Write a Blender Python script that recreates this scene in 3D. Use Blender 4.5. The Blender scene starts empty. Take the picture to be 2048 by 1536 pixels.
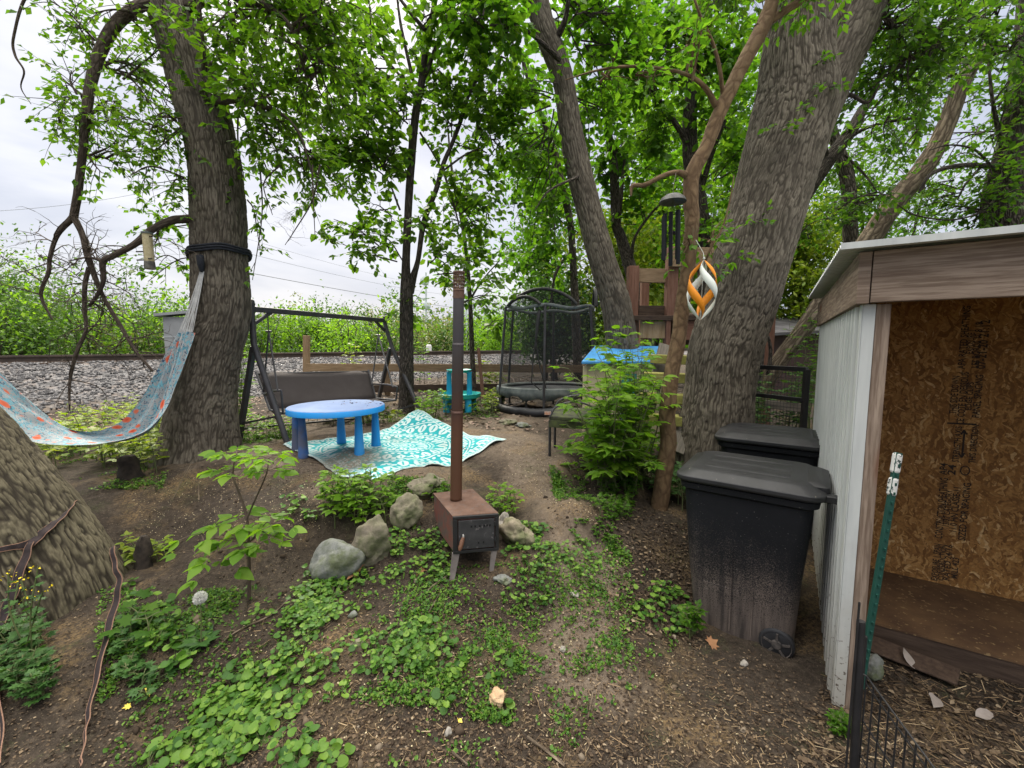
import bpy, math, random
import numpy as np
from mathutils import Vector, Matrix, noise as mn
R = random.Random(7)
NR = np.random.default_rng(11)
PI = math.pi
SC = bpy.context.scene
COL = SC.collection
CAM_H, FPX, PITCH = 1.65, 840.0, math.radians(5.3)
CP, SP = math.cos(PITCH), math.sin(PITCH)

def at(u, v, d):
    """point seen at photograph position (u, v) whose distance along +Y is d"""
    a, b = (u - 1024) / FPX, (768 - v) / FPX
    x, y, z = a, CP + b * SP, -SP + b * CP
    k = d / y
    return Vector((x * k, d, CAM_H + z * k))

# ------------------------------------------------------------------ objects
SHIFT = {}
def props(o, label=None, cat=None, group=None, kind=None):
    if label: o['label'] = label
    if cat: o['category'] = cat
    if group: o['group'] = group
    if kind: o['kind'] = kind
    return o

def thing(name, label, cat, loc=(0, 0, 0), group=None, local=False, rz=0):
    o = bpy.data.objects.new(name, None)
    o.empty_display_size = .1
    COL.objects.link(o)
    o.location = loc
    o.rotation_euler = (0, 0, rz)
    SHIFT[o.name] = Vector((0, 0, 0)) if local else Vector(loc)
    return props(o, label, cat, group)

def link_mesh(name, me, mat, parent=None):
    o = bpy.data.objects.new(name, me)
    COL.objects.link(o)
    if mat: me.materials.append(mat)
    if parent is not None:
        o.parent = parent
        SHIFT[o.name] = SHIFT[parent.name]
    return o

def np_mesh(name, V, tri, parent=None):
    """fast mesh of triangles"""
    V = np.asarray(V, np.float32); tri = np.asarray(tri, np.int32)
    if parent is not None:
        V = V - np.array(SHIFT[parent.name], np.float32)
    me = bpy.data.meshes.new(name)
    me.vertices.add(len(V)); me.vertices.foreach_set('co', V.ravel())
    me.loops.add(tri.size); me.loops.foreach_set('vertex_index', tri.ravel())
    me.polygons.add(len(tri))
    k = tri.shape[1]
    me.polygons.foreach_set('loop_start', np.arange(0, tri.size, k, dtype=np.int32))
    me.update(calc_edges=True); me.validate()
    return me

def attr(me, name, vals, typ='FLOAT'):
    a = me.attributes.new(name, typ, 'POINT')
    vals = np.asarray(vals, np.float32)
    a.data.foreach_set('value' if typ == 'FLOAT' else 'vector', vals.ravel())

def cr(p, n):
    """Catmull-Rom through a list of tuples, n samples per span"""
    P = [np.array(q, float) for q in p]
    P = [2 * P[0] - P[1]] + P + [2 * P[-1] - P[-2]]
    out = []
    for i in range(1, len(P) - 2):
        a, b, c, d = P[i - 1], P[i], P[i + 1], P[i + 2]
        for k in range(n):
            t = k / n
            out.append(.5 * (2 * b + (c - a) * t + (2 * a - 5 * b + 4 * c - d) * t * t + (3 * b - a - 3 * c + d) * t ** 3))
    out.append(P[-2])
    return out

class MB:
    def __init__(self):
        self.v, self.f, self.rest = [], [], []
    def add(self, vs, fs, rest=None):
        n = len(self.v)
        self.v += [tuple(p) for p in vs]
        self.rest += [tuple(p) for p in (rest if rest is not None else vs)]
        self.f += [tuple(i + n for i in q) for q in fs]
    def bar(self, p, q, w, h, up=(0, 0, 1)):
        p, q, up = Vector(p), Vector(q), Vector(up)
        t = (q - p).normalized(); s = t.cross(up)
        if s.length < 1e-4: s = t.cross(Vector((0, 1, 0)))
        s.normalize(); n = s.cross(t)
        L = (q - p).length
        vs, rs = [], []
        o = R.random() * 9
        for e, b in ((0, p), (L, q)):
            for i, j in ((-1, -1), (1, -1), (1, 1), (-1, 1)):
                vs.append(b + s * (i * w / 2) + n * (j * h / 2)); rs.append((i * w / 2 + o, j * h / 2 + o, e))
        self.add(vs, [(0, 1, 2, 3), (7, 6, 5, 4), (0, 4, 5, 1), (1, 5, 6, 2), (2, 6, 7, 3), (3, 7, 4, 0)], rs)
    def box(self, c, s, rz=0):
        M = Matrix.Rotation(rz, 3, 'Z'); c = Vector(c)
        vs = [c + M @ Vector((i * s[0] / 2, j * s[1] / 2, k * s[2] / 2)) for k in (-1, 1) for i, j in ((-1, -1), (1, -1), (1, 1), (-1, 1))]
        self.add(vs, [(3, 2, 1, 0), (4, 5, 6, 7), (0, 1, 5, 4), (1, 2, 6, 5), (2, 3, 7, 6), (3, 0, 4, 7)])
    def tube(self, pts, r, n=8, cap=True, f=None):
        """pts list of vectors, r number or list; f(a, s, rest) -> extra radius"""
        pts = [Vector(p) for p in pts]
        m = len(pts)
        rr = [r] * m if not hasattr(r, '__len__') else list(r)
        t = (pts[1] - pts[0]).normalized()
        s = t.cross(Vector((0, 0, 1)) if abs(t.z) < .9 else Vector((0, 1, 0))).normalized()
        L, vs, rs, fs = 0, [], [], []
        off = R.random() * 5
        for i in range(m):
            t = (pts[min(i + 1, m - 1)] - pts[max(i - 1, 0)]).normalized()
            s = (s - t * s.dot(t)).normalized(); b = t.cross(s)
            if i: L += (pts[i] - pts[i - 1]).length
            for k in range(n):
                a = 2 * PI * k / n
                ca, sa = math.cos(a), math.sin(a)
                rest = (ca * rr[0] + off, sa * rr[0] + off, L)
                rad = rr[i] + (f(a, L, rest) if f else 0)
                vs.append(pts[i] + s * (ca * rad) + b * (sa * rad)); rs.append(rest)
        for i in range(m - 1):
            for k in range(n):
                k2 = (k + 1) % n
                fs.append((i * n + k, i * n + k2, (i + 1) * n + k2, (i + 1) * n + k))
        if cap:
            fs.append(tuple(range(n - 1, -1, -1))); fs.append(tuple((m - 1) * n + k for k in range(n)))
        self.add(vs, fs, rs)
    def lathe(self, prof, n=24, loc=(0, 0, 0), cap=True, M=None):
        vs, fs = [], []
        loc = Vector(loc)
        for r_, z in prof:
            for k in range(n):
                a = 2 * PI * k / n
                p = Vector((r_ * math.cos(a), r_ * math.sin(a), z))
                vs.append(loc + (M @ p if M else p))
        m = len(prof)
        for i in range(m - 1):
            for k in range(n):
                k2 = (k + 1) % n
                fs.append((i * n + k, i * n + k2, (i + 1) * n + k2, (i + 1) * n + k))
        if cap:
            fs.append(tuple(range(n - 1, -1, -1))); fs.append(tuple((m - 1) * n + k for k in range(n)))
        self.add(vs, fs)
    def loft(self, rings, cap=True):
        n, m = len(rings[0]), len(rings)
        vs = [p for r_ in rings for p in r_]
        fs = []
        for i in range(m - 1):
            for k in range(n):
                k2 = (k + 1) % n
                fs.append((i * n + k, i * n + k2, (i + 1) * n + k2, (i + 1) * n + k))
        if cap:
            fs.append(tuple(range(n - 1, -1, -1))); fs.append(tuple((m - 1) * n + k for k in range(n)))
        self.add(vs, fs)
    def grid(self, rows, closed=False):
        m, n = len(rows), len(rows[0])
        vs = [p for r_ in rows for p in r_]
        fs = [(i * n + k, i * n + k + 1, (i + 1) * n + k + 1, (i + 1) * n + k) for i in range(m - 1) for k in range(n - 1)]
        self.add(vs, fs)
    def slab(self, poly, thick):
        """closed prism: polygon of 3-D points pushed along vector thick"""
        poly = [Vector(p) for p in poly]; t = Vector(thick); n = len(poly)
        vs = poly + [p + t for p in poly]
        fs = [tuple(range(n - 1, -1, -1)), tuple(range(n, 2 * n))] + [(k, (k + 1) % n, n + (k + 1) % n, n + k) for k in range(n)]
        self.add(vs, fs)
    def build(self, name, mat, parent=None, smooth=None, bevel=0, rest=False, solid=0, sub=0):
        me = bpy.data.meshes.new(name)
        V = self.v
        if parent is not None:
            s = SHIFT[parent.name]
            if s.length: V = [(p[0] - s.x, p[1] - s.y, p[2] - s.z) for p in V]
        me.from_pydata(V, [], self.f)
        me.update()
        if rest: attr(me, 'rest', self.rest, 'FLOAT_VECTOR')
        if smooth is not None:
            me.polygons.foreach_set('use_smooth', [True] * len(me.polygons))
            me.set_sharp_from_angle(angle=math.radians(smooth))
        o = link_mesh(name, me, mat, parent)
        if solid:
            m = o.modifiers.new('thick', 'SOLIDIFY'); m.thickness = solid; m.offset = 0
        if bevel:
            m = o.modifiers.new('bevel', 'BEVEL'); m.width = bevel; m.segments = 2; m.limit_method = 'ANGLE'
        if sub:
            m = o.modifiers.new('sub', 'SUBSURF'); m.levels = sub; m.render_levels = sub
        return o

# ------------------------------------------------------------------ materials
class NT:
    def __init__(self, name):
        self.m = bpy.data.materials.new(name); self.m.use_nodes = True
        self.t = self.m.node_tree; self.b = self.t.nodes['Principled BSDF']; self.out = self.t.nodes['Material Output']
    def n(self, typ, ins=None, **kw):
        x = self.t.nodes.new('ShaderNode' + typ)
        for k, v in kw.items(): setattr(x, k, v)
        for k, v in (ins or {}).items(): self.set(x.inputs[k], v)
        return x
    def set(self, sock, v):
        if isinstance(v, bpy.types.NodeSocket): self.t.links.new(v, sock)
        elif isinstance(v, bpy.types.Node): self.t.links.new(v.outputs[0], sock)
        else:
            if hasattr(sock.default_value, '__len__') and hasattr(v, '__len__') and len(v) == 3 and len(sock.default_value) == 4: v = (*v, 1)
            sock.default_value = v
    def ramp(self, fac, stops):
        x = self.t.nodes.new('ShaderNodeValToRGB')
        e = x.color_ramp.elements
        while len(e) < len(stops): e.new(.5)
        for k, (p, c) in enumerate(stops):
            e[k].position = p; e[k].color = (*c, 1) if hasattr(c, '__len__') else (c, c, c, 1)
        self.set(x.inputs[0], fac); return x.outputs[0]
    def mix(self, fac, a, b, mode='MIX'):
        x = self.t.nodes.new('ShaderNodeMix'); x.data_type = 'RGBA'; x.blend_type = mode
        self.set(x.inputs[0], fac); self.set(x.inputs[6], a); self.set(x.inputs[7], b); return x.outputs[2]
    def math(self, op, a, b=0.0, c=None):
        x = self.n('Math', operation=op); self.set(x.inputs[0], a); self.set(x.inputs[1], b)
        if c is not None: self.set(x.inputs[2], c)
        return x.outputs[0]
    def obj(self): return self.n('TexCoord').outputs['Object']
    def rest(self): return self.n('Attribute', attribute_name='rest').outputs['Vector']
    def at(self, name): return self.n('Attribute', attribute_name=name).outputs['Fac']
    def scale(self, vec, s):
        x = self.n('Mapping'); self.set(x.inputs['Vector'], vec); x.inputs['Scale'].default_value = s; return x.outputs[0]
    def noise(self, vec, s, det=4, rough=.55, dist=0):
        return self.n('TexNoise', {'Vector': vec, 'Scale': s, 'Detail': det, 'Roughness': rough, 'Distortion': dist}).outputs[0]
    def bump(self, h, strength=.3, dist=.01, normal=None):
        i = {'Height': h, 'Strength': strength, 'Distance': dist}
        if normal is not None: i['Normal'] = normal
        return self.n('Bump', i).outputs[0]
    def end(self, col=None, rough=.7, nrm=None, metal=0, spec=.4, **kw):
        if col is not None: self.set(self.b.inputs['Base Color'], col)
        self.set(self.b.inputs['Roughness'], rough); self.set(self.b.inputs['Metallic'], metal)
        self.b.inputs['Specular IOR Level'].default_value = spec
        if nrm is not None: self.set(self.b.inputs['Normal'], nrm)
        return self.m

def plain(name, c1, c2, scale=6, rough=.6, bump=.15, bs=60, bd=.004, metal=0, spec=.4, sc3=(1, 1, 1), rest=False, speck=None):
    t = NT(name)
    co = t.scale(t.rest() if rest else t.obj(), sc3)
    col = t.ramp(t.noise(co, scale, 5, .62), [(.34, c1), (.66, c2)])
    if speck:
        col = t.mix(t.ramp(t.noise(co, speck[1], 2, .5), [(speck[2], 0), (speck[2] + .05, 1)]), col, speck[0])
    return t.end(col, rough, t.bump(t.noise(co, bs, 3, .6), bump, bd) if bump else None, metal, spec)

def leaf_mat(name, c1, c2, c3, trans=.42, tcol=(1.5, 1.55, .55), rough=.5):
    t = NT(name)
    isl = t.n('NewGeometry').outputs['Random Per Island']
    big = t.noise(t.obj(), 1.1, 2)
    f = t.math('ADD', t.math('MULTIPLY', isl, .75), t.math('MULTIPLY', big, .3))
    col = t.ramp(f, [(.15, c1), (.5, c2), (.9, c3)])
    t.end(col, rough, None, 0, .25)
    tc = t.mix(1, col, tcol, 'MULTIPLY')
    tr = t.n('BsdfTranslucent', {'Color': tc})
    mx = t.n('MixShader', {0: trans}); t.t.links.new(t.b.outputs[0], mx.inputs[1]); t.t.links.new(tr.outputs[0], mx.inputs[2])
    t.t.links.new(mx.outputs[0], t.out.inputs[0])
    return t.m

def bark_mat(name, ridge, crev, fx=26, fz=6, moss=None, ridge_attr=False, bump=.8, rough=.9):
    t = NT(name)
    r = t.rest()
    if ridge_attr:
        h = t.at('ridge')
    else:
        wob = t.n('TexNoise', {'Vector': r, 'Scale': 9.0, 'Detail': 2.0})
        off = t.n('VectorMath', {0: wob.outputs['Color'], 1: (.06, .06, .06)}, operation='MULTIPLY')
        rv = t.n('VectorMath', {0: r, 1: off.outputs[0]}, operation='ADD').outputs[0]
        vo = t.n('TexVoronoi', {'Vector': t.scale(rv, (fx, fx, fz)), 'Scale': 1.0}, feature='DISTANCE_TO_EDGE')
        h = t.ramp(vo.outputs['Distance'], [(.0, 0), (.28, 1)])
    fine = t.noise(t.scale(r, (1, 1, .35)), 70, 5, .7)
    tone = t.noise(r, 3.2, 3)
    a = t.mix(t.ramp(fine, [(.3, 0), (.7, 1)]), tuple(c * .62 for c in ridge), ridge)
    a = t.mix(t.ramp(tone, [(.35, 0), (.75, 1)]), a, tuple(min(1, c * 1.28) for c in ridge))
    if moss:
        a = t.mix(t.ramp(t.noise(r, 2.2, 5, .65), [(.5, 0), (.68, .75)]), a, moss)
    col = t.mix(h, crev, a)
    b1 = t.bump(h, bump, .02) if not ridge_attr else None
    hh = t.bump(fine, .55, .008, b1)
    return t.end(col, rough, hh, 0, .2)

MAT = {}
MAT['bark'] = bark_mat('furrowed_bark', (.148, .128, .100), (.052, .043, .033), ridge_attr=True)
MAT['bark_dark'] = bark_mat('dark_bark', (.11, .092, .076), (.03, .025, .02), 34, 7)
MAT['branch'] = bark_mat('brown_branch_bark', (.10, .078, .062), (.05, .038, .03), 34, 9, bump=.4)
MAT['bark_mid'] = bark_mat('grey_brown_bark', (.14, .12, .095), (.035, .029, .023), 30, 7)
MAT['bark_brown'] = bark_mat('smooth_brown_bark', (.17, .112, .062), (.105, .066, .037), 14, 9, moss=(.12, .10, .058), bump=.3)
MAT['bark_dead'] = bark_mat('weathered_dead_wood', (.24, .19, .135), (.07, .052, .036), 20, 2.2, bump=.5)
MAT['twig'] = plain('twig_bark', (.045, .037, .03), (.09, .075, .06), 20, .9, .2)
MAT['stem'] = plain('green_stem', (.07, .10, .03), (.12, .13, .05), 20, .7, .1)
MAT['stem_dark'] = plain('dark_stem', (.06, .04, .03), (.10, .07, .05), 20, .8, .1)
MAT['leaf_a'] = leaf_mat('maple_leaf_green', (.048, .118, .011), (.075, .160, .016), (.115, .205, .024), .58)
MAT['leaf_b'] = leaf_mat('box_elder_leaf_green', (.046, .125, .011), (.070, .168, .016), (.11, .215, .022), .58)
MAT['leaf_dark'] = leaf_mat('dark_leaf_green', (.042, .108, .014), (.062, .14, .018), (.095, .175, .024), .58)  # slightly darker green leaf
MAT['leaf_bright'] = leaf_mat('fresh_leaf_green', (.095, .205, .018), (.135, .26, .024), (.19, .31, .035), .55)
MAT['leaf_yellow'] = leaf_mat('spring_leaf_yellow_green', (.12, .19, .02), (.17, .24, .028), (.25, .29, .035), .45)
MAT['leaf_far'] = leaf_mat('far_scrub_leaf', (.038, .088, .020), (.060, .125, .027), (.10, .17, .04), .36)
MAT['leaf_far2'] = leaf_mat('far_scrub_budding', (.11, .14, .05), (.16, .18, .075), (.24, .22, .12), .3)
MAT['violet'] = leaf_mat('violet_leaf', (.030, .088, .012), (.068, .16, .018), (.15, .25, .035), .3)
MAT['weed_dark'] = leaf_mat('deep_green_weed', (.028, .075, .018), (.042, .105, .022), (.06, .13, .03), .3)
MAT['wood'] = plain('weathered_lumber', (.20, .135, .078), (.32, .225, .14), 5, .85, .5, 30, .006, sc3=(9, 9, 1), rest=True, spec=.2)
MAT['wood_red'] = plain('stained_red_brown_post', (.14, .068, .045), (.22, .115, .08), 5, .8, .4, 30, .005, sc3=(8, 8, 1), rest=True, spec=.25)
MAT['wood_dark'] = plain('old_dark_plank', (.045, .030, .022), (.085, .058, .042), 5, .85, .4, 30, .005, sc3=(8, 8, 1), rest=True, spec=.2)
MAT['wood_pale'] = plain('pale_plywood', (.28, .19, .10), (.40, .29, .17), 4, .8, .3, 30, .004, sc3=(6, 6, 1), rest=True, spec=.2)
MAT['wood_moss'] = plain('mossy_step', (.19, .18, .06), (.29, .28, .085), 9, .95, .6, 40, .006, sc3=(2, 2, 1), rest=True, spec=.1)
MAT['wood_grey'] = plain('grey_weathered_board', (.10, .09, .075), (.18, .16, .135), 5, .9, .4, 30, .005, sc3=(9, 9, 1), rest=True, spec=.15)
MAT['black_steel'] = plain('black_powder_steel', (.012, .012, .013), (.022, .021, .022), 12, .5, .15, 120, .001, spec=.45)
MAT['grey_steel'] = plain('dark_grey_tube', (.030, .029, .032), (.05, .048, .052), 9, .48, .15, 120, .001, spec=.5)
MAT['black_plastic'] = plain('black_toy_plastic', (.014, .014, .016), (.028, .028, .03), 8, .5, .1)
# ------------------------------------------------------------------ terrain
def W(u, v, d):
    p = at(u, v, d); return (p.x, p.y, p.z)
GP = [(-9, .5, -.2), (-4, 0, -.25), (-2, .6, -.1), (0, 0, -.02), (0, -4, -.1), (-5, -4, -.2), (5, -4, 0), (2, .5, 0), (0, 1.5, .03), (.8, 1.6, 0), (1.4, 1.5, 0), (2.2, 1.2, 0), (4, 1, 0),
      (-1.3, 1.6, .06), (2.4, 2.5, .02), (3.5, 2, .02), (1.7, 2.9, .05), (2.6, 3.6, .1), (1.15, 2.35, -.03), (1.45, 2.1, -.05), (1.1, 2.1, -.02), (1.6, 2.4, -.03), (4.5, 5, .2), (6, 3, .1), (8, 8, .3),
      W(915, 1150, 2.45), W(985, 1145, 2.45), W(860, 1150, 2.45), W(225, 1190, 2.3), W(60, 1250, 2.2), W(400, 900, 4.1), W(265, 940, 3.8), W(285, 1130, 2.65),
      W(745, 962, 3.09), W(830, 940, 3.2), W(640, 975, 3.1), W(575, 890, 4.2), W(1010, 880, 4.42), W(830, 850, 5.3), W(606, 908, 3.85), W(740, 900, 4.0), W(500, 1010, 3.0),
      W(480, 880, 4.45), W(845, 835, 5.8), W(760, 805, 6.6), W(920, 820, 6.4), W(1100, 828, 6.1), W(1090, 905, 4.0), W(1150, 1000, 2.95), W(1200, 1120, 2.6), W(1120, 1080, 2.7),
      W(1318, 1015, 3.4), W(1420, 960, 4.2), W(1250, 960, 3.6), W(1100, 1260, 2.2), W(960, 1260, 2.12), W(700, 1200, 2.3), W(660, 1160, 2.4), W(500, 1190, 2.3), W(1040, 1090, 2.62), W(800, 1060, 2.72), W(900, 1010, 2.95),
      (-6, 4.5, .5), (-7, 6, .43), (-4, 5.6, .52), (-9, 6, .35), (-12, 5, .3), (-3, 7.5, .72), (-1, 8, .72), (1.5, 8, .68), (4, 9, .5), (1.2, 5.8, .6), (2.2, 5.5, .4), (0, 9.5, .7), (0, 6.5, .64), (-16, 3, .2), (10, 12, .5), (3, 14, .6), (6, 18, .6), (-20, 0, 0), (16, 2, .3), (0, -15, -.2)]
GP = np.array(GP, float)
RT = np.array([.773, .634]); RN = np.array([.634, -.773]); R0 = np.array([-12.2, 10.0])   # rail direction, normal towards the yard, a point on the near rail

def vnoise(x, y, s, seed=0):
    x = np.asarray(x) * s + seed * 17.3; y = np.asarray(y) * s - seed * 9.1
    xi, yi = np.floor(x), np.floor(y)
    fx, fy = x - xi, y - yi
    fx = fx * fx * (3 - 2 * fx); fy = fy * fy * (3 - 2 * fy)
    def h(a, b):
        q = np.sin(a * 127.1 + b * 311.7 + seed * 74.7) * 43758.5453
        return q - np.floor(q)
    return (h(xi, yi) * (1 - fx) + h(xi + 1, yi) * fx) * (1 - fy) + (h(xi, yi + 1) * (1 - fx) + h(xi + 1, yi + 1) * fx) * fy

def fbm(x, y, s, o=4, seed=0):
    t, a, n = 0, 1, 0
    for k in range(o):
        t = t + a * (vnoise(x, y, s * 2 ** k, seed + k) - .5); n += a; a *= .5
    return t / n * 2

def rail_e(x, y):
    return (np.asarray(x) - R0[0]) * RN[0] + (np.asarray(y) - R0[1]) * RN[1]

def gz(x, y, fine=True):
    x = np.asarray(x, float); y = np.asarray(y, float)
    num = np.zeros_like(x); den = np.zeros_like(x)
    for px, py, pz in GP:
        d2 = (x - px) ** 2 + (y - py) ** 2 + .02
        w = 1 / d2 ** 1.7
        num += w * pz; den += w
    z = num / den
    e = rail_e(x, y)
    far = np.clip((-e - 3.2) / 1.6, 0, 1)
    emb = np.where(e > .55, 1.2 - .157 * (e - .55), np.where(e > -2.6, 1.2, 1.2 - .3 * np.clip(-e - 2.6, 0, 2.4)))
    k = .1
    h = np.clip(.5 + .5 * (emb - z) / k, 0, 1)
    z = np.where(e > -2.6, z * (1 - h) + emb * h + k * h * (1 - h), np.maximum(emb, .5))
    if fine:
        near = np.clip(1.3 - y / 30, .3, 1)
        z = z + near * (.035 * fbm(x, y, 1.6, 3, 3) + .022 * fbm(x * .8 + y * .6, y * .8 - x * .6, 6, 3, 5) + .007 * fbm(x * .55 - y * .83, y * .55 + x * .83, 15, 2, 8))
    return z

def gp(x, y): return float(gz(np.array([x]), np.array([y]), True)[0])

# lookup grid for scattering
LX, LY, LS = np.arange(-8, 7, .03), np.arange(.2, 14, .03), .03
_gx, _gy = np.meshgrid(LX, LY)
LH = gz(_gx, _gy)
def gzl(x, y):
    i = np.clip((np.asarray(y) - LY[0]) / LS, 0, len(LY) - 1.01); j = np.clip((np.asarray(x) - LX[0]) / LS, 0, len(LX) - 1.01)
    a, b = i.astype(int), j.astype(int)
    fa, fb = i - a, j - b
    return (LH[a, b] * (1 - fb) + LH[a, b + 1] * fb) * (1 - fa) + (LH[a + 1, b] * (1 - fb) + LH[a + 1, b + 1] * fb) * fa

def ground_px(u, v):
    """points of the terrain seen at photograph positions u, v (arrays)"""
    u = np.atleast_1d(np.asarray(u, float)); v = np.atleast_1d(np.asarray(v, float))
    a, b = (u - 1024) / FPX, (768 - v) / FPX
    dy = CP + b * SP; dx = a / dy; dz = (-SP + b * CP) / dy
    best = np.full(len(u), np.nan); done = np.zeros(len(u), bool); last = np.ones(len(u))
    for d in np.arange(1.2, 13, .03):
        gap = CAM_H + dz * d - gzl(dx * d, np.full(len(u), d)); hit = (~done) & (gap < 0)
        best[hit] = d - .03 * (gap / (gap - last - 1e-9))[hit]; done |= hit; last = np.maximum(gap, 1e-6)
    ok = done
    d = np.where(ok, best, 13)
    x = dx * d
    return np.stack([x, d, gzl(x, d)], 1), ok

def G(u, v):
    p, ok = ground_px([u], [v]); return Vector(p[0])

def in_poly(u, v, poly):
    c = np.zeros(len(u), bool); n = len(poly)
    for i in range(n):
        x1, y1 = poly[i]; x2, y2 = poly[(i + 1) % n]
        if y1 == y2: continue
        c ^= ((y1 > v) != (y2 > v)) & (u < (x2 - x1) * (v - y1) / (y2 - y1) + x1)
    return c
def scatter(poly, n, clump=0, seed=0, power=1.0):
    """n ground points inside a photograph polygon; clump > 0 keeps those where a noise is high"""
    P = np.array(poly, float); lo, hi = P.min(0), P.max(0)
    out = np.zeros((0, 3)); tries = 0
    while len(out) < n and tries < 40:
        u = NR.uniform(lo[0], hi[0], n * 3); v = NR.uniform(lo[1], hi[1], n * 3)
        k = in_poly(u, v, poly)
        p, ok = ground_px(u[k], v[k]); p = p[ok]
        if clump: p = p[fbm(p[:, 0], p[:, 1], 3.2, 3, seed) + NR.normal(0, .12, len(p)) > clump]
        out = np.concatenate([out, p]); tries += 1
    return out[:n]

# ------------------------------------------------------------------ ground sheet
def axis(near0, near1, step, far0, far1, grow=1.13):
    a = list(np.arange(near0, near1, step)); s = step
    x = a[-1]
    while x < far1: s *= grow; x += s; a.append(x)
    s = step; x = a[0]; b = []
    while x > far0: s *= grow; x -= s; b.append(x)
    return np.array(b[::-1] + a)
ax = axis(-3.6, 3.4, .022, -160, 160, 1.09); ay = axis(1.0, 5.2, .022, -40, 260, 1.06)
gx, gy = np.meshgrid(ax, ay)
gzv = gz(gx, gy)
nx, ny = len(ax), len(ay)
V = np.stack([gx.ravel(), gy.ravel(), gzv.ravel()], 1)
ii = np.arange(nx * ny).reshape(ny, nx)
Q = np.stack([ii[:-1, :-1], ii[:-1, 1:], ii[1:, 1:], ii[1:, :-1]], -1).reshape(-1, 4)
me = np_mesh('ground', V, Q)
me.polygons.foreach_set('use_smooth', [True] * len(me.polygons))
X, Y = V[:, 0], V[:, 1]
E = rail_e(X, Y)
def seg_d(px, py, a, b):
    a, b = np.array(a), np.array(b); t = np.clip(((px - a[0]) * (b - a)[0] + (py - a[1]) * (b - a)[1]) / ((b - a) ** 2).sum(), 0, 1)
    return np.hypot(px - a[0] - t * (b - a)[0], py - a[1] - t * (b - a)[1])
pathd = np.full(len(X), 9.0)
pp = [G(1180, 1330), G(1170, 1180), G(1130, 1050), G(1080, 960), G(1060, 880), G(1000, 840)]
for a, b in zip(pp[:-1], pp[1:]): pathd = np.minimum(pathd, seg_d(X, Y, a.xy, b.xy))
dry = np.clip(1 - pathd / (.34 + .25 * fbm(X, Y, 2.5, 3, 2)), 0, 1)
ter = np.clip((gzv.ravel() - .5) / .12, 0, 1) * np.clip((7 - Y) / 2, 0, 1) * np.clip(E - 4, 0, 1)
dry = np.clip(dry + .75 * ter + .25 * fbm(X, Y, 1.8, 3, 6), 0, 1)
attr(me, 'dry', dry)
attr(me, 'ballast', np.clip((E + 3.4) / .5, 0, 1) * np.clip((5.0 - E + .7 * fbm(X, Y, .9, 3, 4) - np.clip((X + 6) * .26, 0, 3.1)) / .6, 0, 1))
attr(me, 'green', np.clip((-E - 3.0) / 1.5, 0, 1) + np.clip((np.abs(X) - 8) / 6, 0, 1) * (E > 5))
t = NT('yard_soil')
co = t.obj()
n1 = t.noise(co, 2.4, 6, .65); n2 = t.noise(co, 26, 6, .7); n3 = t.noise(co, 110, 4, .7)
dark = t.ramp(n2, [(.3, (.019, .0148, .0115)), (.55, (.042, .0325, .0245)), (.72, (.078, .060, .044))])
lite = t.ramp(n2, [(.3, (.075, .058, .043)), (.5, (.118, .092, .069)), (.75, (.175, .139, .106))])
f = t.math('ADD', t.math('MULTIPLY', t.at('dry'), 1.1), t.math('MULTIPLY_ADD', n1, .9, -.45))
col = t.mix(t.ramp(f, [(.15, 0), (.75, 1)]), dark, lite)
col = t.mix(t.ramp(n3, [(.60, 0), (.68, .75)]), col, (.20, .155, .10))
col = t.mix(t.ramp(t.noise(co, 75, 2), [(.66, 0), (.70, .7)]), col, (.018, .014, .012))
strw = t.math('MULTIPLY', t.ramp(t.noise(t.scale(co, (1, 1, .2)), 1.9, 4, .6), [(.52, 0), (.66, 1)]), t.ramp(t.noise(co, 60, 4, .75), [(.42, 0), (.6, .75)]))
col = t.mix(strw, col, (.20, .135, .066))
moss = t.math('MULTIPLY', t.ramp(t.noise(co, 3.4, 5, .7), [(.55, 0), (.7, 1)]), t.ramp(n3, [(.45, 0), (.6, .55)]))
col = t.mix(moss, col, (.055, .085, .022))
vo = t.n('TexVoronoi', {'Vector': co, 'Scale': 15.0})
vcol = t.n('SeparateColor', {0: vo.outputs['Color']}).outputs[0]
bal = t.ramp(vcol, [(0, (.05, .05, .05)), (.5, (.10, .098, .10)), (1, (.18, .175, .175))])
bal = t.mix(t.ramp(n1, [(.45, 0), (.7, .55)]), bal, (.22, .17, .14))
col = t.mix(t.at('ballast'), col, bal)
grs = t.ramp(t.noise(co, 1.2, 6, .7), [(.3, (.05, .09, .02)), (.7, (.11, .16, .045))])
col = t.mix(t.at('green'), col, grs)
hb = t.math('ADD', t.math('MULTIPLY', n2, .6), t.math('MULTIPLY', n3, .4))
b1 = t.bump(hb, .8, .02)
b2 = t.bump(t.math('MULTIPLY', vo.outputs['Distance'], t.at('ballast')), .9, .05, b1)
go = link_mesh('ground', me, t.end(col, .95, b2, 0, .15))
props(go, 'brown bare soil of the sloping back yard', 'ground', kind='structure')

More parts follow.
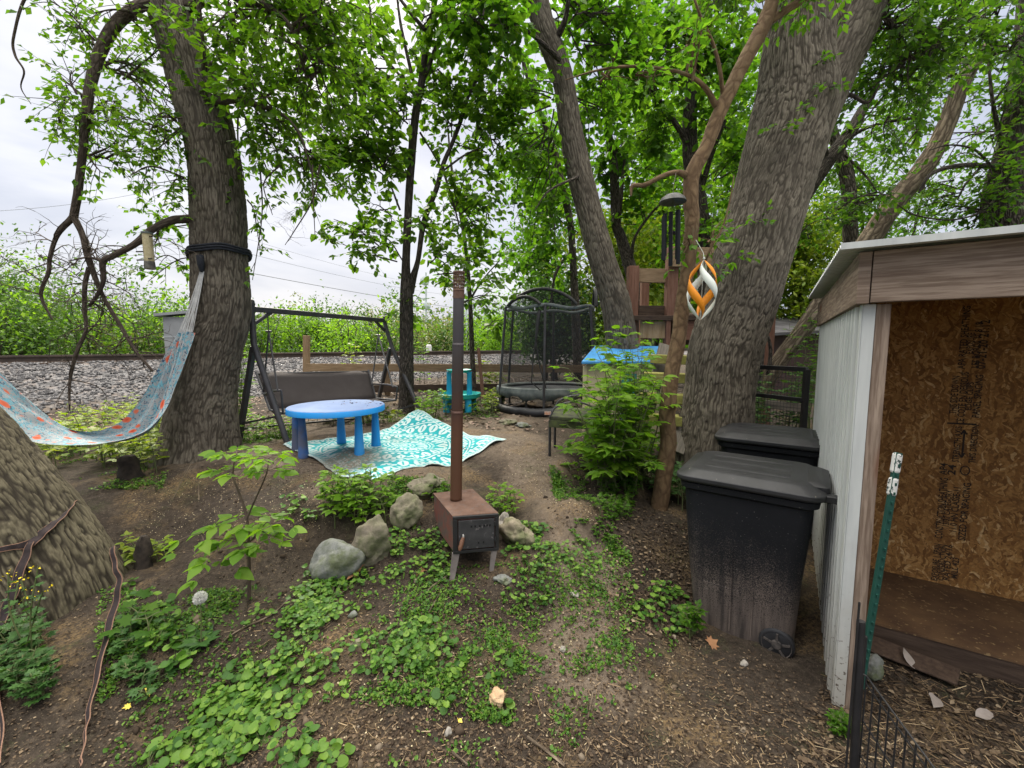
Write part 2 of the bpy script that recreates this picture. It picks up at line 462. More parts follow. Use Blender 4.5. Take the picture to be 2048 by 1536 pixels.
# ------------------------------------------------------------------ stones of the railway bank
def ico():
    p = (1 + 5 ** .5) / 2
    v = np.array([(-1, p, 0), (1, p, 0), (-1, -p, 0), (1, -p, 0), (0, -1, p), (0, 1, p), (0, -1, -p), (0, 1, -p), (p, 0, -1), (p, 0, 1), (-p, 0, -1), (-p, 0, 1)], float)
    f = np.array([(0, 11, 5), (0, 5, 1), (0, 1, 7), (0, 7, 10), (0, 10, 11), (1, 5, 9), (5, 11, 4), (11, 10, 2), (10, 7, 6), (7, 1, 8), (3, 9, 4), (3, 4, 2), (3, 2, 6), (3, 6, 8), (3, 8, 9), (4, 9, 5), (2, 4, 11), (6, 2, 10), (8, 6, 7), (9, 8, 1)])
    return v / np.linalg.norm(v[0]), f
IV, IF = ico()
def rot_many(n):
    q = NR.normal(size=(n, 4)); q /= np.linalg.norm(q, axis=1)[:, None]
    w, x, y, z = q.T
    return np.stack([np.stack([1 - 2 * (y * y + z * z), 2 * (x * y - w * z), 2 * (x * z + w * y)], 1), np.stack([2 * (x * y + w * z), 1 - 2 * (x * x + z * z), 2 * (y * z - w * x)], 1), np.stack([2 * (x * z - w * y), 2 * (y * z + w * x), 1 - 2 * (x * x + y * y)], 1)], 1)
def stones(P, s):
    n = len(P)
    v = IV[None] * NR.uniform(.65, 1.25, (n, 12, 1)) * NR.uniform(.6, 1.3, (n, 1, 3))
    v = np.einsum('nij,nkj->nki', rot_many(n), v) * s[:, None, None] + P[:, None, :]
    return v.reshape(-1, 3), (IF[None] + 12 * np.arange(n)[:, None, None]).reshape(-1, 3)
n = 26000
s_ = NR.uniform(-6, 16, n) ; e_ = NR.uniform(-.4, 5.4, n)
px = R0[0] + RT[0] * s_ + RN[0] * e_; py = R0[1] + RT[1] * s_ + RN[1] * e_
k = e_ < 4.9 - np.clip((px + 6) * .26, 0, 3.1) + .5 * fbm(px, py, .9, 3, 4) + NR.normal(0, .2, n)
px, py = px[k], py[k]
P = np.stack([px, py, gz(px, py) + .005], 1)
v_, f_ = stones(P, NR.uniform(.016, .038, len(P)))
t = NT('crushed_ballast_rock')
c = t.ramp(t.n('NewGeometry').outputs['Random Per Island'], [(0, (.035, .034, .035)), (.4, (.08, .078, .08)), (.8, (.135, .13, .132)), (1, (.23, .22, .215))])
props(link_mesh('ballast_gravel', np_mesh('ballast_gravel', v_, f_), t.end(c, .9, None, 0, .2)), 'grey crushed rock gravel on the railway bank', 'gravel', kind='stuff')

# ------------------------------------------------------------------ railway track
tr = thing('railway_track', 'rusty railway track running along the top of the gravel bank', 'railway track', (R0[0], R0[1], 1.2))
RUST = plain('rusty_rail_steel', (.035, .025, .02), (.07, .047, .034), 5, .6, .3, 50, .003)
prof = [(-.07, 0), (.07, 0), (.07, .012), (.012, .035), (.012, .125), (.036, .135), (.036, .17), (-.036, .17), (-.036, .135), (-.012, .125), (-.012, .035), (-.07, .012)]
for off in (0, -1.435):
    b = MB()
    rings = []
    for s in (-45, -20, 0, 10, 20, 40, 80, 150):
        c = R0 + RT * s + RN * off
        rings.append([(c[0] + RN[0] * p, c[1] + RN[1] * p, 1.215 + q) for p, q in prof])
    b.loft(rings); b.build('rail', RUST, tr)
for k in range(70):
    s = -16 + k * .62
    c = R0 + RT * s + RN * (-.72)
    b = MB(); b.box((c[0], c[1], 1.16), (.22, 2.5, .12), math.atan2(RT[1], RT[0])); b.build('sleeper', MAT['wood_dark'], tr, rest=True)
# ------------------------------------------------------------------ leaves
LT = {}
BIG = 1.2
LT['oval'] = (np.array([(0, 0, 0), (.27, .45, .07), (0, 1, -.06), (-.27, .45, .07)], float), np.array([(0, 1, 2), (0, 2, 3)]))
LT['wide'] = (np.array([(0, 0, 0), (.36, .36, .08), (.22, .78, .02), (0, 1, -.1), (-.22, .78, .02), (-.36, .36, .08)], float), np.array([(0, 1, 2), (0, 2, 3), (0, 3, 4), (0, 4, 5)]))
_h = [(.15, .1), (.25, .28), (.27, .47), (.18, .72)]
_v = [(0, 0, 0), (0, .3, -.01), (0, .68, -.03), (0, 1, -.12)] + [(x, y, .055 - .05 * y) for x, y in _h] + [(-x, y, .055 - .05 * y) for x, y in _h]
_f = [(0, 4, 1), (4, 5, 1), (5, 6, 1), (6, 2, 1), (6, 7, 2), (7, 3, 2)]
_m = {0: 0, 1: 1, 2: 2, 3: 3, 4: 8, 5: 9, 6: 10, 7: 11}
LT['ovate'] = (np.array(_v), np.array(_f + [tuple(_m[i] for i in q[::-1]) for q in _f]))
_o = [(.0, .06), (.16, -.06), (.36, .0), (.49, .2), (.5, .42), (.42, .66), (.24, .87), (.0, .98)]
_o = _o + [(-x, y) for x, y in _o[-2:0:-1]]
LT['heart'] = (np.array([(0, .4, -.06)] + [(x, y, .10 * (x * x + (y - .4) ** 2) / .25) for x, y in _o]), np.array([(0, 1 + k, 1 + (k + 1) % len(_o)) for k in range(len(_o))]))
_o = [(0, 0), (.14, .06), (.44, -.06), (.36, .16), (.62, .34), (.40, .40), (.50, .74), (.26, .60), (.16, .72), (0, 1.08)]
_o = _o + [(-x, y) for x, y in _o[-2:0:-1]]
LT['lobed'] = (np.array([(0, .34, .03)] + [(x, y, -.10 * (x * x + (y - .34) ** 2)) for x, y in _o]), np.array([(0, 1 + k, 1 + (k + 1) % len(_o)) for k in range(len(_o))]))

class Leaves:
    def __init__(self, k=1.0): self.k = k; self.p, self.d, self.n, self.s = [], [], [], []
    def add(self, p, d, n, s): self.p.append(tuple(p)); self.d.append(tuple(d)); self.n.append(tuple(n)); self.s.append(s)
    def extend(self, P, D, N, S):
        self.p += [tuple(q) for q in P]; self.d += [tuple(q) for q in D]; self.n += [tuple(q) for q in N]; self.s += list(S)
    def arrays(self, shape):
        P, D, N, S = (np.array(a, float) for a in (self.p, self.d, self.n, self.s)); S = S * self.k
        D /= np.linalg.norm(D, axis=1)[:, None] + 1e-9
        X = np.cross(D, N); X /= np.linalg.norm(X, axis=1)[:, None] + 1e-9
        Z = np.cross(X, D)
        T, F = LT[shape]
        T = T[None] * np.ones((len(P), 1, 1)); T = T * np.stack([NR.uniform(.8, 1.2, len(P)), np.ones(len(P)), NR.uniform(-.4, 2.2, len(P))], 1)[:, None, :]
        V = P[:, None, :] + S[:, None, None] * (T[..., 0:1] * X[:, None] + T[..., 1:2] * D[:, None] + T[..., 2:3] * Z[:, None])
        FF = F[None] + (T.shape[1] * np.arange(len(P)))[:, None, None]
        return V.reshape(-1, 3), FF.reshape(-1, 3)
    def build(self, name, mat, parent=None, shape='oval'):
        if not self.p: return None
        V, F = self.arrays(shape)
        me = np_mesh(name, V, F, parent)
        return link_mesh(name, me, mat, parent)

def rv(s=1.0): return Vector((R.gauss(0, s), R.gauss(0, s), R.gauss(0, s)))
def rdir():
    v = rv()
    return v.normalized() if v.length > 1e-3 else Vector((0, 0, 1))

def twig(mb, lv, p, d, L, n, ls, droop=.35, r=.004, tubes=True):
    """one leafy twig: n leaves alternating along it"""
    q = Vector(p); d = Vector(d).normalized(); pts = [q.copy()]
    k = max(3, n // 2)
    for i in range(k):
        d = (d + Vector((0, 0, -droop / k)) + rv(.10)).normalized()
        q = q + d * (L / k); pts.append(q.copy())
        for sgn in (-1, 1):
            if R.random() < .92:
                side = d.cross(Vector((0, 0, 1)))
                if side.length < .1: side = Vector((1, 0, 0))
                ld = (d * .55 + side.normalized() * (sgn * .8) + Vector((0, 0, -.3)) + rv(.28)).normalized()
                nn = Vector((0, 0, 1)) + rv(.42)
                lv.add(q + rv(.012), ld, nn, ls * R.uniform(.6, 1.3))
    lv.add(q, d + rv(.2), Vector((0, 0, 1)) + rv(.4), ls * R.uniform(.8, 1.25))
    if tubes: mb.tube(pts, [r * (1 - .75 * i / k) for i in range(len(pts))], 3, False)

def bough(mb, lv, a, b, r0, ntw, ln, ls, tl=.4, start=.25, droop=.35, sag=.1):
    a, b = Vector(a), Vector(b); L = (b - a).length
    mid = (a + b) / 2 + Vector((0, 0, sag * L)) + rv(.07 * L)
    pts = [Vector(p) for p in cr([tuple(a), tuple(mid), tuple(b)], 5)]
    mb.tube(pts, [r0 * (1 - .8 * i / (len(pts) - 1)) + .002 for i in range(len(pts))], 5, False)
    ax = (b - a).normalized()
    for k in range(ntw):
        s = start + (1 - start) * (k + R.random()) / ntw
        j = min(len(pts) - 2, int(s * (len(pts) - 1)))
        q = pts[j].lerp(pts[j + 1], s * (len(pts) - 1) - j)
        d = (ax * .5 + rdir() * .9 + Vector((0, 0, .05))).normalized()
        twig(mb, lv, q, d, tl * R.uniform(.6, 1.3), ln, ls, droop)

def blob(mb, lv, anchor, c, rad, nb, ntw=9, ln=9, ls=.075, tl=.42, r0=.016, droop=.35):
    """boughs from anchor into an ellipsoid around c"""
    c = Vector(c)
    for k in range(max(2, int(nb * .72))):
        d = rdir() * (R.random() ** .45)
        e = c + Vector((d.x * rad[0], d.y * rad[1], d.z * rad[2]))
        s = Vector(anchor).lerp(c, R.uniform(.0, .75)) + rv(.12 * min(rad))
        bough(mb, lv, s, e, r0, ntw, ln, ls, tl, droop=droop)

def spline_px(pts, n=8):
    """[(u, v, d, width_px)] -> smooth list of (Vector, radius)"""
    q = []
    for u, v, d, w in pts:
        p = at(u, v, d); q.append((p.x, p.y, p.z, w * d / FPX / 2))
    return [(Vector(a[:3]), max(.002, a[3])) for a in cr(q, n)]

def limb(mb, pts, n=8, sides=12, lump=.06):
    s = spline_px(pts, n)
    r = [a[1] for a in s]; m = sum(r) / len(r); seed = R.random() * 50
    mb.tube([a[0] for a in s], r, sides, True, lambda a, L, q: lump * m * mn.noise(Vector((q[0] / m * .7 + seed, q[1] / m * .7, L / m * .5))))
    return [a[0] for a in s]

def hash3(a, b, c, s):
    q = np.sin(a * 127.1 + b * 311.7 + c * 74.7 + s * 53.3) * 43758.5453
    return q - np.floor(q)
def noise3(x, y, z, s=0):
    xi, yi, zi = np.floor(x), np.floor(y), np.floor(z); f = [x - xi, y - yi, z - zi]; f = [t * t * (3 - 2 * t) for t in f]; out = 0
    for i in (0, 1):
        for j in (0, 1):
            for k in (0, 1):
                out = out + hash3(xi + i, yi + j, zi + k, s) * (f[0] if i else 1 - f[0]) * (f[1] if j else 1 - f[1]) * (f[2] if k else 1 - f[2])
    return out
def worley_edge(x, y, z):
    """distance to the nearest cell minus distance to the second, per point"""
    xi, yi, zi = np.floor(x), np.floor(y), np.floor(z); d1 = np.full(x.shape, 9.); d2 = np.full(x.shape, 9.)
    for i in (-1, 0, 1):
        for j in (-1, 0, 1):
            for k in (-1, 0, 1):
                a, b, c = xi + i, yi + j, zi + k
                d = np.sqrt((a + hash3(a, b, c, 1) - x) ** 2 + (b + hash3(a, b, c, 2) - y) ** 2 + (c + hash3(a, b, c, 3) - z) ** 2)
                d2 = np.minimum(d2, np.maximum(d1, d)); d1 = np.minimum(d1, d)
    return d2 - d1
def big_trunk(name, parent, pts, mat, sides=210, step=.016, flare=None, spacing=19, amp=.017, lumps=.035, ftop=1):
    """dense trunk with furrowed bark carved in; carries the attribute ridge"""
    s = spline_px(pts, 24)
    P = np.array([a[0] for a in s]); r_ = np.array([a[1] for a in s])
    L = np.concatenate([[0], np.cumsum(np.linalg.norm(np.diff(P, axis=0), axis=1))])
    m = int(L[-1] / step); ls = np.linspace(0, L[-1], m)
    C = np.stack([np.interp(ls, L, P[:, k]) for k in range(3)], 1); rad = np.interp(ls, L, r_)
    T = np.gradient(C, axis=0); T /= np.linalg.norm(T, axis=1)[:, None]
    S = np.cross(T, [0, 1, 0]); S /= np.linalg.norm(S, axis=1)[:, None]; B = np.cross(T, S)
    a = np.linspace(0, 2 * PI, sides, endpoint=False)
    A, LL = np.meshgrid(a, ls)
    rm = rad.mean()
    ridge = np.zeros(A.shape); dr = np.zeros(A.shape)
    RX, RY = np.cos(A) * rm, np.sin(A) * rm
    wob = [noise3(RX * 9, RY * 9, LL * 4, 5 + q) - .5 for q in range(2)]
    px, py, pz = RX * spacing + wob[0] * 3.2, RY * spacing + wob[1] * 3.2, LL * spacing * .17 + wob[0] * 1.6
    def crack(f, w, sd, fz=1.0):
        q = np.abs(noise3(px * f + sd, py * f, pz * f * fz, sd) - .5) / w
        q = np.clip(q, 0, 1); return q * q * (3 - 2 * q)
    wc = np.clip(worley_edge(px * .8, py * .8, pz * .8) / .22, 0, 1)
    big = noise3(RX * 5, RY * 5, LL * 2.2, 12)
    ridge = crack(.62, .20, 3) * (.45 + .55 * crack(1.15, .22, 8)) * (.6 + .4 * crack(.30, .10, 21)) * (.66 + .34 * wc) * (.75 + .5 * big)
    ridge = np.clip(ridge * 1.25, 0, 1)
    dr = lumps * 2 * (noise3(RX * 2.4 + 9, RY * 2.4, LL * 1.3, 1) - .5) + .012 * (noise3(RX * 24, RY * 24, LL * 9, 2) - .5)
    base = rad[:, None] + dr + amp * (1.25 * ridge - .7)
    if flare:
        for ang, w_, hgt, out in flare:
            da = np.angle(np.exp(1j * (A - ang)))
            base += out * np.exp(-(da / w_) ** 2) * np.exp(-np.maximum(LL, 0) / hgt)
    V = C[:, None] + base[..., None] * (np.cos(A)[..., None] * S[:, None] + np.sin(A)[..., None] * B[:, None])
    ii = np.arange(m * sides).reshape(m, sides); jj = np.roll(ii, -1, 1)
    Q = np.stack([ii[:-1], jj[:-1], jj[1:], ii[1:]], -1).reshape(-1, 4)
    me = np_mesh(name, V.reshape(-1, 3), Q, parent)
    me.polygons.foreach_set('use_smooth', [True] * len(me.polygons))
    attr(me, 'ridge', ridge.ravel())
    attr(me, 'rest', np.stack([np.cos(A) * rm, np.sin(A) * rm, LL], -1).reshape(-1, 3), 'FLOAT_VECTOR')
    return link_mesh(name, me, mat, parent)

def bare_twigs(mb, path, n, L=.3, r=.0065, forks=2):
    for k in range(n):
        q = path[R.randrange(len(path) // 4, len(path))]
        d = (rdir() + Vector((0, 0, -.25))).normalized()
        def grow(q, d, L, r, dep):
            pts = [q.copy()]
            for i in range(5):
                d = (d + rv(.22) + Vector((0, 0, -.06))).normalized(); q = q + d * L / 5; pts.append(q.copy())
                if dep and R.random() < .4: grow(q, (d + rdir() * .9).normalized(), L * .55, r * .6, dep - 1)
            mb.tube(pts, [r * (1 - .15 * i) for i in range(6)], 4, False)
        grow(q, d, L * R.uniform(.4, 1.2), r, forks)

def base_of(u, v, d): return at(u, v, d)

# ------------------------------------------------------------------ the hammock tree
D1 = 4.1
t1 = thing('tree', 'thick grey trunk leaning left with the hammock tied round it', 'tree', at(400, 905, D1))
big_trunk('trunk', t1, [(398, 925, D1, 142), (400, 890, D1, 128), (402, 850, D1, 122), (408, 780, D1, 114), (425, 700, D1, 100), (441, 630, D1, 98), (441, 560, D1, 95), (440, 510, D1, 93), (438, 410, D1, 92), (425, 307, D1, 86), (401, 205, D1, 88), (369, 102, D1, 77), (333, 0, D1, 74), (300, -90, D1, 72), (255, -260, D1 + .1, 62), (230, -420, D1 + .2, 48)],
          MAT['bark'], 400, .0105, flare=[(.3, .5, .25, .10), (2.2, .5, .22, .09), (3.6, .4, .25, .10), (5.2, .6, .2, .08)], spacing=116, amp=.0075)
b = MB(); lv = Leaves(BIG)
brs = [[(345, 15, 4.05, 18), (290, 8, 3.95, 19), (235, 45, 3.85, 20), (200, 105, 3.8, 19), (180, 175, 3.75, 17), (172, 240, 3.72, 15), (165, 310, 3.7, 13), (155, 390, 3.7, 13), (147, 435, 3.7, 13)],
       [(147, 433, 3.7, 12), (115, 470, 3.68, 8), (100, 515, 3.66, 7), (97, 545, 3.65, 7), (82, 590, 3.63, 6), (105, 640, 3.62, 3)],
       [(147, 433, 3.7, 12), (165, 470, 3.7, 10), (178, 520, 3.7, 11), (205, 590, 3.7, 7), (240, 650, 3.7, 7), (270, 700, 3.7, 6), (305, 742, 3.7, 5)],
       [(178, 535, 3.7, 8), (170, 570, 3.68, 8), (169, 620, 3.66, 7), (172, 660, 3.65, 6), (155, 700, 3.63, 7), (140, 760, 3.62, 5), (139, 822, 3.6, 3)],
       [(405, 438, 4.0, 20), (370, 438, 3.9, 16), (340, 442, 3.8, 15), (300, 462, 3.72, 13), (270, 488, 3.68, 12), (230, 510, 3.66, 11), (206, 524, 3.65, 11), (207, 560, 3.66, 8), (195, 590, 3.67, 7), (178, 612, 3.68, 5)],
       [(206, 522, 3.65, 7), (175, 515, 3.63, 4), (138, 522, 3.6, 2)],
       [(430, 203, 4.0, 18), (475, 200, 3.9, 12), (520, 212, 3.85, 10), (560, 226, 3.8, 7), (600, 270, 3.8, 5), (625, 350, 3.8, 3)],
       [(375, 15, 4.1, 24), (440, -20, 4.0, 18), (490, 5, 3.9, 13), (530, 10, 3.85, 11), (570, 40, 3.8, 9), (595, 80, 3.8, 7), (610, 112, 3.8, 4)],
       [(410, 150, 3.95, 10), (405, 90, 3.9, 9), (398, 20, 3.88, 8), (395, -60, 3.86, 5)],
       [(150, -90, 3.9, 8), (60, -20, 3.75, 5), (28, 70, 3.7, 4), (30, 110, 3.7, 4), (48, 142, 3.7, 3), (42, 175, 3.7, 2), (62, 208, 3.7, 1.2)],
       [(330, -60, 4.0, 20), (250, -110, 3.95, 14), (150, -90, 3.9, 9)]]
paths = [limb(b, p, 6, 10) for p in brs]
for i, n_ in ((1, 10), (2, 16), (3, 12), (4, 16), (5, 2)): bare_twigs(b, paths[i], n_ + 4, .36, .0058)
P0 = paths[0]
for (u, v, ru, rv_, nb) in ((130, 60, 50, 70, 7), (260, 150, 70, 90, 12), (140, 200, 45, 60, 6), (235, 250, 60, 60, 8), (130, 250, 40, 40, 4), (235, 330, 55, 50, 8), (320, 270, 45, 90, 9), (265, 20, 90, 45, 9), (330, 380, 40, 45, 6)):
    c = at(u, v, 3.8); k = 3.8 / FPX
    an = min(P0, key=lambda p: (p - c).length) if u < 300 else at(400, v - 40, 4.0)
    blob(b, lv, an, c, (ru * k, .35, rv_ * k), nb, 7, 9, .050, .3, .008, .3)
for (u, v, ru, rv_, nb) in ((370, 470, 30, 60, 6), (330, 560, 45, 45, 4)):
    c = at(u, v, 4.6); k = 4.6 / FPX
    blob(b, lv, at(410, v - 60, 4.4), c, (ru * k, .2, rv_ * k), nb, 5, 8, .07, .3, .006, .4)
for (u, v, ru, rv_, nb) in ((470, 90, 60, 80, 13), (560, 70, 90, 80, 20), (640, 160, 90, 90, 22), (560, 260, 80, 70, 16), (620, 330, 60, 60, 10), (520, 170, 60, 60, 12), (690, 60, 90, 80, 20), (500, 330, 40, 70, 5), (580, 20, 140, 60, 16)):
    c = at(u, v, 4.1); k = 4.1 / FPX
    an = min(paths[6] + paths[7], key=lambda p: (p - c).length)
    blob(b, lv, an, c, (ru * k, .6, rv_ * k), nb, 6, 8, .065, .32, .008, .4)
for (a0, a1) in (((520, 330, 4.0), (505, 560, 4.0)), ((495, 400, 4.1), (520, 500, 4.1)), ((560, 330, 3.9), (545, 430, 3.9)), ((625, 330, 3.8), (630, 470, 3.8))):
    bough(b, lv, at(*a0), at(*a1), .006, 6, 6, .055, .18, .1)
pth = limb(b, [(640, 330, 3.8, 4), (625, 400, 3.8, 3), (590, 460, 3.8, 2), (570, 490, 3.8, 1.2)], 5, 5); bare_twigs(b, pth, 8, .25, .002)
b.build('branch', MAT['branch'], t1, 60, rest=True)
lv.build('crown', MAT['leaf_a'], t1, 'oval')

# ------------------------------------------------------------------ the cut-off leaning trunk in the foreground
D0 = 2.35
t0 = thing('tree', 'broad mossy grey trunk with frayed straps leaning out beside the yellow flowers', 'tree', at(110, 1215, D0))
t0t = big_trunk('trunk', t0, [(112, 1290, D0, 245), (105, 1215, D0, 246), (44, 1100, D0, 232), (-40, 990, D0, 222), (-130, 885, D0, 212), (-290, 720, D0, 195), (-480, 520, D0, 180), (-660, 260, D0, 165), (-800, -60, D0, 140), (-900, -460, D0, 110)],
          bark_mat('mossy_furrowed_bark', (.125, .108, .07), (.026, .021, .015), ridge_attr=True), 520, .009, flare=[(4.7, .7, .16, .05), (3.2, .5, .16, .04)], spacing=130, amp=.008)
b = MB(); lv = Leaves(BIG)
for (x, y, z) in ((-760, -300, 2.6), (-900, -700, 2.4), (-700, -600, 2.0)):
    limb(b, [(-790, 0, D0, 50), ((x - 790) / 2, y / 2 - 100, z, 30), (x, y, z, 12)], 6, 8)
    blob(b, lv, at(x, y, z), at(x, y - 60, z), (.6, .6, .4), 6, 6, 8, .07, .35)
b.build('branch', MAT['bark_dark'], t0, 60, rest=True); lv.build('crown', MAT['leaf_a'], t0, 'wide')

# ------------------------------------------------------------------ slim forked tree behind the stove pipe
def tree(label, base, trunks, mat, blobs, lmat, d, ls=.07, shape='oval', tw=6, ln=8, tl=.34, extra=None, ry=.6, droop=.4, tname='tree', sides=14, trunk_lump=.06):
    t = thing(tname, label, 'tree', at(*base))
    b = MB(); ps = [limb(b, p, 8, sides, trunk_lump) for p in trunks[:1]]
    b.build('trunk', mat, t, 60, rest=True)
    b = MB(); ps += [limb(b, p, 6, 8) for p in trunks[1:]]
    lv = Leaves(BIG); allp = [q for p in ps for q in p]
    for bl in blobs:
        u, v, ru, rv_, nb = bl[:5]; dd = bl[5] if len(bl) > 5 else d
        c = at(u, v, dd); k = dd / FPX
        an = min(allp, key=lambda p: (p - c).length + .8 * max(0, p.z - c.z + .3))
        blob(b, lv, an, c, (ru * k, ry, rv_ * k), nb, tw, ln, ls, tl, .009, droop)
    if extra: extra(b, lv, ps)
    if b.v: b.build('branch', MAT['bark_dark'] if mat is not MAT['bark_brown'] else mat, t, 60, rest=True)
    lv.build('crown', lmat, t, shape)
    return t

tree('slim dark two-stemmed tree standing behind the swing seat', (812, 810, 6.2),
     [[(812, 830, 6.2, 40), (813, 793, 6.2, 31), (813, 650, 6.1, 27), (813, 585, 6.0, 25), (812, 525, 6, 16), (819, 376, 6, 15), (830, 239, 6, 15), (842, 171, 6, 14), (851, 103, 6, 11), (860, 51, 6, 9), (873, -10, 6, 8), (890, -120, 6, 5)],
      [(818, 585, 6.05, 20), (826, 555, 6.05, 15), (836, 520, 6, 10), (848, 444, 6, 11), (872, 380, 6, 10), (886, 330, 6, 9), (905, 285, 6, 8), (922, 240, 6, 8), (940, 185, 6, 6), (975, 130, 6, 4)],
      [(826, 160, 6, 7), (810, 90, 6, 6), (800, 40, 6, 5), (790, -40, 6, 3)], [(850, 60, 6, 8), (825, 30, 6, 7), (790, -15, 6, 5)],
      [(840, 180, 6, 7), (870, 100, 6, 8), (890, 45, 6, 7), (912, -20, 6, 5)], [(828, 190, 6, 5), (790, 140, 6, 4), (750, 100, 6, 4), (710, 85, 6, 2)],
      [(886, 340, 6, 5), (905, 400, 5.9, 4), (918, 450, 5.9, 3)], [(840, 265, 6, 4), (868, 310, 6, 3), (888, 345, 6, 4)], [(800, 420, 6, 4), (775, 360, 6, 3), (740, 330, 6, 2)], [(888, 340, 6, 4), (930, 310, 6, 4), (975, 290, 6, 2)]],
     MAT['bark_dark'], [(760, 60, 70, 70, 8), (700, 150, 80, 70, 16), (720, 250, 90, 60, 17), (640, 230, 60, 60, 8), (800, 210, 80, 70, 11), (770, 320, 80, 50, 11), (700, 340, 60, 40, 8), (880, 130, 80, 80, 9), (960, 100, 80, 80, 11), (940, 250, 80, 70, 9), (890, 220, 60, 60, 6), (990, 300, 70, 70, 8), (930, 380, 80, 50, 8), (850, 440, 60, 50, 5), (760, 420, 60, 45, 5), (730, 480, 55, 35, 5), (960, 450, 70, 40, 6), (880, 510, 60, 35, 3), (850, 30, 90, 60, 8), (1000, 190, 70, 70, 8), (700, 470, 30, 30, 3), (960, 520, 40, 40, 2), (1030, 400, 50, 60, 4), (965, 590, 40, 22, 2), (835, 610, 40, 25, 2)],
     MAT['leaf_a'], 6.0, .085, 'wide', 6, 8, .36)

tree('thin leaning stem by the teal play table at the fence', (948, 800, 7.8),
     [[(950, 815, 7.8, 12), (948, 780, 7.8, 11), (944, 700, 7.8, 10), (941, 620, 7.8, 9), (936, 545, 7.8, 8), (925, 450, 7.8, 7), (905, 350, 7.8, 5), (895, 250, 7.8, 3)],
      [(940, 600, 7.8, 5), (965, 560, 7.8, 3), (1000, 520, 7.8, 2)]],
     MAT['bark_mid'], [(985, 575, 45, 25, 4), (905, 560, 35, 20, 3), (960, 500, 40, 30, 5), (1010, 640, 40, 15, 2), (930, 400, 50, 40, 6)], MAT['leaf_a'], 7.8, .10, 'wide', 5, 8, .34)

D4 = 6.0
t4 = thing('tree', 'tall leaning grey trunk rising behind the trampoline and the leafy bush', 'tree', at(1240, 800, D4))
big_trunk('trunk', t4, [(1262, 830, D4, 74), (1256, 760, D4, 66), (1243, 680, D4, 61), (1229, 600, D4, 55), (1206, 525, D4, 52), (1180, 430, D4, 49), (1160, 350, D4, 48), (1140, 250, D4, 43), (1124, 150, D4, 41), (1087, 50, D4, 40), (1060, -60, D4, 36), (1020, -220, D4, 28), (1000, -360, D4, 20)], MAT['bark'], 220, .018, spacing=98, amp=.007, lumps=.02)
b = MB(); lv = Leaves(BIG)
ps = [limb(b, p, 6, 8) for p in [[(1105, 90, D4, 16), (1130, 40, 5.8, 10), (1140, -30, 5.6, 7)], [(1085, 20, D4, 14), (1000, -20, 5.8, 10), (900, -40, 5.6, 6)], [(1165, 350, 5.9, 6), (1100, 380, 5.5, 4), (1070, 420, 5.4, 2)], [(1120, 120, 5.8, 10), (1050, 60, 5.5, 7), (980, 50, 5.4, 4)]]]
for (u, v, ru, rv_, nb, dd) in ((960, 20, 80, 70, 14, 5.8), (1010, 130, 60, 90, 10, 5.8), (1020, 240, 70, 90, 8, 6.0), (1060, 330, 60, 70, 8, 6.2), (1230, 40, 110, 80, 26, 6.4), (1260, 140, 90, 90, 22, 6.7), (1200, 240, 90, 70, 12, 7.0), (1070, 440, 60, 50, 9, 6.4), (1140, 40, 80, 50, 10, 6.6), (1080, 520, 40, 40, 4, 6.6), (930, 40, 70, 60, 11, 5.6)):
    c = at(u, v, dd); k = dd / FPX
    an = min(ps[0] + ps[1] + ps[3] + [at(1130, 180, D4)], key=lambda p: (p - c).length)
    blob(b, lv, an, c, (ru * k, .7, rv_ * k), nb, 6, 8, .085, .38, .01, .4)
b.build('branch', MAT['bark_dark'], t4, 60, rest=True); lv.build('crown', MAT['leaf_b'], t4, 'wide')

tree('thin straight trunk standing right behind the trampoline net', (1158, 830, 8.4),
     [[(1160, 845, 8.4, 20), (1157, 780, 8.4, 19), (1152, 640, 8.4, 18), (1146, 525, 8.4, 14), (1140, 444, 8.4, 14), (1121, 359, 8.4, 14), (1110, 307, 8.4, 13), (1090, 250, 8.4, 11), (1066, 190, 8.4, 9), (1040, 100, 8.4, 6)],
      [(1145, 500, 8.4, 6), (1120, 530, 8.2, 6), (1108, 560, 8.1, 5), (1100, 620, 8.0, 4)]],
     MAT['bark_mid'], [(1090, 430, 60, 60, 10), (1060, 500, 50, 40, 6), (1060, 300, 60, 60, 10), (1040, 180, 60, 70, 10), (1110, 540, 30, 30, 3)], MAT['leaf_b'], 8.4, .11, 'wide', 6, 8, .45)

tree('dark crooked trunk behind the wooden play tower left of its post', (1270, 700, 9.2),
     [[(1300, 800, 9.2, 28), (1285, 640, 9.2, 26), (1257, 525, 9.2, 24), (1240, 470, 9.2, 20), (1232, 444, 9.2, 18), (1228, 342, 9.2, 18), (1222, 300, 9.2, 14), (1210, 200, 9.2, 11), (1215, 100, 9.2, 7)],
      [(1236, 460, 9.2, 9), (1243, 380, 9, 8), (1250, 310, 9, 5)], [(1262, 545, 9.2, 9), (1268, 480, 9, 6), (1300, 430, 8.8, 5), (1330, 400, 8.6, 3)]],
     MAT['bark_dark'], [(1240, 290, 90, 70, 16), (1220, 200, 90, 70, 14), (1300, 330, 70, 70, 12), (1280, 430, 60, 50, 7), (1180, 330, 40, 70, 5)], MAT['leaf_b'], 9.2, .12, 'wide', 6, 8, .5)

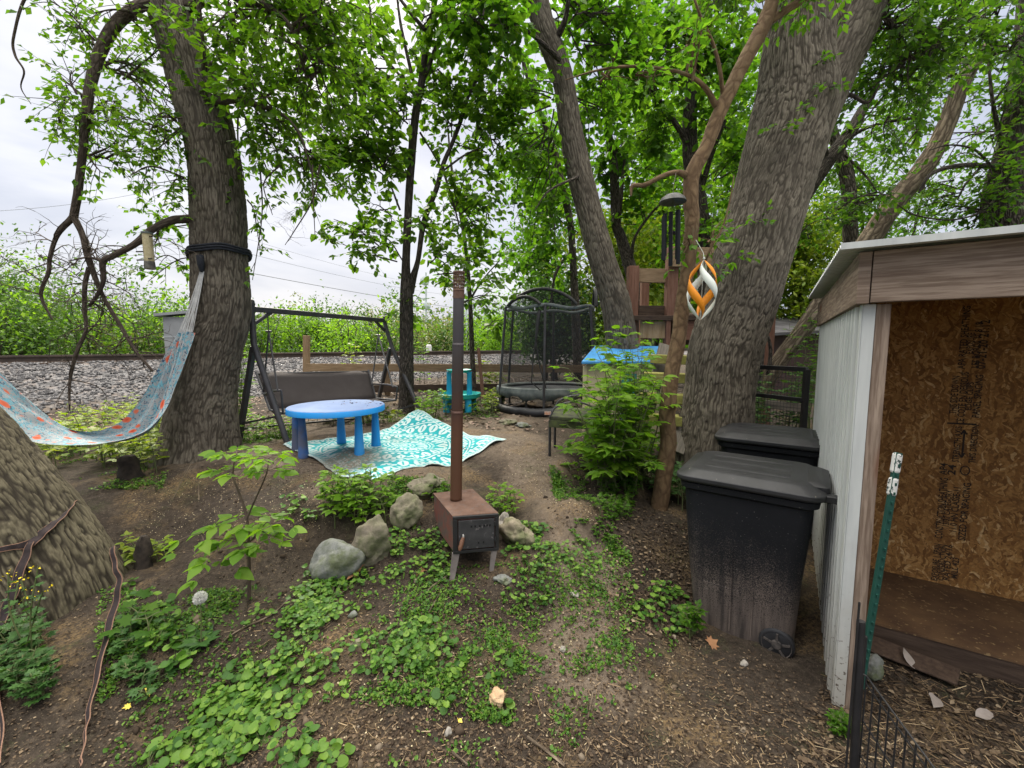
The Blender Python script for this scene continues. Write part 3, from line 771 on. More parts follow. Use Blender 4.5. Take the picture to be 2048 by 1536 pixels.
tree('dark trunk forking behind the hanging wind chime', (1412, 640, 7.4),
     [[(1425, 900, 7.4, 38), (1420, 700, 7.4, 36), (1414, 560, 7.4, 34), (1408, 480, 7.4, 32), (1398, 410, 7.4, 30), (1385, 340, 7.4, 30), (1379, 260, 7.4, 26), (1383, 180, 7.4, 22), (1395, 90, 7.4, 18), (1405, -20, 7.4, 12)],
      [(1396, 400, 7.4, 14), (1420, 320, 7.2, 9), (1450, 240, 7, 6)], [(1383, 300, 7.4, 13), (1340, 230, 7.2, 9), (1290, 160, 7, 6), (1262, 110, 6.9, 4)]],
     MAT['bark_dark'], [(1320, 150, 90, 80, 22), (1390, 70, 100, 80, 22), (1470, 120, 60, 90, 14), (1300, 250, 70, 60, 11), (1440, 240, 60, 60, 10), (1480, 330, 40, 60, 7), (1330, 40, 90, 60, 18), (1430, 430, 50, 50, 6)], MAT['leaf_b'], 7.2, .095, 'wide', 6, 8, .42)

# ------------------------------------------------------------------ the great oak-barked trunk by the bins
D8 = 4.3
t8 = thing('tree', 'massive furrowed trunk forking high above the two black bins', 'tree', at(1420, 960, D8))
big_trunk('trunk', t8, [(1418, 985, D8, 178), (1420, 930, D8, 158), (1428, 860, D8, 140), (1437, 775, D8, 128), (1447, 700, D8, 130), (1480, 600, D8, 130), (1500, 525, D8, 133), (1550, 350, D8, 134), (1580, 260, D8, 140), (1594, 200, D8, 138), (1594, 120, D8, 120), (1598, 60, D8, 112), (1602, -10, D8, 108), (1610, -140, D8, 98), (1630, -320, D8, 80), (1640, -520, D8, 60)],
          MAT['bark'], 480, .0105, flare=[(1.2, .5, .3, .10), (3.3, .5, .3, .12), (4.8, .5, .3, .10)], spacing=102, amp=.009)
big_trunk('trunk', t8, [(1600, 300, D8, 70), (1640, 200, D8, 82), (1665, 140, D8, 82), (1690, 89, D8, 80), (1726, 0, D8, 78), (1770, -110, D8, 72), (1840, -300, D8, 54)], MAT['bark'], 250, .014, spacing=100, amp=.008)
b = MB(); lv = Leaves(BIG)
ps = [limb(b, p, 6, 8) for p in [[(1720, 10, 4.3, 26), (1800, -60, 4.0, 18), (1900, -80, 3.7, 12)], [(1610, -120, 4.3, 30), (1520, -200, 4.0, 18), (1430, -220, 3.8, 10)],
    [(1760, -80, 4.3, 26), (1850, -40, 4.6, 16), (1940, 30, 4.8, 9), (1990, 110, 4.9, 5)], [(1665, 200, 4.35, 12), (1700, 190, 4.3, 8), (1735, 205, 4.2, 6), (1760, 170, 4.1, 3)], [(1730, -20, 4.2, 16), (1790, 60, 4.2, 8), (1830, 120, 4.3, 4)]]]
for (u, v, ru, rv_, nb, dd) in ((1800, 30, 90, 60, 22, 4.2), (1890, 60, 100, 70, 26, 4.4), (1990, 40, 90, 70, 22, 4.6), (1790, 130, 70, 60, 18, 4.4), (1850, 150, 80, 60, 15, 6.6), (1985, 110, 60, 50, 9, 6.6), (1740, 180, 50, 50, 9, 4.6), (1450, 20, 70, 60, 13, 4.0), (1780, 240, 60, 50, 10, 5.4), (1500, -40, 90, 50, 10, 4.0), (2040, 110, 60, 60, 11, 4.4), (1730, 290, 50, 40, 6, 5.2)):
    c = at(u, v, dd); k = dd / FPX
    an = min([q for p in ps for q in p], key=lambda p: (p - c).length)
    blob(b, lv, an, c, (ru * k, .6, rv_ * k), nb, 6, 8, .062, .32, .008, .3)
for (u, v) in ((1605, 215), (1640, 120), (1555, 255), (1520, 440), (1440, 470), (1475, 520), (1650, 175), (1430, 540)):
    p = at(u, v, D8 - .32 + .0); p.y = D8 - .30
    for k in range(3): twig(b, lv, p + rv(.02), Vector((R.gauss(0, .8), -.6, R.uniform(-.2, .6))), .14, 5, .05)
b.build('branch', MAT['bark_dark'], t8, 60, rest=True); lv.build('crown', MAT['leaf_dark'], t8, 'oval')

# ------------------------------------------------------------------ smooth brown sapling with the spinner
D9 = 3.4
t9 = tree('slender smooth brown trunk in front of the mossy ladder', (1318, 1015, D9),
     [[(1314, 1050, D9, 38), (1319, 1010, D9, 34), (1330, 930, D9, 33), (1337, 885, D9, 32), (1334, 840, D9, 31), (1338, 788, D9, 31), (1346, 730, D9, 29), (1355, 690, D9, 29), (1364, 620, D9, 28), (1372, 560, D9, 27), (1380, 500, D9, 27), (1384, 440, D9, 27), (1381, 395, D9, 28), (1386, 345, D9, 29), (1412, 295, D9, 26), (1435, 235, D9, 26), (1460, 180, D9, 26), (1490, 120, D9, 26), (1525, 55, D9, 28), (1545, 0, D9, 24), (1570, -90, D9, 18), (1590, -200, D9, 10)],
      [(1515, 60, D9, 22), (1545, 38, D9, 15), (1580, 15, D9 - .05, 14), (1620, -10, D9 - .1, 13), (1680, -60, D9 - .2, 8)],
      [(1384, 355, D9, 16), (1355, 345, D9 - .02, 11), (1325, 352, D9 - .04, 9), (1290, 370, D9 - .05, 9), (1265, 372, D9 - .05, 8), (1262, 392, D9 - .06, 4)],
      [(1432, 212, D9, 12), (1410, 175, D9 - .05, 9), (1375, 150, D9 - .1, 7), (1320, 137, D9 - .15, 6), (1250, 133, D9 - .15, 5), (1190, 142, D9 - .15, 4), (1130, 160, D9 - .15, 2)],
      [(1446, 195, D9, 8), (1440, 140, D9 - .05, 7), (1425, 85, D9 - .05, 6), (1400, 30, D9 - .1, 5), (1380, -30, D9 - .1, 4)],
      [(1395, 560, D9 - .02, 5), (1420, 500, D9 - .1, 5), (1445, 455, D9 - .1, 4), (1460, 400, D9 - .1, 3), (1468, 350, D9 - .1, 2)]],
     MAT['bark_brown'], [(1270, 165, 50, 20, 4), (1200, 165, 30, 20, 2), (1400, 60, 50, 50, 7), (1600, -40, 90, 50, 8), (1420, 475, 30, 25, 3), (1390, 470, 40, 25, 3), (1640, -20, 60, 30, 4)], MAT['leaf_b'], D9 - .1, .055, 'oval', 5, 7, .22, ry=.2, trunk_lump=.09)

# ------------------------------------------------------------------ trees beyond the shed
tree('leaning weathered dead trunk slanting up behind the shed roof', (1500, 840, 6.0),
     [[(1490, 870, 6, 34), (1508, 815, 6, 30), (1553, 731, 6, 30), (1610, 655, 6, 32), (1668, 572, 6, 36), (1729, 495, 6, 38), (1785, 410, 6, 36), (1842, 342, 6, 34), (1875, 290, 6, 31), (1897, 239, 6, 29), (1922, 171, 6, 27), (1948, 125, 6, 22), (1974, 85, 6, 9)],
      [(1525, 790, 6, 10), (1537, 740, 5.95, 8), (1541, 700, 5.95, 7), (1536, 672, 5.95, 6)]],
     MAT['bark_dead'], [(1950, 180, 40, 40, 2)], MAT['leaf_dark'], 6.0, .07)
tree('short upright grey trunk behind the shed roof beside the leaning dead one', (1703, 560, 6.6),
     [[(1706, 900, 6.6, 32), (1705, 600, 6.6, 27), (1702, 495, 6.6, 25), (1698, 420, 6.6, 25), (1697, 376, 6.6, 24), (1686, 325, 6.6, 22), (1672, 285, 6.6, 19), (1660, 240, 6.6, 14)]],
     MAT['bark_mid'], [(1650, 240, 60, 50, 8), (1730, 320, 50, 50, 7), (1640, 400, 40, 50, 5), (1740, 390, 60, 35, 7)], MAT['leaf_dark'], 6.6, .08, 'oval', 6, 9, .4)
tree('dark limb reaching out to the right from behind the massive trunk', (1540, 560, 5.6),
     [[(1490, 900, 5.6, 34), (1530, 560, 5.6, 30), (1575, 450, 5.6, 27), (1608, 393, 5.6, 26), (1640, 345, 5.6, 26), (1672, 300, 5.6, 24), (1700, 265, 5.6, 21), (1724, 222, 5.6, 17), (1745, 190, 5.6, 10), (1770, 120, 5.5, 6)],
      [(1688, 285, 5.6, 9), (1720, 262, 5.5, 7), (1758, 248, 5.4, 6), (1800, 240, 5.3, 5), (1850, 235, 5.2, 3)], [(1655, 322, 5.6, 8), (1650, 285, 5.5, 6), (1640, 250, 5.4, 4)], [(1690, 310, 5.6, 5), (1730, 350, 5.5, 4), (1755, 385, 5.4, 2)]],
     MAT['bark_dark'], [(1800, 270, 70, 40, 9, 6.9), (1850, 220, 60, 40, 7, 6.9), (1780, 330, 60, 35, 7, 6.9), (1640, 250, 35, 40, 5), (1740, 400, 60, 30, 8), (1640, 460, 40, 40, 5)], MAT['leaf_dark'], 5.5, .07, 'oval', 6, 9, .36)
tree('dark ivy-covered trunk at the far right above the shed roof', (2015, 560, 5.2),
     [[(2030, 900, 5.2, 95), (2025, 560, 5.2, 86), (2018, 460, 5.2, 78), (2014, 380, 5.2, 66), (2022, 320, 5.2, 54), (2034, 240, 5.2, 40), (2045, 100, 5.2, 28), (2050, -40, 5.2, 18)],
      [(2000, 335, 5.2, 12), (1960, 331, 5.1, 10), (1922, 331, 5.0, 9), (1885, 338, 5.0, 8), (1858, 352, 4.9, 7), (1838, 385, 4.9, 4)],
      [(1995, 395, 5.2, 6), (1960, 425, 5.0, 4), (1900, 440, 5.0, 3), (1830, 430, 5.0, 3), (1795, 410, 5.0, 2)],
      [(2005, 300, 5.2, 10), (1985, 200, 5.1, 6), (1975, 100, 5.1, 4)], [(1990, 340, 5.1, 5), (1950, 300, 5, 4), (1900, 290, 5, 3), (1860, 300, 4.9, 2)], [(1960, 335, 5.1, 4), (1930, 370, 5, 4), (1915, 400, 5, 2)]],
     MAT['bark_dark'], [(1880, 300, 60, 40, 5, 6.7), (1985, 250, 40, 60, 7), (2030, 170, 50, 60, 9), (1850, 400, 70, 30, 6, 6.7), (1950, 425, 60, 22, 6), (1990, 420, 50, 50, 8, 4.9), (2020, 330, 50, 60, 9, 4.9), (1880, 370, 50, 30, 4, 6.7), (1800, 455, 60, 20, 4, 6.7)], MAT['leaf_dark'], 5.1, .068, 'oval', 6, 9, .34)
# ------------------------------------------------------------------ the bright wood behind the yard
def far_tree(name, label, u, v0, d, ch, nl, ls, mat, rad, tw=.06, cat='tree', low=.35):
    """small tree: base point, crown height in px, leaves scattered on boughs"""
    base = at(u, v0, d); base.z = gp(base.x, base.y) - .05
    t = thing(name, label, cat, base)
    k = d / FPX; H = ch * k
    top = base + Vector((R.gauss(0, .1) * H, R.gauss(0, .1) * H, H))
    b = MB(); pts = [Vector(p) for p in cr([tuple(base), tuple(base.lerp(top, .5) + rv(.04 * H)), tuple(top)], 5)]
    b.tube(pts, [tw * (1 - .085 * i) for i in range(len(pts))], 7)
    b.build('trunk', MAT['bark_dark'], t, 60, rest=True)
    lv = Leaves(); b = MB(); r = rad * k
    nb = max(10, nl // 60)
    for q in range(nb):
        s = low + (1 - low) * R.random()
        j = min(len(pts) - 1, int(s * len(pts))); a = pts[max(0, j - 1)]
        an = R.random() * 2 * PI; w = r * (1.25 - .8 * abs(s - .45)) * R.uniform(.35, 1.05)
        e = base + Vector((math.cos(an) * w, math.sin(an) * w, H * s + R.gauss(.04, .06) * H))
        b.tube([a, a.lerp(e, .5) + rv(.05 * r), e], [.012, .008, .004], 3, False)
        n = 60; m = NR.random((n, 1)) ** .6
        P = np.array(a)[None] + (np.array(e) - np.array(a))[None] * m + NR.normal(0, .13 * r + .02, (n, 3))
        D = NR.normal(size=(n, 3)) + np.array([0, 0, -.3]); N_ = NR.normal(0, .5, (n, 3)) + np.array([0, 0, 1])
        lv.extend(P, D, N_, ls * NR.uniform(.6, 1.3, n))
    b.build('branch', MAT['bark_dark'], t, None, rest=True)
    lv.build('crown', mat, t, 'oval')
    return t

for (label, u, v0, d, ch, nl, ls, mat, rad) in (
    ('bright green leafy tree filling the gap right of the trampoline', 1215, 800, 11, 330, 6500, .15, 'leaf_yellow', 110),
    ('tall bright green tree behind the wind chime', 1330, 780, 12, 560, 9000, .16, 'leaf_bright', 130),
    ('lush green tree seen between the play tower posts', 1300, 780, 14, 330, 5000, .18, 'leaf_b', 110),
    ('bright yellow-green tree behind the dark brown hut', 1590, 760, 11, 340, 7500, .14, 'leaf_yellow', 95),
    ('tall mid-green tree rising between the leaning trunks', 1090, 790, 13, 480, 5000, .17, 'leaf_b', 80),
    ('dense green tree behind the trampoline netting', 1110, 800, 10.5, 200, 5500, .13, 'weed_dark', 90),
    ('tall green tree behind the massive trunk', 1480, 780, 13, 620, 8000, .17, 'leaf_b', 120),
    ('mid-green tree rising over the corner of the shed roof', 1660, 740, 12, 420, 5000, .14, 'leaf_dark', 90),
    ('airy green tree far above the shed roof', 1860, 740, 12, 430, 3200, .12, 'leaf_dark', 150),
    ('leafy green tree behind the boards of the play tower', 1420, 790, 12, 300, 4500, .15, 'leaf_bright', 90)):
    far_tree('woodland_tree', label, u, v0, d, ch, nl, ls, MAT[mat], rad, .10)

# ------------------------------------------------------------------ scrub beyond the track
def rail_pt(s, e): return R0 + RT * s + RN * e
lvA, lvB, lvC = Leaves(), Leaves(), Leaves(); bb = MB()
for k in range(210):
    s = R.uniform(-14, 62); e = -R.uniform(5.2, 15)
    x, y = rail_pt(s, e)
    if y < 6 or abs(x / y) > 1.7: continue
    z = gp(x, y); h = R.uniform(1.7, 2.7) * (1 + .014 * y) * (1.4 if s < 1 else 1)
    for q in range(4):
        bb.tube([(x + R.gauss(0, .2), y + R.gauss(0, .2), z - .1), (x + R.gauss(0, .4), y + R.gauss(0, .4), z + h * .6), (x + R.gauss(0, .7), y + R.gauss(0, .7), z + h)], [.03, .02, .006], 4, False)
    n = int(1000 * (1 if y < 30 else .7)); w = h * .55
    c = NR.normal(0, 1, (14, 3)) * np.array([w * .62, w * .62, h * .26]) + np.array([x, y, z + h * .55])
    P = c[NR.integers(0, 14, n)] + NR.normal(0, .24 * w, (n, 3))
    P[:, 2] = np.maximum(P[:, 2], z + .05)
    L = (lvA, lvB, lvC)[NR.choice(3, p=(.62, .10, .28))]
    L.extend(P, NR.normal(size=(n, 3)), NR.normal(0, .6, (n, 3)) + np.array([0, 0, 1]), (.075 + .0042 * y) * NR.uniform(.6, 1.4, n))
th = lvA.build('scrub_thicket', MAT['leaf_far'], None, 'oval'); props(th, 'pale green scrub massed beyond the railway track', 'scrub', kind='stuff')
th = lvB.build('scrub_thicket', MAT['leaf_far2'], None, 'oval'); props(th, 'budding beige-green brush among the scrub beyond the railway track', 'scrub', kind='stuff')
th = lvC.build('scrub_thicket', MAT['leaf_bright'], None, 'oval'); props(th, 'fresh yellow-green bushes among the scrub beyond the railway track', 'scrub', kind='stuff')
th = bb.build('scrub_thicket', MAT['bark_mid'], None, None, rest=True); props(th, 'bare grey-brown stems inside the scrub beyond the railway track', 'scrub', kind='stuff')
for (label, u, v0, d, ch, nl, ls, mat, rad) in (
    ('tall shrubby tree at the left edge beyond the gravel bank', 20, 700, 16, 190, 7000, .095, 'leaf_far', 90),
    ('loose pale tree over the scrub left of the hanging dead branches', 110, 700, 18, 135, 4500, .09, 'leaf_far', 60),
    ('thin budding tree over the scrub seen through the hanging dead branches', 230, 700, 19, 150, 2600, .07, 'leaf_far2', 60),
    ('slim budding tree poking above the swing frame', 548, 700, 26, 100, 2600, .09, 'leaf_far2', 34),
    ('small bare-topped tree above the middle of the swing bar', 735, 700, 28, 100, 2400, .09, 'leaf_far2', 26),
    ('pointed fresh green tree between stove pipe and trampoline', 990, 700, 26, 95, 3200, .13, 'leaf_bright', 34),
    ('rounded yellow-green bush tree right behind the track at the stove pipe', 890, 705, 24, 68, 1900, .17, 'leaf_far', 42)):
    far_tree('scrub_tree', label, u, v0, d, ch, nl, ls, MAT[mat], rad, .05, low=.2)
# wooded skyline far away
lv = Leaves()
for k in range(260):
    a = R.uniform(-1.0, 1.0); y = R.uniform(70, 120); x = y * math.tan(a)
    z = .5; h = R.uniform(4, 7.5); n = 130
    P = NR.normal(0, 1, (n, 3)) * np.array([2.6, 2.6, h * .26]) + np.array([x, y, z + h * .5]); P[:, 2] = np.maximum(P[:, 2], z)
    lv.extend(P, NR.normal(size=(n, 3)), NR.normal(0, .6, (n, 3)) + np.array([0, 0, 1]), .9 * NR.uniform(.6, 1.4, n))
props(lv.build('distant_wood', MAT['leaf_far'], None, 'oval'), 'low green wood along the far skyline', 'wood', kind='stuff')

# ------------------------------------------------------------------ signal masts, power lines, trackside cabinet, white marker
WIRE = plain('dull_wire', (.12, .12, .14), (.18, .18, .2), 3, .6, 0)
MASTM = plain('pale_galvanised_steel', (.42, .47, .47), (.55, .6, .6), 3, .5, .1)
for (u0, v0, d0, u1, v1, d1, r, lab) in ((495, 545, 30, 1060, 632, 60, .022, 'dark cable sloping down behind the swing towards the trampoline'), (470, 500, 34, 900, 590, 66, .014, 'thin pale wire above the dark cable'), (470, 470, 36, 880, 575, 70, .012, 'topmost thin wire above the swing'),
    (-60, 425, 30, 330, 375, 42, .014, 'thin wire rising to the right across the left sky'), (-60, 466, 34, 420, 510, 60, .012, 'upper of the thin wires sagging behind the dead branches'), (-60, 484, 34, 420, 522, 60, .012, 'middle thin wire sagging behind the dead branches'), (-60, 506, 34, 420, 534, 60, .012, 'lowest thin wire just above the scrub at the left')):
    a, c = at(u0, v0, d0), at(u1, v1, d1)
    b = MB(); pts = []
    for k in range(17):
        s = k / 16; p = a.lerp(c, s); p.z -= .5 * 4 * s * (1 - s) * (d0 / 40); pts.append(p)
    b.tube(pts, r, 5, False); props(b.build('power_line', WIRE, None, 60), lab, 'cable', 'wires crossing the sky')
def signal(label, u, vb, vt, d, discs, arms):
    p = at(u, vb, d); p.z = gp(p.x, p.y)
    t = thing('railway_signal', label, 'railway signal', p, 'signals along the track')
    top = at(u, vt, d); k = d / FPX
    b = MB(); b.tube([p, top], .07, 8); b.build('mast', MASTM, t, 60)
    for (du, v, r) in discs:
        q = at(u + du, v, d)
        b = MB(); M = Matrix.Rotation(PI / 2, 3, 'X')
        b.lathe([(.0, .06), (r * k * .6, .05), (r * k, .0), (r * k, -.04), (0, -.06)], 20, q + Vector((0, -.1, 0)), False, M); b.build('signal_disc', MASTM, t, 50)
    for (u0, v, u1) in arms:
        b = MB(); b.bar(at(u0, v, d), at(u1, v, d), .08, .08); b.build('cross_arm', MASTM, t)
signal('pale signal mast with two small discs seen right of the slim tree', 852, 705, 545, 34, [(-2, 562, 9), (2, 612, 8)], [(832, 597, 858)])
signal('pale signal mast with one big disc just above the stove pipe', 933, 705, 500, 30, [(-2, 522, 12)], [])
p = at(372, 716, 15.5); p.z = gp(p.x, p.y)
cab = thing('trackside_cabinet', 'pale grey metal equipment cabinet beyond the track behind the hammock cords', 'cabinet', p)
CABM = plain('pale_grey_cabinet_paint', (.22, .23, .24), (.28, .29, .30), 2, .55, 0)
rz = .55
b = MB(); b.box((p.x, p.y, p.z + .95), (1.05, .9, 1.9), rz); b.build('body', CABM, cab, bevel=.02)
b = MB()
M = Matrix.Rotation(rz, 3, 'Z')
b.slab([p + M @ Vector(q) for q in ((-.75, -.58, 1.9), (.75, -.58, 2.12), (.75, .58, 2.12), (-.75, .58, 1.9))], (0, 0, .09)); b.build('roof', plain('grey_cabinet_roof', (.2, .21, .23), (.27, .28, .3), 2, .6, 0), cab)
b = MB()
for z in (.5, 1.2): b.bar(p + M @ Vector((-.55, -.455, z)), p + M @ Vector((.55, -.455, z)), .02, .05)
b.bar(p + M @ Vector((0, -.455, .15)), p + M @ Vector((0, -.455, 1.8)), .012, .03); b.build('door_seam', plain('cabinet_trim', (.3, .32, .34), (.36, .38, .4), 2, .6, 0), cab)
p = at(858, 706, 19.5); p.z = gp(p.x, p.y)
b = MB(); b.box((p.x, p.y, p.z + .22), (.22, .16, .44), .5); b.box((p.x, p.y, p.z + .46), (.16, .11, .05), .5)
props(b.build('marker_post', plain('white_marker_paint', (.62, .62, .6), (.72, .72, .7), 4, .7, .1), None, bevel=.015), 'short white marker block beside the rail right of the slim tree', 'marker post')
def V3(*a): return Vector(a)
# ------------------------------------------------------------------ patio swing
sw = thing('patio_swing', 'dark grey metal patio swing with a sling bench hanging between its A-frames', 'patio swing', at(640, 850, 5.0))
M_ = MAT['grey_steel']
TL, TR = at(503, 618, 4.3), at(770, 641, 6.3)
def aframe(top, near, far, kink_n, kink_f):
    b = MB(); b.tube([Vector(p) for p in cr([tuple(top + V3(0, 0, .06)), tuple(top - V3(0, 0, .05)), tuple(kink_n)], 3)] + [near], .030, 8); b.build('leg', M_, sw, 50)
    b = MB(); b.bar(kink_n.lerp(kink_f, .35), far, .05, .05); b.build('leg', M_, sw, bevel=.006)
nf, ff = at(574, 884, 4.2), at(478, 882, 4.45)
aframe(TL, nf, ff, at(508, 690, 4.28), at(505, 700, 4.34))
nf2, ff2 = at(846, 836, 5.9), at(757, 800, 6.6)
aframe(TR, nf2, ff2, at(784, 694, 6.22), at(774, 700, 6.35))
b = MB(); b.bar(TL, TR, .055, .055); b.build('top_bar', M_, sw, bevel=.008)
b = MB(); b.lathe([(.03, -.03), (.036, 0), (.03, .035), (.012, .05)], 10, TL + V3(0, 0, .05)); b.lathe([(.03, -.03), (.036, 0), (.03, .035)], 10, TR + V3(.03, 0, .06)); b.build('joint_cap', M_, sw, 50)
for (p, q, e) in ((TL, TR, .0), (TR, TL, .0)):
    b = MB(); d = (q - p).normalized(); b.bar(p + V3(0, 0, -.16), p + d * .22 + V3(0, 0, -.02), .03, .03); b.build('brace', M_, sw)
b = MB(); b.bar(at(478, 848, 4.42), at(560, 832, 4.25), .02, .02); b.build('cross_rod', M_, sw)
b = MB(); b.bar(at(480, 858, 4.42), at(755, 833, 6.0), .022, .022); b.bar(at(755, 833, 6.0), at(838, 806, 5.95), .022, .022); b.build('base_rod', M_, sw)
SLING = plain('brown_grey_sling_fabric', (.042, .035, .034), (.055, .047, .046), 3, .8, .35, 320, .001, spec=.2)
A, B_, C_, D_ = at(512, 744, 4.75), at(737, 740, 6.0), at(752, 797, 5.75), at(540, 820, 4.55)
rows = []
for i in range(7):
    s = i / 6; L_, R_ = A.lerp(D_, s), B_.lerp(C_, s); row = []
    for k in range(17):
        q = k / 16; p = L_.lerp(R_, q); ins = max(0, .06 - q * .5, .06 - (1 - q) * .5) if i == 0 else 0
        row.append(p + V3(0, .02 * math.sin(PI * s), -.5 * ins - .02 * math.sin(PI * q) * (1 - s)))
    rows.append(row)
b = MB(); b.grid(rows); b.build('backrest', SLING, sw, 60, solid=.012)
F1, F2 = at(566, 826, 4.28), at(792, 800, 5.45)
rows = [[D_.lerp(F1, i / 5).lerp(C_.lerp(F2, i / 5), k / 12) + V3(0, 0, -.03 * math.sin(PI * i / 5)) for k in range(13)] for i in range(6)]
b = MB(); b.grid(rows); b.build('seat', SLING, sw, 60, solid=.012)
b = MB(); b.tube([A, D_, F1], .014, 6); b.tube([B_, C_, F2], .014, 6); b.tube([F1, F2], .014, 6); b.tube([A + V3(0, 0, -.02), B_ + V3(0, 0, -.02)], .012, 6); b.build('seat_frame', M_, sw, 50)
for (s0, s1, s2) in ((A.lerp(D_, .6), at(562, 781, 4.25), F1), (B_.lerp(C_, .5), at(795, 774, 5.4), F2)):
    b = MB(); b.tube([Vector(q) for q in cr([tuple(s0), tuple(s0.lerp(s1, .6) + V3(0, 0, .015)), tuple(s1)], 4)], .013, 6); b.tube([s1, s2], .012, 6); b.build('armrest', M_, sw, 50)
for (e, pa, pb) in ((TL + (TR - TL) * .085, A.lerp(D_, .55), at(556, 783, 4.27)), (TL + (TR - TL) * .925, B_.lerp(C_, .45), at(786, 775, 5.42))):
    b = MB(); q = e + V3(0, 0, -.22)
    b.tube([e, q], .006, 5); b.tube([q + V3(.03, 0, 0), q, q - V3(.03, 0, 0)], .012, 5); b.tube([q, pa], .010, 6); b.tube([q, pb], .010, 6); b.build('hanger', M_, sw, 50)

# ------------------------------------------------------------------ round children's table
TB = NT('blue_toy_plastic'); co = TB.obj()
TBm = TB.end(TB.mix(TB.ramp(TB.noise(co, 5, 5, .6), [(.45, 0), (.75, .35)]), (.010, .24, .62), (.09, .17, .28)), .45, None, 0, .4)
TT = NT('sun_bleached_blue_plastic'); co = TT.obj()
TTc = TT.ramp(TT.noise(co, 4, 4), [(.3, (.15, .21, .37)), (.7, (.21, .27, .40))])
TTc = TT.mix(TT.ramp(TT.noise(TT.scale(co, (1, 2.4, 1)), 9, 6, .75), [(.64, 0), (.70, .75)]), TTc, (.06, .05, .05))
TTm = TT.end(TTc, .85, None, 0, .12)
tc = at(674, 810, 3.97); gz_t = gp(tc.x, tc.y); tc_t = tc.copy()
kt = thing('kids_table', 'round blue plastic children\'s table with five cone legs standing on the teal rug', 'table', (tc.x, tc.y, gz_t))
r_ = .435
b = MB(); b.lathe([(r_ - .004, -.006), (r_, -.01), (r_ + .002, -.055), (r_ - .015, -.06), (r_ - .05, -.045)], 72, tc, True); b.build('table_rim', TBm, kt, 45)
b = MB(); b.lathe([(r_ - .004, -.008), (r_ - .008, -.002), (r_ - .03, .0), (.0, .002)], 72, tc, False); b.build('tabletop', TTm, kt, 40)
DIRTY = NT('dirty_blue_leg'); co = DIRTY.obj()
DIRTYm = DIRTY.end(DIRTY.mix(DIRTY.ramp(DIRTY.noise(co, 6, 4), [(.38, .2), (.6, .8)]), (.03, .14, .42), (.12, .11, .115)), .65, None, 0, .3)
for (u, v, d, m) in ((607, 911, 3.80, DIRTYm), (594, 895, 4.02, DIRTYm), (683, 883, 4.33, TBm), (719, 908, 3.84, TBm), (752, 890, 4.15, TBm)):
    p = at(u, v, d); h = tc.z - .03 - p.z
    b = MB(); b.lathe([(.046, -.02), (.048, 0), (.045, .03), (.030, h * .8), (.028, h)], 20, p); b.build('leg', m, kt, 40)

# ------------------------------------------------------------------ outdoor rug
rugc = [at(566, 889, 4.16), at(745, 963, 3.07), at(1013, 880, 4.42), at(834, 838, 5.35)]
n = 330
uu, vv = np.meshgrid(np.linspace(0, 1, n), np.linspace(0, 1, n))
C4 = np.array([tuple(c) for c in rugc])
P = (C4[0] * ((1 - uu) * (1 - vv))[..., None] + C4[1] * (uu * (1 - vv))[..., None] + C4[2] * (uu * vv)[..., None] + C4[3] * ((1 - uu) * vv)[..., None])
P[..., 2] = np.maximum(gz(P[..., 0], P[..., 1]), gz(P[..., 0], P[..., 1], False)) + .012
rip = .020 * np.sin(uu * 17 + 5 * vv + 2 * fbm(uu, vv, 4, 2, 3)) * np.clip(uu * 1.2, 0, 1) + .012 * np.sin(vv * 25 - 8 * uu) + .012 * fbm(uu, vv, 9, 3, 5)
P[..., 2] += np.maximum(rip, -.004) * .8 + .15 * np.exp(-((uu - .02) ** 2 / .03 + (vv - 1.0) ** 2 / .02)) + .09 * np.exp(-((uu - .3) ** 2 / .05 + (vv - .95) ** 2 / .01))
def rug_pat(x, y):
    x, y = (x - .5) * 2, (y - .5) * 2
    r = np.hypot(x, y); th = np.arctan2(y, x); w = np.zeros_like(r)
    bands = [(.0, .11, 8, 'p'), (.13, .15, 0, 'l'), (.165, .205, 20, 'd'), (.22, .36, 14, 'p'), (.38, .395, 0, 'l'), (.41, .45, 36, 'd'), (.465, .62, 22, 'p'), (.635, .655, 0, 'l'), (.67, .71, 54, 'd'), (.725, .89, 28, 'p'), (.905, .925, 0, 'l'), (.94, .98, 68, 'd'), (1.0, 1.17, 32, 'p'), (1.19, 1.21, 0, 'l'), (1.23, 1.36, 40, 'p')]
    for a, b_, k, typ in bands:
        q = (r - a) / (b_ - a); ins = (q > 0) & (q < 1)
        if typ == 'l': w = np.where(ins, 1, w); continue
        f = np.abs(((th * k / (2 * PI)) + (.5 if k % 4 else 0)) % 1 - .5) * 2
        if typ == 'p':
            m = ins & (f < .70 * np.sin(PI * np.clip(q, 0, 1)) ** .7) & ~((f < .12) & (q > .2) & (q < .8))
            w = np.where(m, 1, w)
            f2 = np.abs(((th * k / (2 * PI)) + (.0 if k % 4 else .5)) % 1 - .5) * 2
            w = np.where(ins & (f2 < .3) & (np.abs(q - .82) < .14), 1, w)
        else: w = np.where(ins & ((f / .62) ** 2 + ((q - .5) / .45) ** 2 < 1), 1, w)
    m = np.maximum(np.abs(x), np.abs(y)); al = np.where(np.abs(x) > np.abs(y), y, x)
    w = np.where(m > .86, ((al * 14) % 1 < .55) & (np.abs(m - .895) < .028), w)
    w = np.where((np.abs(m - .855) < .01) | (np.abs(m - .985) < .016) | ((np.abs(m - .945) < .018) & ((al * 30) % 1 < .6)), 1, w)
    return w.astype(float)
me_i = np.arange(n * n).reshape(n, n)
Q = np.stack([me_i[:-1, :-1], me_i[:-1, 1:], me_i[1:, 1:], me_i[1:, :-1]], -1).reshape(-1, 4)
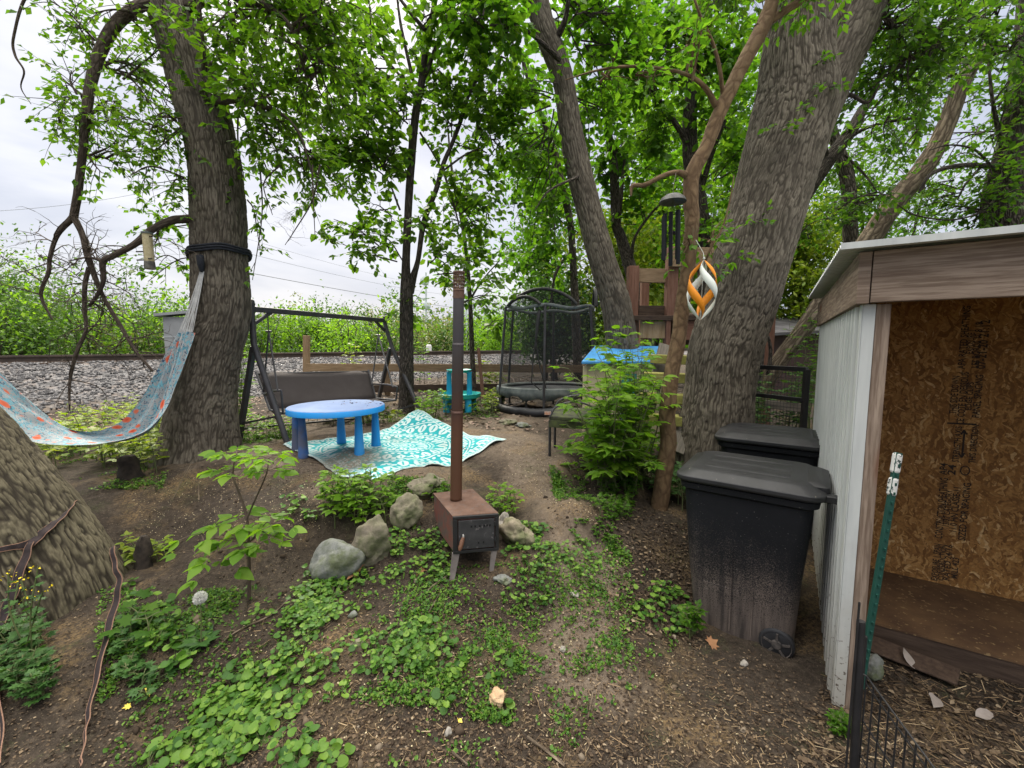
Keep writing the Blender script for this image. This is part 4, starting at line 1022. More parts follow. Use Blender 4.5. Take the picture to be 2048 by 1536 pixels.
me = np_mesh('outdoor_rug', P.reshape(-1, 3), Q)
me.polygons.foreach_set('use_smooth', [True] * len(me.polygons))
attr(me, 'pat', rug_pat(uu, vv).ravel())
_q = np.array(tuple(at(700, 925, 3.7)))[:2]; _k = np.argmin((P[..., 0] - _q[0]) ** 2 + (P[..., 1] - _q[1]) ** 2); _u, _v = uu.ravel()[_k], vv.ravel()[_k]; print('RUG', _u, _v)
dirt = np.clip(1.5 * np.exp(-((uu - _u) ** 2 + (vv - _v) ** 2) / .034) + .6 * fbm(uu, vv, 5, 4, 9) - .08, 0, 1)
attr(me, 'soil', dirt.ravel())
t = NT('teal_woven_rug')
c = t.mix(t.at('pat'), t.ramp(t.noise(t.obj(), 5, 3), [(.3, (.004, .22, .25)), (.7, (.014, .32, .335))]), (.40, .50, .49))
c = t.mix(t.math('MULTIPLY', t.at('soil'), t.ramp(t.noise(t.obj(), 60, 3, .6), [(.35, .7), (.6, 1)])), c, (.10, .082, .062))
o = link_mesh('outdoor_rug', me, t.end(c, .85, t.bump(t.noise(t.obj(), 500, 2), .2, .001), 0, .25))
props(o, 'crumpled teal and white mandala rug spread on the bare soil', 'rug')
m = o.modifiers.new('thick', 'SOLIDIFY'); m.thickness = .006; m.offset = 0

# ------------------------------------------------------------------ wood stove
RUSTY = NT('rusty_stove_steel'); co = RUSTY.obj()
rc = RUSTY.ramp(RUSTY.noise(co, 9, 6, .65), [(.3, (.07, .034, .022)), (.5, (.115, .066, .047)), (.72, (.165, .10, .073))])
RUSTYm = RUSTY.end(RUSTY.mix(RUSTY.ramp(RUSTY.noise(co, 30, 4, .7), [(.5, 0), (.7, .55)]), rc, (.10, .09, .085)), .8, RUSTY.bump(RUSTY.noise(co, 90, 4, .7), .3, .002), .15, .3)
SIDE = plain('flaking_stove_side', (.075, .065, .058), (.16, .05, .035), 16, .8, .4, 60, .002)
SOOT = plain('sooty_stove_front', (.020, .020, .021), (.045, .044, .045), 10, .7, .4, 70, .002, speck=((.11, .10, .10), 40, .62))
FL, FR, BL, BR_ = at(905, 1032, 2.45), at(997, 1022, 2.50), at(866, 993, 2.80), at(945, 984, 2.85)
ztop = 1.65 - .332 * 2.45 * .99
zt = FL.z
def flat(p, z): return V3(p.x, p.y, z)
FL, FR, BL, BR_ = [flat(p, zt) for p in (FL, FR, at(866, 993, (1.65 - zt) / .361), at(945, 984, (1.65 - zt) / .350))]
zb = at(905, 1105, 2.45).z
gs = min(gp(FL.x, FL.y), gp(FR.x, FR.y))
st = thing('wood_stove', 'small rusty box stove on splayed legs with a tall thin chimney pipe', 'stove', (FL.x, FL.y, gs))
e = V3(0, 0, 0)
b = MB(); top = [FL, FR, BR_, BL]
b.slab([flat(p, zt - .006) for p in top], (0, 0, .006))
ctr = sum(top, V3(0, 0, 0)) / 4
b.build('top_plate', RUSTYm, st, bevel=.002)
b = MB(); ins = [flat(p.lerp(ctr, .03), zb) for p in top]
b.slab(ins, (0, 0, zt - zb - .0075)); b.build('body', SIDE, st, bevel=.004)
fx = (FR - FL).normalized(); fn = V3(fx.y, -fx.x, 0); fw = (FR - FL).length
b = MB(); o_ = flat(FL, 0) + fn * .004
for (s0, s1, z0, z1) in ((0, 1, zt - .018, zt - .001), (0, 1, zb - .004, zb + .014), (0, .10, zb + .015, zt - .019), (.92, 1, zb + .015, zt - .019)):
    b.slab([o_ + fx * (fw * s0) + V3(0, 0, z0), o_ + fx * (fw * s1) + V3(0, 0, z0), o_ + fx * (fw * s1) + V3(0, 0, z1), o_ + fx * (fw * s0) + V3(0, 0, z1)], fn * .012)
b.build('front_frame', MAT['black_steel'], st, bevel=.002)
dz0, dz1 = zb + .022, zt - .028
def fpt(s, z, dep): return flat(FL, 0) + fx * (fw * s) + fn * dep + V3(0, 0, z)
b = MB(); b.slab([fpt(.12, dz0, .006), fpt(.90, dz0, .006), fpt(.90, dz1, .006), fpt(.12, dz1, .006)], fn * .012); door = b.build('door', SOOT, st, bevel=.002)
b = MB()
for s in (.40, .48, .58, .68, .74, .80): b.slab([fpt(s - .018, dz1 - .045, .0175), fpt(s + .018, dz1 - .045, .0175), fpt(s + .018, dz1 - .033, .0175), fpt(s - .018, dz1 - .033, .0175)], fn * .002)
for s in (.55, .66): b.slab([fpt(s - .015, dz0 + .03, .0175), fpt(s + .015, dz0 + .03, .0175), fpt(s + .015, dz0 + .042, .0175), fpt(s - .015, dz0 + .042, .0175)], fn * .002)
b.build('air_hole', plain('black_hole', (.004, .004, .004), (.006, .006, .006), 3, .9, 0), door)
b = MB(); b.tube([fpt(.915, zb + .06, .02), fpt(.915, zb + .085, .02)], .007, 8); b.tube([fpt(.915, zt - .07, .02), fpt(.915, zt - .045, .02)], .007, 8); b.build('hinge', MAT['black_steel'], st, 40)
b = MB(); h0 = fpt(.22, (zb + zt) / 2 - .01, .03); h1 = fpt(.13, zb + .035, .055)
b.tube([fpt(.22, (zb + zt) / 2, .016), h0 + V3(0, 0, .008), h0], .006, 8)
b.build('latch', plain('bright_latch_steel', (.35, .34, .32), (.45, .44, .42), 9, .4, 0, metal=.6), st, 50)
b = MB(); b.tube([h0, h0.lerp(h1, .35), h0.lerp(h1, .8), h1], [.009, .014, .013, .007], 10); b.build('handle', plain('turned_wood_handle', (.10, .045, .025), (.17, .08, .045), 20, .6, .1), st, 50)
LEG = plain('dusty_grey_leg', (.10, .085, .078), (.17, .15, .14), 12, .9, .3)
for (p, q, w) in ((FL.lerp(FR, .06), at(903, 1160, 2.41), .045), (FR.lerp(FL, .10), at(982, 1150, 2.47), .036), (BL.lerp(BR_, .08), BL + V3(-.02, .02, 0), .04), (BR_.lerp(BL, .08), BR_ + V3(.02, .02, 0), .04)):
    z0 = gp(q.x, q.y) - .03; a_ = flat(p, zb); g_ = flat(q, min(z0, zb - .1))
    b = MB(); s = fx * w * .5
    b.slab([a_ - s + fn * .01, a_ + s * 1.1 + fn * .01, g_ + s * .55 + fn * .01, g_ - s * .75 + fn * .01], -fn * .02); b.build('leg', LEG, st, bevel=.003)
# chimney
PIPE = NT('heat_stained_stove_pipe'); co = PIPE.obj()
z_ = PIPE.n('SeparateXYZ', {0: co}).outputs[2]
zn = PIPE.math('ADD', z_, PIPE.math('MULTIPLY_ADD', PIPE.noise(co, 8, 5, .6), .34, -.17))
pc = PIPE.ramp(PIPE.math('DIVIDE', zn, 1.5), [(.0, (.105, .05, .028)), (.30, (.11, .05, .028)), (.40, (.07, .034, .024)), (.55, (.05, .038, .034)), (.74, (.058, .054, .058)), (.90, (.075, .07, .075)), (.94, (.07, .025, .018)), (1, (.10, .034, .022))])
PIPEm = PIPE.end(pc, .62, PIPE.bump(PIPE.noise(co, 80, 4, .7), .25, .002), .35, .4)
pd = 2.72
pb = at(912, 994, pd); pb.z = zt; ptop = at(918, 543, pd)
ax_ = (ptop - pb); Lp = ax_.length; pr = .0385
ch = thing('chimney_pipe', 'tall rusty stove pipe with a perforated top rising from the little stove', 'stove pipe', pb)
cuts = [0, .39, .685, .90]
for i in range(3):
    b = MB(); p, q = pb + ax_ * cuts[i], pb + ax_ * (cuts[i + 1] + .012)
    r0 = pr * (1 - .05 * i); b.tube([p, p + ax_ * .01, q - ax_ * .014, q], [r0 * 1.0, r0, r0, r0 * .965], 28, False); b.build('pipe_section', PIPEm, ch, 50, solid=.0012)
    b = MB(); b.tube([q - ax_ * .014, q - ax_ * .010, q - ax_ * .006], [r0 * 1.0, r0 * 1.045, r0 * 1.0], 28, False)
    if i < 2: b.build('pipe_seam', PIPEm, ch, 30)
# perforated arrestor: rings of a sheet with real holes
b = MB(); nr, nc = 17, 48; z0, z1 = .915, 1.0
vs, fs = [], []
for i in range(nr + 1):
    for k in range(nc):
        a = 2 * PI * k / nc; rr = pr * .93
        p = pb + ax_ * (z0 + (z1 - z0) * i / nr); vs.append(p + V3(math.cos(a) * rr, math.sin(a) * rr, 0))
for i in range(nr):
    for k in range(nc):
        hole = (i % 3 != 0) and (k % 3 != 0) and 1 < i < nr - 1
        if not hole: fs.append((i * nc + k, i * nc + (k + 1) % nc, (i + 1) * nc + (k + 1) % nc, (i + 1) * nc + k))
b.add(vs, fs); b.build('spark_arrestor', RUSTYm, ch, 60, solid=.0015)
b = MB(); b.tube([pb + ax_ * .885, pb + ax_ * .918], [pr * .95, pr * .95], 28, False); b.build('arrestor_collar', RUSTYm, ch, 50)
b = MB(); q = pb + ax_ * .235; b.tube([q + V3(-.055, 0, -.01), q + V3(.05, -.01, .0)], .0022, 5); b.tube([q + V3(.045, -.01, 0), q + V3(.075, -.01, .022), q + V3(.083, -.01, -.012), q + V3(.05, -.01, -.006)], .0022, 5); b.build('damper_key', MAT['black_steel'], ch, 50)

# ------------------------------------------------------------------ hammock
def pl(pts, n): return [np.array(q) for q in cr(pts, n)]
upe = [(-260, 540, 2.75), (-120, 660, 2.95), (0, 742, 3.10), (55, 800, 3.2), (110, 846, 3.3), (180, 864, 3.4), (240, 846, 3.5), (290, 792, 3.6), (330, 715, 3.7), (356, 668, 3.78)]
loe = [(-250, 600, 2.55), (-140, 735, 2.7), (-20, 842, 2.85), (55, 880, 2.95), (120, 890, 3.05), (205, 886, 3.2), (275, 868, 3.35), (318, 832, 3.5), (352, 755, 3.65), (385, 664, 3.78)]
a_, c_ = pl(upe, 12), pl(loe, 12)
m = len(a_); nw = 33
vs, su, sv = [], [], []
for i in range(m):
    p, q = at(*a_[i]), at(*c_[i]); s = i / (m - 1); ends = min(1, 3.2 * s, 3.2 * (1 - s))
    for k in range(nw):
        w = k / (nw - 1); r0 = p.lerp(q, w)
        sag = math.sin(PI * w)
        fold = .024 * math.sin(w * 21 + s * 3) * (1.25 - ends * .6) + .010 * mn.noise(Vector((s * 14, w * 9, 1)))
        r0 = r0 + V3(0, .16 * sag * ends * (.35 + .65 * (1 - abs(2 * s - 1))), -.06 * sag * ends) + V3(-.4, -.75, .25) * fold
        vs.append(tuple(r0)); su.append(s); sv.append(w)
me_i = np.arange(m * nw).reshape(m, nw)
Q = np.stack([me_i[:-1, :-1], me_i[:-1, 1:], me_i[1:, 1:], me_i[1:, :-1]], -1).reshape(-1, 4)
hm = thing('hammock', 'floral white blue and orange hammock slung from the thick leaning trunk', 'hammock', at(200, 885, 3.2))
me = np_mesh('fabric', np.array(vs), Q, hm); me.polygons.foreach_set('use_smooth', [True] * len(me.polygons))
rs = np.stack([np.array(su) * 3.0, np.array(sv) * .9, np.zeros(len(su))], 1); attr(me, 'rest', rs, 'FLOAT_VECTOR')
t = NT('floral_hammock_cloth'); r = t.rest()
base = t.ramp(t.noise(r, 3, 2), [(.3, (.26, .285, .30)), (.7, (.38, .39, .39))])
wv = t.noise(r, 7.5, 2, .5, 2.2)
c = t.mix(t.ramp(wv, [(.52, 0), (.54, 1), (.58, 1), (.60, 0)]), base, (.10, .27, .34))
c = t.mix(t.ramp(t.noise(r, 10, 1, .5, 3.0), [(.60, 0), (.63, 1)]), c, (.16, .38, .46))
c = t.mix(t.ramp(t.noise(r, 21, 2, .5, 2.5), [(.60, 0), (.63, 1)]), c, (.06, .10, .16))
vo = t.n('TexVoronoi', {'Vector': t.scale(r, (1, 1.1, 1)), 'Scale': 8.5, 'Randomness': .8})
pet = t.math('MULTIPLY_ADD', t.noise(r, 28, 2), .16, vo.outputs['Distance'])
rnd = t.n('SeparateColor', {0: vo.outputs['Color']}).outputs[0]
fl = t.math('MULTIPLY', t.ramp(pet, [(.40, 1), (.46, 0)]), t.ramp(rnd, [(.50, 0), (.52, 1)]))
c = t.mix(fl, c, t.ramp(pet, [(.14, (.30, .05, .03)), (.24, (.60, .10, .05)), (.46, (.62, .19, .11))]))
link_mesh('fabric', me, t.end(c, .9, t.bump(t.noise(t.scale(r, (6, 60, 1)), 3, 3), .3, .004), 0, .15), hm)
CORD = plain('white_cotton_cord', (.42, .42, .42), (.55, .55, .54), 20, .9, .2)
knot = at(404, 543, 3.86)
b = MB()
for k in range(17):
    w = k / 16; e = at(*upe[-1]).lerp(at(*loe[-1]), w)
    md = e.lerp(knot, .5) + V3(.012 * math.sin(k * 2.4), 0, -.012)
    b.tube([Vector(q) for q in cr([tuple(e), tuple(md), tuple(knot + V3((w - .5) * .035, 0, 0))], 4)], .0030, 4, False)
b.build('cord', CORD, hm, 60)
b = MB()
for k in range(14):
    w = k / 13; e = at(*upe[0]).lerp(at(*loe[0]), w); b.tube([e, at(-330, 450, 2.5)], .004, 4, False)
b.build('cord', CORD, hm, 60)
ROPE = plain('navy_black_strap', (.010, .012, .018), (.022, .025, .034), 18, .85, .3)
b = MB()
for k, dz in enumerate((-.02, .0, .022)):
    c0 = at(440, 509, D1); pts = []
    for j in range(41):
        a = 2 * PI * j / 40; rr = .250 + .005 * (k % 2)
        pts.append(c0 + V3(math.cos(a) * rr, math.sin(a) * rr, dz - .03 * math.cos(a + 3.6) + .006 * math.sin(5 * a)))
    b.tube(pts, .011, 7, False)
b.tube([at(400, 512, 3.85), at(402, 530, 3.83), knot], [.03, .028, .016], 8); b.build('tree_strap', ROPE, hm, 60)

# ------------------------------------------------------------------ bird feeder
bf = thing('bird_feeder', 'tall clear seed tube feeder with dark cap hanging from the dead branch', 'bird feeder', at(298, 540, 3.7))
SEED = plain('pale_bird_seed', (.36, .30, .16), (.52, .45, .28), 60, .6, .3, 200, .002)
p0, p1 = at(299, 524, 3.7), at(294, 468, 3.7); ax2 = (p1 - p0)
b = MB(); b.tube([p0, p1], .036, 18); b.build('seed_tube', SEED, bf, 50)
b = MB(); b.tube([p0 - ax2 * .26, p0 - ax2 * .23, p0 + ax2 * .02], [.036, .041, .037], 18); b.build('base', plain('dark_feeder_base', (.06, .055, .05), (.2, .19, .16), 30, .6, .1), bf, 50)
b = MB(); b.tube([p1, p1 + ax2 * .06, p1 + ax2 * .1], [.042, .042, .012], 18); b.tube([p1 + ax2 * .1, at(296, 460, 3.7)], .003, 4); b.build('cap', plain('dull_green_cap', (.07, .085, .08), (.11, .13, .12), 10, .5, .1), bf, 50)
for (f_, s) in ((.1, 1), (.35, -1), (.05, -1)):
    b = MB(); q = p0 + ax2 * f_; b.tube([q + V3(s * .02, -.03, 0), q + V3(s * .065, -.05, -.006)], .006, 6); b.build('perch', MAT['black_plastic'], bf, 50)

# ------------------------------------------------------------------ board fence
fc = thing('board_fence', 'low wooden fence of two weathered boards in front of the gravel bank', 'fence', at(613, 800, 8.0))
fd = 8.0
b = MB(); b.bar(at(613, 815, fd), at(613, 671, fd), .10, .10, (0, 1, 0)); b.build('post', MAT['wood'], fc, rest=True, bevel=.006)
b = MB(); b.bar(at(613, 735, fd - .07), at(1005, 736, fd - .02), .035, .145); b.build('rail', MAT['wood'], fc, rest=True, bevel=.004)
b = MB(); b.bar(at(1006, 737, fd), at(1180, 738, fd + .1), .035, .145); b.build('rail', MAT['wood'], fc, rest=True, bevel=.004)
b = MB(); b.bar(at(700, 778, fd - .06), at(1180, 772, fd), .035, .135); b.build('rail', MAT['wood_dark'], fc, rest=True, bevel=.004)
for u in (945, 1175, 775): b = MB(); b.bar(at(u, 820, fd + .06), at(u, 716, fd + .06), .09, .09, (0, 1, 0)); b.build('post', MAT['wood'], fc, rest=True, bevel=.005)
b = MB(); b.bar(at(968, 818, 7.0), at(957, 696, 7.2), .055, .03, (0, 1, 0)); props(b.build('garden_stake', MAT['wood_red'], None, rest=True, bevel=.003), 'thin reddish wooden stake leaning against the board fence by the play table', 'stake')
gp_ = at(968, 818, 7.0)

# ------------------------------------------------------------------ teal and blue water play table
pc_ = at(919, 815, 6.4); g_ = gp(pc_.x, pc_.y)
wt = thing('play_table', 'two-tier teal and blue plastic water play table beside the fence', 'play table', (pc_.x, pc_.y, g_))
TEAL = plain('teal_toy_plastic', (.01, .34, .30), (.025, .42, .37), 4, .4, .05)
BLUE2 = plain('sky_blue_toy_plastic', (.012, .27, .46), (.02, .33, .53), 4, .4, .05)
k = 6.4 / FPX
zt_ = at(919, 786, 6.4).z
b = MB(); b.lathe([(.28, -.075), (.315, -.06), (.335, .0), (.32, .003), (.30, -.045), (.0, -.05)], 12, (pc_.x, pc_.y, zt_), False); b.lathe([(.0, -.076), (.28, -.075)], 12, (pc_.x, pc_.y, zt_), False); b.build('basin', TEAL, wt, 40)
for a in (.6, 2.2, 3.9, 5.4):
    b = MB(); x, y = pc_.x + .24 * math.cos(a), pc_.y + .24 * math.sin(a); z0 = gp(x, y) - .02
    hh = zt_ - .06 - z0
    b.lathe([(.058, 0), (.055, .02)] + [(.048 + .005 * (j % 2), .02 + (hh - .02) * j / 9) for j in range(10)], 16, (x, y, z0)); b.build('leg', BLUE2, wt, 40)
zu = at(919, 741, 6.4).z
for s in (-1, 1):
    b = MB(); x = pc_.x + s * .155; b.lathe([(.045, zt_ - .04), (.04, zt_ + .03), (.036, zu - .05), (.045, zu - .02)], 14, (x, pc_.y, 0)); b.build('upper_leg', BLUE2, wt, 40)
b = MB(); b.lathe([(.15, -.03), (.195, .012), (.19, .016), (.15, -.012), (0, -.016)], 12, (pc_.x, pc_.y, zu), False); b.lathe([(0, -.031), (.15, -.03)], 12, (pc_.x, pc_.y, zu), False); b.build('upper_tray', TEAL, wt, 40)
b = MB(); b.lathe([(.05, 0), (.035, .04), (.03, .05)], 10, (pc_.x - .02, pc_.y, zt_ - .04)); b.build('spinner_base', BLUE2, wt, 40)

# ------------------------------------------------------------------ trampoline
tpc = at(1098, 800, 6.75); tg = gp(tpc.x, tpc.y)
tp = thing('trampoline', 'small black netted trampoline with arched top behind the leafy bush', 'trampoline', (tpc.x, tpc.y, tg))
NETT = NT('black_enclosure_net'); NETT.end((.02, .021, .023), .8)
tb = NETT.n('BsdfTransparent'); mx = NETT.n('MixShader', {0: .40}); NETT.t.links.new(tb.outputs[0], mx.inputs[1]); NETT.t.links.new(NETT.b.outputs[0], mx.inputs[2]); NETT.t.links.new(mx.outputs[0], NETT.out.inputs[0])
NET = NETT.m
MESHG = plain('grey_green_edge_pad', (.07, .085, .085), (.17, .19, .18), 8, .7, .3, 40, .006)
zb_ = at(1098, 786, 6.0).z; rx, ry_ = .80, .62
def el(a, z, s=1): return V3(tpc.x + rx * s * math.cos(a), tpc.y + ry_ * s * math.sin(a), z)
NA = 48
b = MB(); b.tube([el(2 * PI * k / NA, zb_) for k in range(NA + 1)], .022, 8, False); b.build('frame_ring', MAT['black_steel'], tp, 60)
b = MB(); rows = [[el(2 * PI * k / NA, zb_ + z, s) for k in range(NA + 1)] for s, z in ((.86, .022), (.95, .045), (1.05, .03), (1.06, -.02), (1.055, -.11))]
for r_i, row in enumerate(rows):
    if r_i == 4: row[:] = [p + V3(0, 0, .03 * math.sin(k * 1.9) + .02 * math.sin(k * .7)) for k, p in enumerate(row)]
b.grid(rows); b.build('edge_pad', MESHG, tp, 60, solid=.01)
b = MB(); rows = [[el(2 * PI * k / NA, zb_ - .03 * (1 - s), s) for k in range(NA + 1)] for s in (.02, .3, .6, .87)]; b.grid(rows); b.build('jumping_mat', plain('black_jumping_mat', (.03, .035, .04), (.055, .06, .07), 5, .8, .1), tp, 60)
zt2 = at(1098, 604, 6.1).z
poles = [2 * PI * (k + .35) / 6 for k in range(6)]
for a in poles:
    b = MB(); p, q = el(a, tg - .05, 1.02), el(a, zt2 - .03, .93)
    b.tube([p, el(a, zb_, 1.06), el(a, zb_ + .6, 1.0), q], .020, 8); b.build('net_pole', MAT['grey_steel'], tp, 60)
for a in poles[::2]:
    b = MB(); p, q = el(a - .35, zb_ - .02, 1.0), el(a + .35, zb_ - .02, 1.0)
    b.tube([p, V3(p.x, p.y, gp(p.x, p.y)), V3(q.x, q.y, gp(q.x, q.y)), q], .019, 8); b.build('leg', MAT['black_steel'], tp, 60)
rows = []
for i in range(9):
    s = i / 8; z = zb_ + .02 + (zt2 - zb_ - .02) * s
    rows.append([el(2 * PI * k / NA, z - .03 * math.sin(PI * s) * 0 - (.045 * (1 - math.cos(6 * (2 * PI * k / NA - poles[0]))) * .5 if i == 8 else 0), (1.0 - .09 * s) - .035 * (1 - math.cos(6 * (2 * PI * k / NA - poles[0]))) * .5 * s) for k in range(NA + 1)])
b = MB(); b.grid(rows); b.build('safety_net', NET, tp, 60)
b = MB(); top = rows[-1]; b.grid([[p + V3(0, 0, .0) for p in top], [p + V3(0, 0, -.05) for p in top]]); b.build('net_hem', MESHG, tp, 60, solid=.008)
def arch(a0, a1, h, r, z0=None):
    p, q = el(a0, zt2 - .02, .93), el(a1, zt2 - .02, .93)
    return [p.lerp(q, k / 16) + V3(0, 0, h * math.sin(PI * k / 16) ** .75) for k in range(17)]
for (a0, a1, h) in ((3.62, 5.2, .24), (3.62, 4.45, .12), (5.95, 6.55, .28)):
    pts = arch(a0, a1, h, .03)
    b = MB(); b.tube(pts, [.026] * 17, 8); b.build('top_arch', MAT['black_steel'], tp, 60)
    b = MB(); b.grid([pts, [pts[0].lerp(pts[-1], k / 16) for k in range(17)]]); b.build('arch_net', NET, tp, 60)
b = MB(); dpt = [at(1079, 622, 6.08), at(1075, 650, 6.05), at(1072, 680, 6.05)]
b.tube(dpt, [.03, .026, .014], 8); b.tube([dpt[2], at(1066, 720, 6.05), at(1063, 765, 6.05), at(1080, 780, 6.05), at(1092, 776, 6.05), at(1080, 735, 6.05), at(1074, 700, 6.05), dpt[2]], .009, 6); b.build('door_zip', MAT['black_steel'], tp, 60)
zr = gp(tpc.x - .1, tpc.y - .75)
rg = thing('ground_ring', 'thick black padded ring lying on the soil under the trampoline', 'ring', (tpc.x, tpc.y - .25, zr))
b = MB(); pts = []
for k in range(41):
    a = PI * (.93 + 1.14 * k / 40); x, y = tpc.x + .80 * math.cos(a), tpc.y - .05 + .72 * math.sin(a); pts.append(V3(x, y, gp(x, y) + .05 + (.10 if k < 5 else 0) * (5 - k) / 5))
b.tube(pts, .065, 12); b.build('tube', MAT['black_plastic'], rg, 60)
b = MB(); q = pts[19]; b.box(q + V3(-.02, -.066, .0), (.09, .006, .05)); b.build('tag', plain('white_orange_tag', (.55, .48, .42), (.5, .2, .1), 40, .6, 0), rg)

# ------------------------------------------------------------------ small metal garden chair
ch_ = thing('garden_chair', 'low dark metal chair with a mossy seat half hidden by the leafy bush', 'chair', at(1130, 900, 4.0))
d0 = 3.95
SEATM = plain('mossy_dark_metal', (.022, .021, .02), (.075, .09, .03), 14, .85, .4, 50, .004)
s0, s1, s2, s3 = at(1098, 840, d0), at(1205, 846, d0 - .05), at(1215, 824, d0 + .38), at(1108, 820, d0 + .40)
b = MB(); b.slab([s0, s1, s2, s3], (0, 0, .035)); b.build('seat', SEATM, ch_, bevel=.008)
b = MB(); b.slab([s0 + V3(0, -.004, -.07), s1 + V3(0, -.004, -.07), s1 + V3(0, -.004, .0), s0 + V3(0, -.004, .0)], (0, .018, 0)); b.build('apron', SEATM, ch_, bevel=.003)
for p in (s0 + V3(.01, .01, 0), s1 + V3(-.01, .01, 0), s2 + V3(-.02, 0, 0), s3 + V3(.01, -.02, 0)):
    b = MB(); g = V3(p.x, p.y, gp(p.x, p.y) - .02); b.tube([p, g], .013, 8); b.build('leg', MAT['black_steel'], ch_, 60)
for dd in (0, .3):
    b = MB(); a, c = s0.lerp(s3, dd / .4) + V3(.01, 0, .03), s1.lerp(s2, dd / .4) + V3(-.01, 0, .03)
    b.tube([a] + [a.lerp(c, k / 12) + V3(0, 0, .155 * math.sin(PI * k / 12) ** .45) for k in range(1, 12)] + [c], .009, 8); b.build('arm_loop' if dd == 0 else 'back_loop', MAT['grey_steel'], ch_, 60)

# ------------------------------------------------------------------ wooden play tower
dt = 6.3
pt = thing('play_tower', 'red-brown timber play tower platform wedged between the trunks', 'play tower', at(1310, 800, dt))
def post(u, v0, v1, d, w=.15):
    p, q = at(u, v0, d), at(u, v1, d); b = MB(); b.bar(V3(q.x, q.y, p.z), q, w, w, (0, 1, 0)); b.build('post', MAT['wood_red'], pt, rest=True, bevel=.008)
post(1266, 800, 533, dt); post(1345, 800, 495, dt - .1); post(1540, 880, 622, dt + .2, .12); post(1430, 800, 500, dt + 1.1, .13); post(1290, 800, 550, dt + 1.2, .13)
def board(a, c, w, h, m, nm): b = MB(); b.bar(a, c, w, h); b.build(nm, m, pt, rest=True, bevel=.004)
board(at(1277, 551, dt), at(1334, 552, dt - .05), .05, .20, MAT['wood'], 'guard_rail')
board(at(1339, 514, dt - .22), at(1437, 515, dt - .1), .05, .27, MAT['wood'], 'guard_rail')
board(at(1277, 620, dt), at(1334, 621, dt - .05), .06, .13, MAT['wood_dark'], 'guard_rail')
board(at(1266, 636, dt - .12), at(1425, 636, dt - .18), .09, .07, MAT['wood_dark'], 'deck_edge')
b = MB(); b.slab([at(1262, 633, dt - .05), at(1440, 633, dt - .1), at(1440, 628, dt + 1.2), at(1285, 628, dt + 1.2)], (0, 0, .03)); b.build('deck', MAT['wood_dark'], pt, rest=True)
b = MB(); b.slab([at(1280, 676, dt - .1), at(1337, 677, dt - .12), at(1337, 643, dt - .12), at(1280, 642, dt - .1)], (0, .02, 0)); b.build('panel', MAT['wood_pale'], pt, rest=True)
b = MB(); b.slab([at(1345, 690, dt - .0), at(1420, 690, dt - .05), at(1420, 642, dt - .05), at(1345, 642, dt - .0)], (0, .02, 0)); b.build('panel', MAT['wood_dark'], pt, rest=True)
board(at(1340, 660, dt - .16), at(1395, 661, dt - .16), .03, .28, MAT['wood_red'], 'brace')
board(at(1500, 634, dt + .2), at(1545, 630, dt + .2), .05, .12, MAT['wood_dark'], 'guard_rail')
lad = thing('ladder', 'steep wooden ladder with broad mossy steps leaning on the big trunk', 'ladder', at(1370, 900, 4.6))
for (pa, pb_) in (((1352, 905, 4.15), (1418, 700, 5.0)), ((1275, 905, 4.35), (1330, 690, 5.2))):
    a, c = at(*pa), at(*pb_); b = MB(); b.bar(a, c, .045, .14, (1, 0, 0)); b.build('stringer', MAT['wood_grey'], lad, rest=True, bevel=.005)
for (va, sh, dd) in ((713, 0, 4.86), (749, -8, 4.68), (790, -22, 4.55), (832, -36, 4.4)):
    a, c = at(1296 + sh, va - 1, dd + .1), at(1394 + sh, va + 3, dd - .06)
    b = MB(); b.bar(a, c, .16, .045); b.bar(a + V3(0, -.085, -.03), c + V3(0, -.085, -.03), .02, .10); b.build('step', MAT['wood_moss'], lad, rest=True, bevel=.006)

# ------------------------------------------------------------------ toy playhouse with blue roof
th_ = thing('toy_house', 'low beige plastic playhouse with a bright blue roof beneath the play tower', 'playhouse', at(1240, 800, 5.7))
BR = NT('blue_roof_plastic'); co = BR.obj()
BRm = BR.end(BR.mix(BR.ramp(BR.noise(co, 14, 5, .7), [(.60, 0), (.67, .8)]), BR.ramp(BR.noise(co, 3, 3), [(.3, (.03, .20, .46)), (.7, (.06, .26, .54))]), (.04, .07, .12)), .5, None, 0, .4)
r1, r2, r3, r4 = at(1163, 722, 5.2), at(1340, 722, 5.2), at(1325, 692, 6.0), at(1190, 691, 6.0)
b = MB(); b.slab([r1, r2, r3, r4], (0, 0, -.04)); b.slab([r4, r3, at(1330, 716, 6.5), at(1192, 714, 6.5)], (0, 0, -.04)); b.build('roof', BRm, th_, bevel=.01)
BEI = plain('beige_toy_plastic', (.42, .36, .22), (.52, .46, .30), 3, .55, .1)
zg = min(gp(r1.x, r1.y), gp(r2.x, r2.y)) - .05
w1, w2, w3, w4 = [V3(p.x, p.y, zg) for p in (at(1170, 722, 5.3), at(1334, 722, 5.3), at(1322, 716, 6.4), at(1196, 714, 6.4))]
b = MB(); hz = r1.z - .045 - zg
b.slab([w1, w2, w3, w4], (0, 0, hz)); b.build('wall', BEI, th_, bevel=.02)
b = MB()
for s in (.0, .33, .66, 1): p = w1.lerp(w2, s) + V3(0, -.012, 0); b.bar(p, p + V3(0, 0, hz - .02), .05, .03, (0, 1, 0))
b.build('corner_trim', BEI, th_, bevel=.006)
b = MB(); b.slab([w1.lerp(w2, .45) + V3(0, -.004, .12), w1.lerp(w2, .63) + V3(0, -.004, .12), w1.lerp(w2, .63) + V3(0, -.004, hz - .12), w1.lerp(w2, .45) + V3(0, -.004, hz - .12)], (0, -.012, 0)); b.build('door', plain('teal_play_door', (.03, .2, .2), (.05, .26, .26), 3, .5, 0), th_)

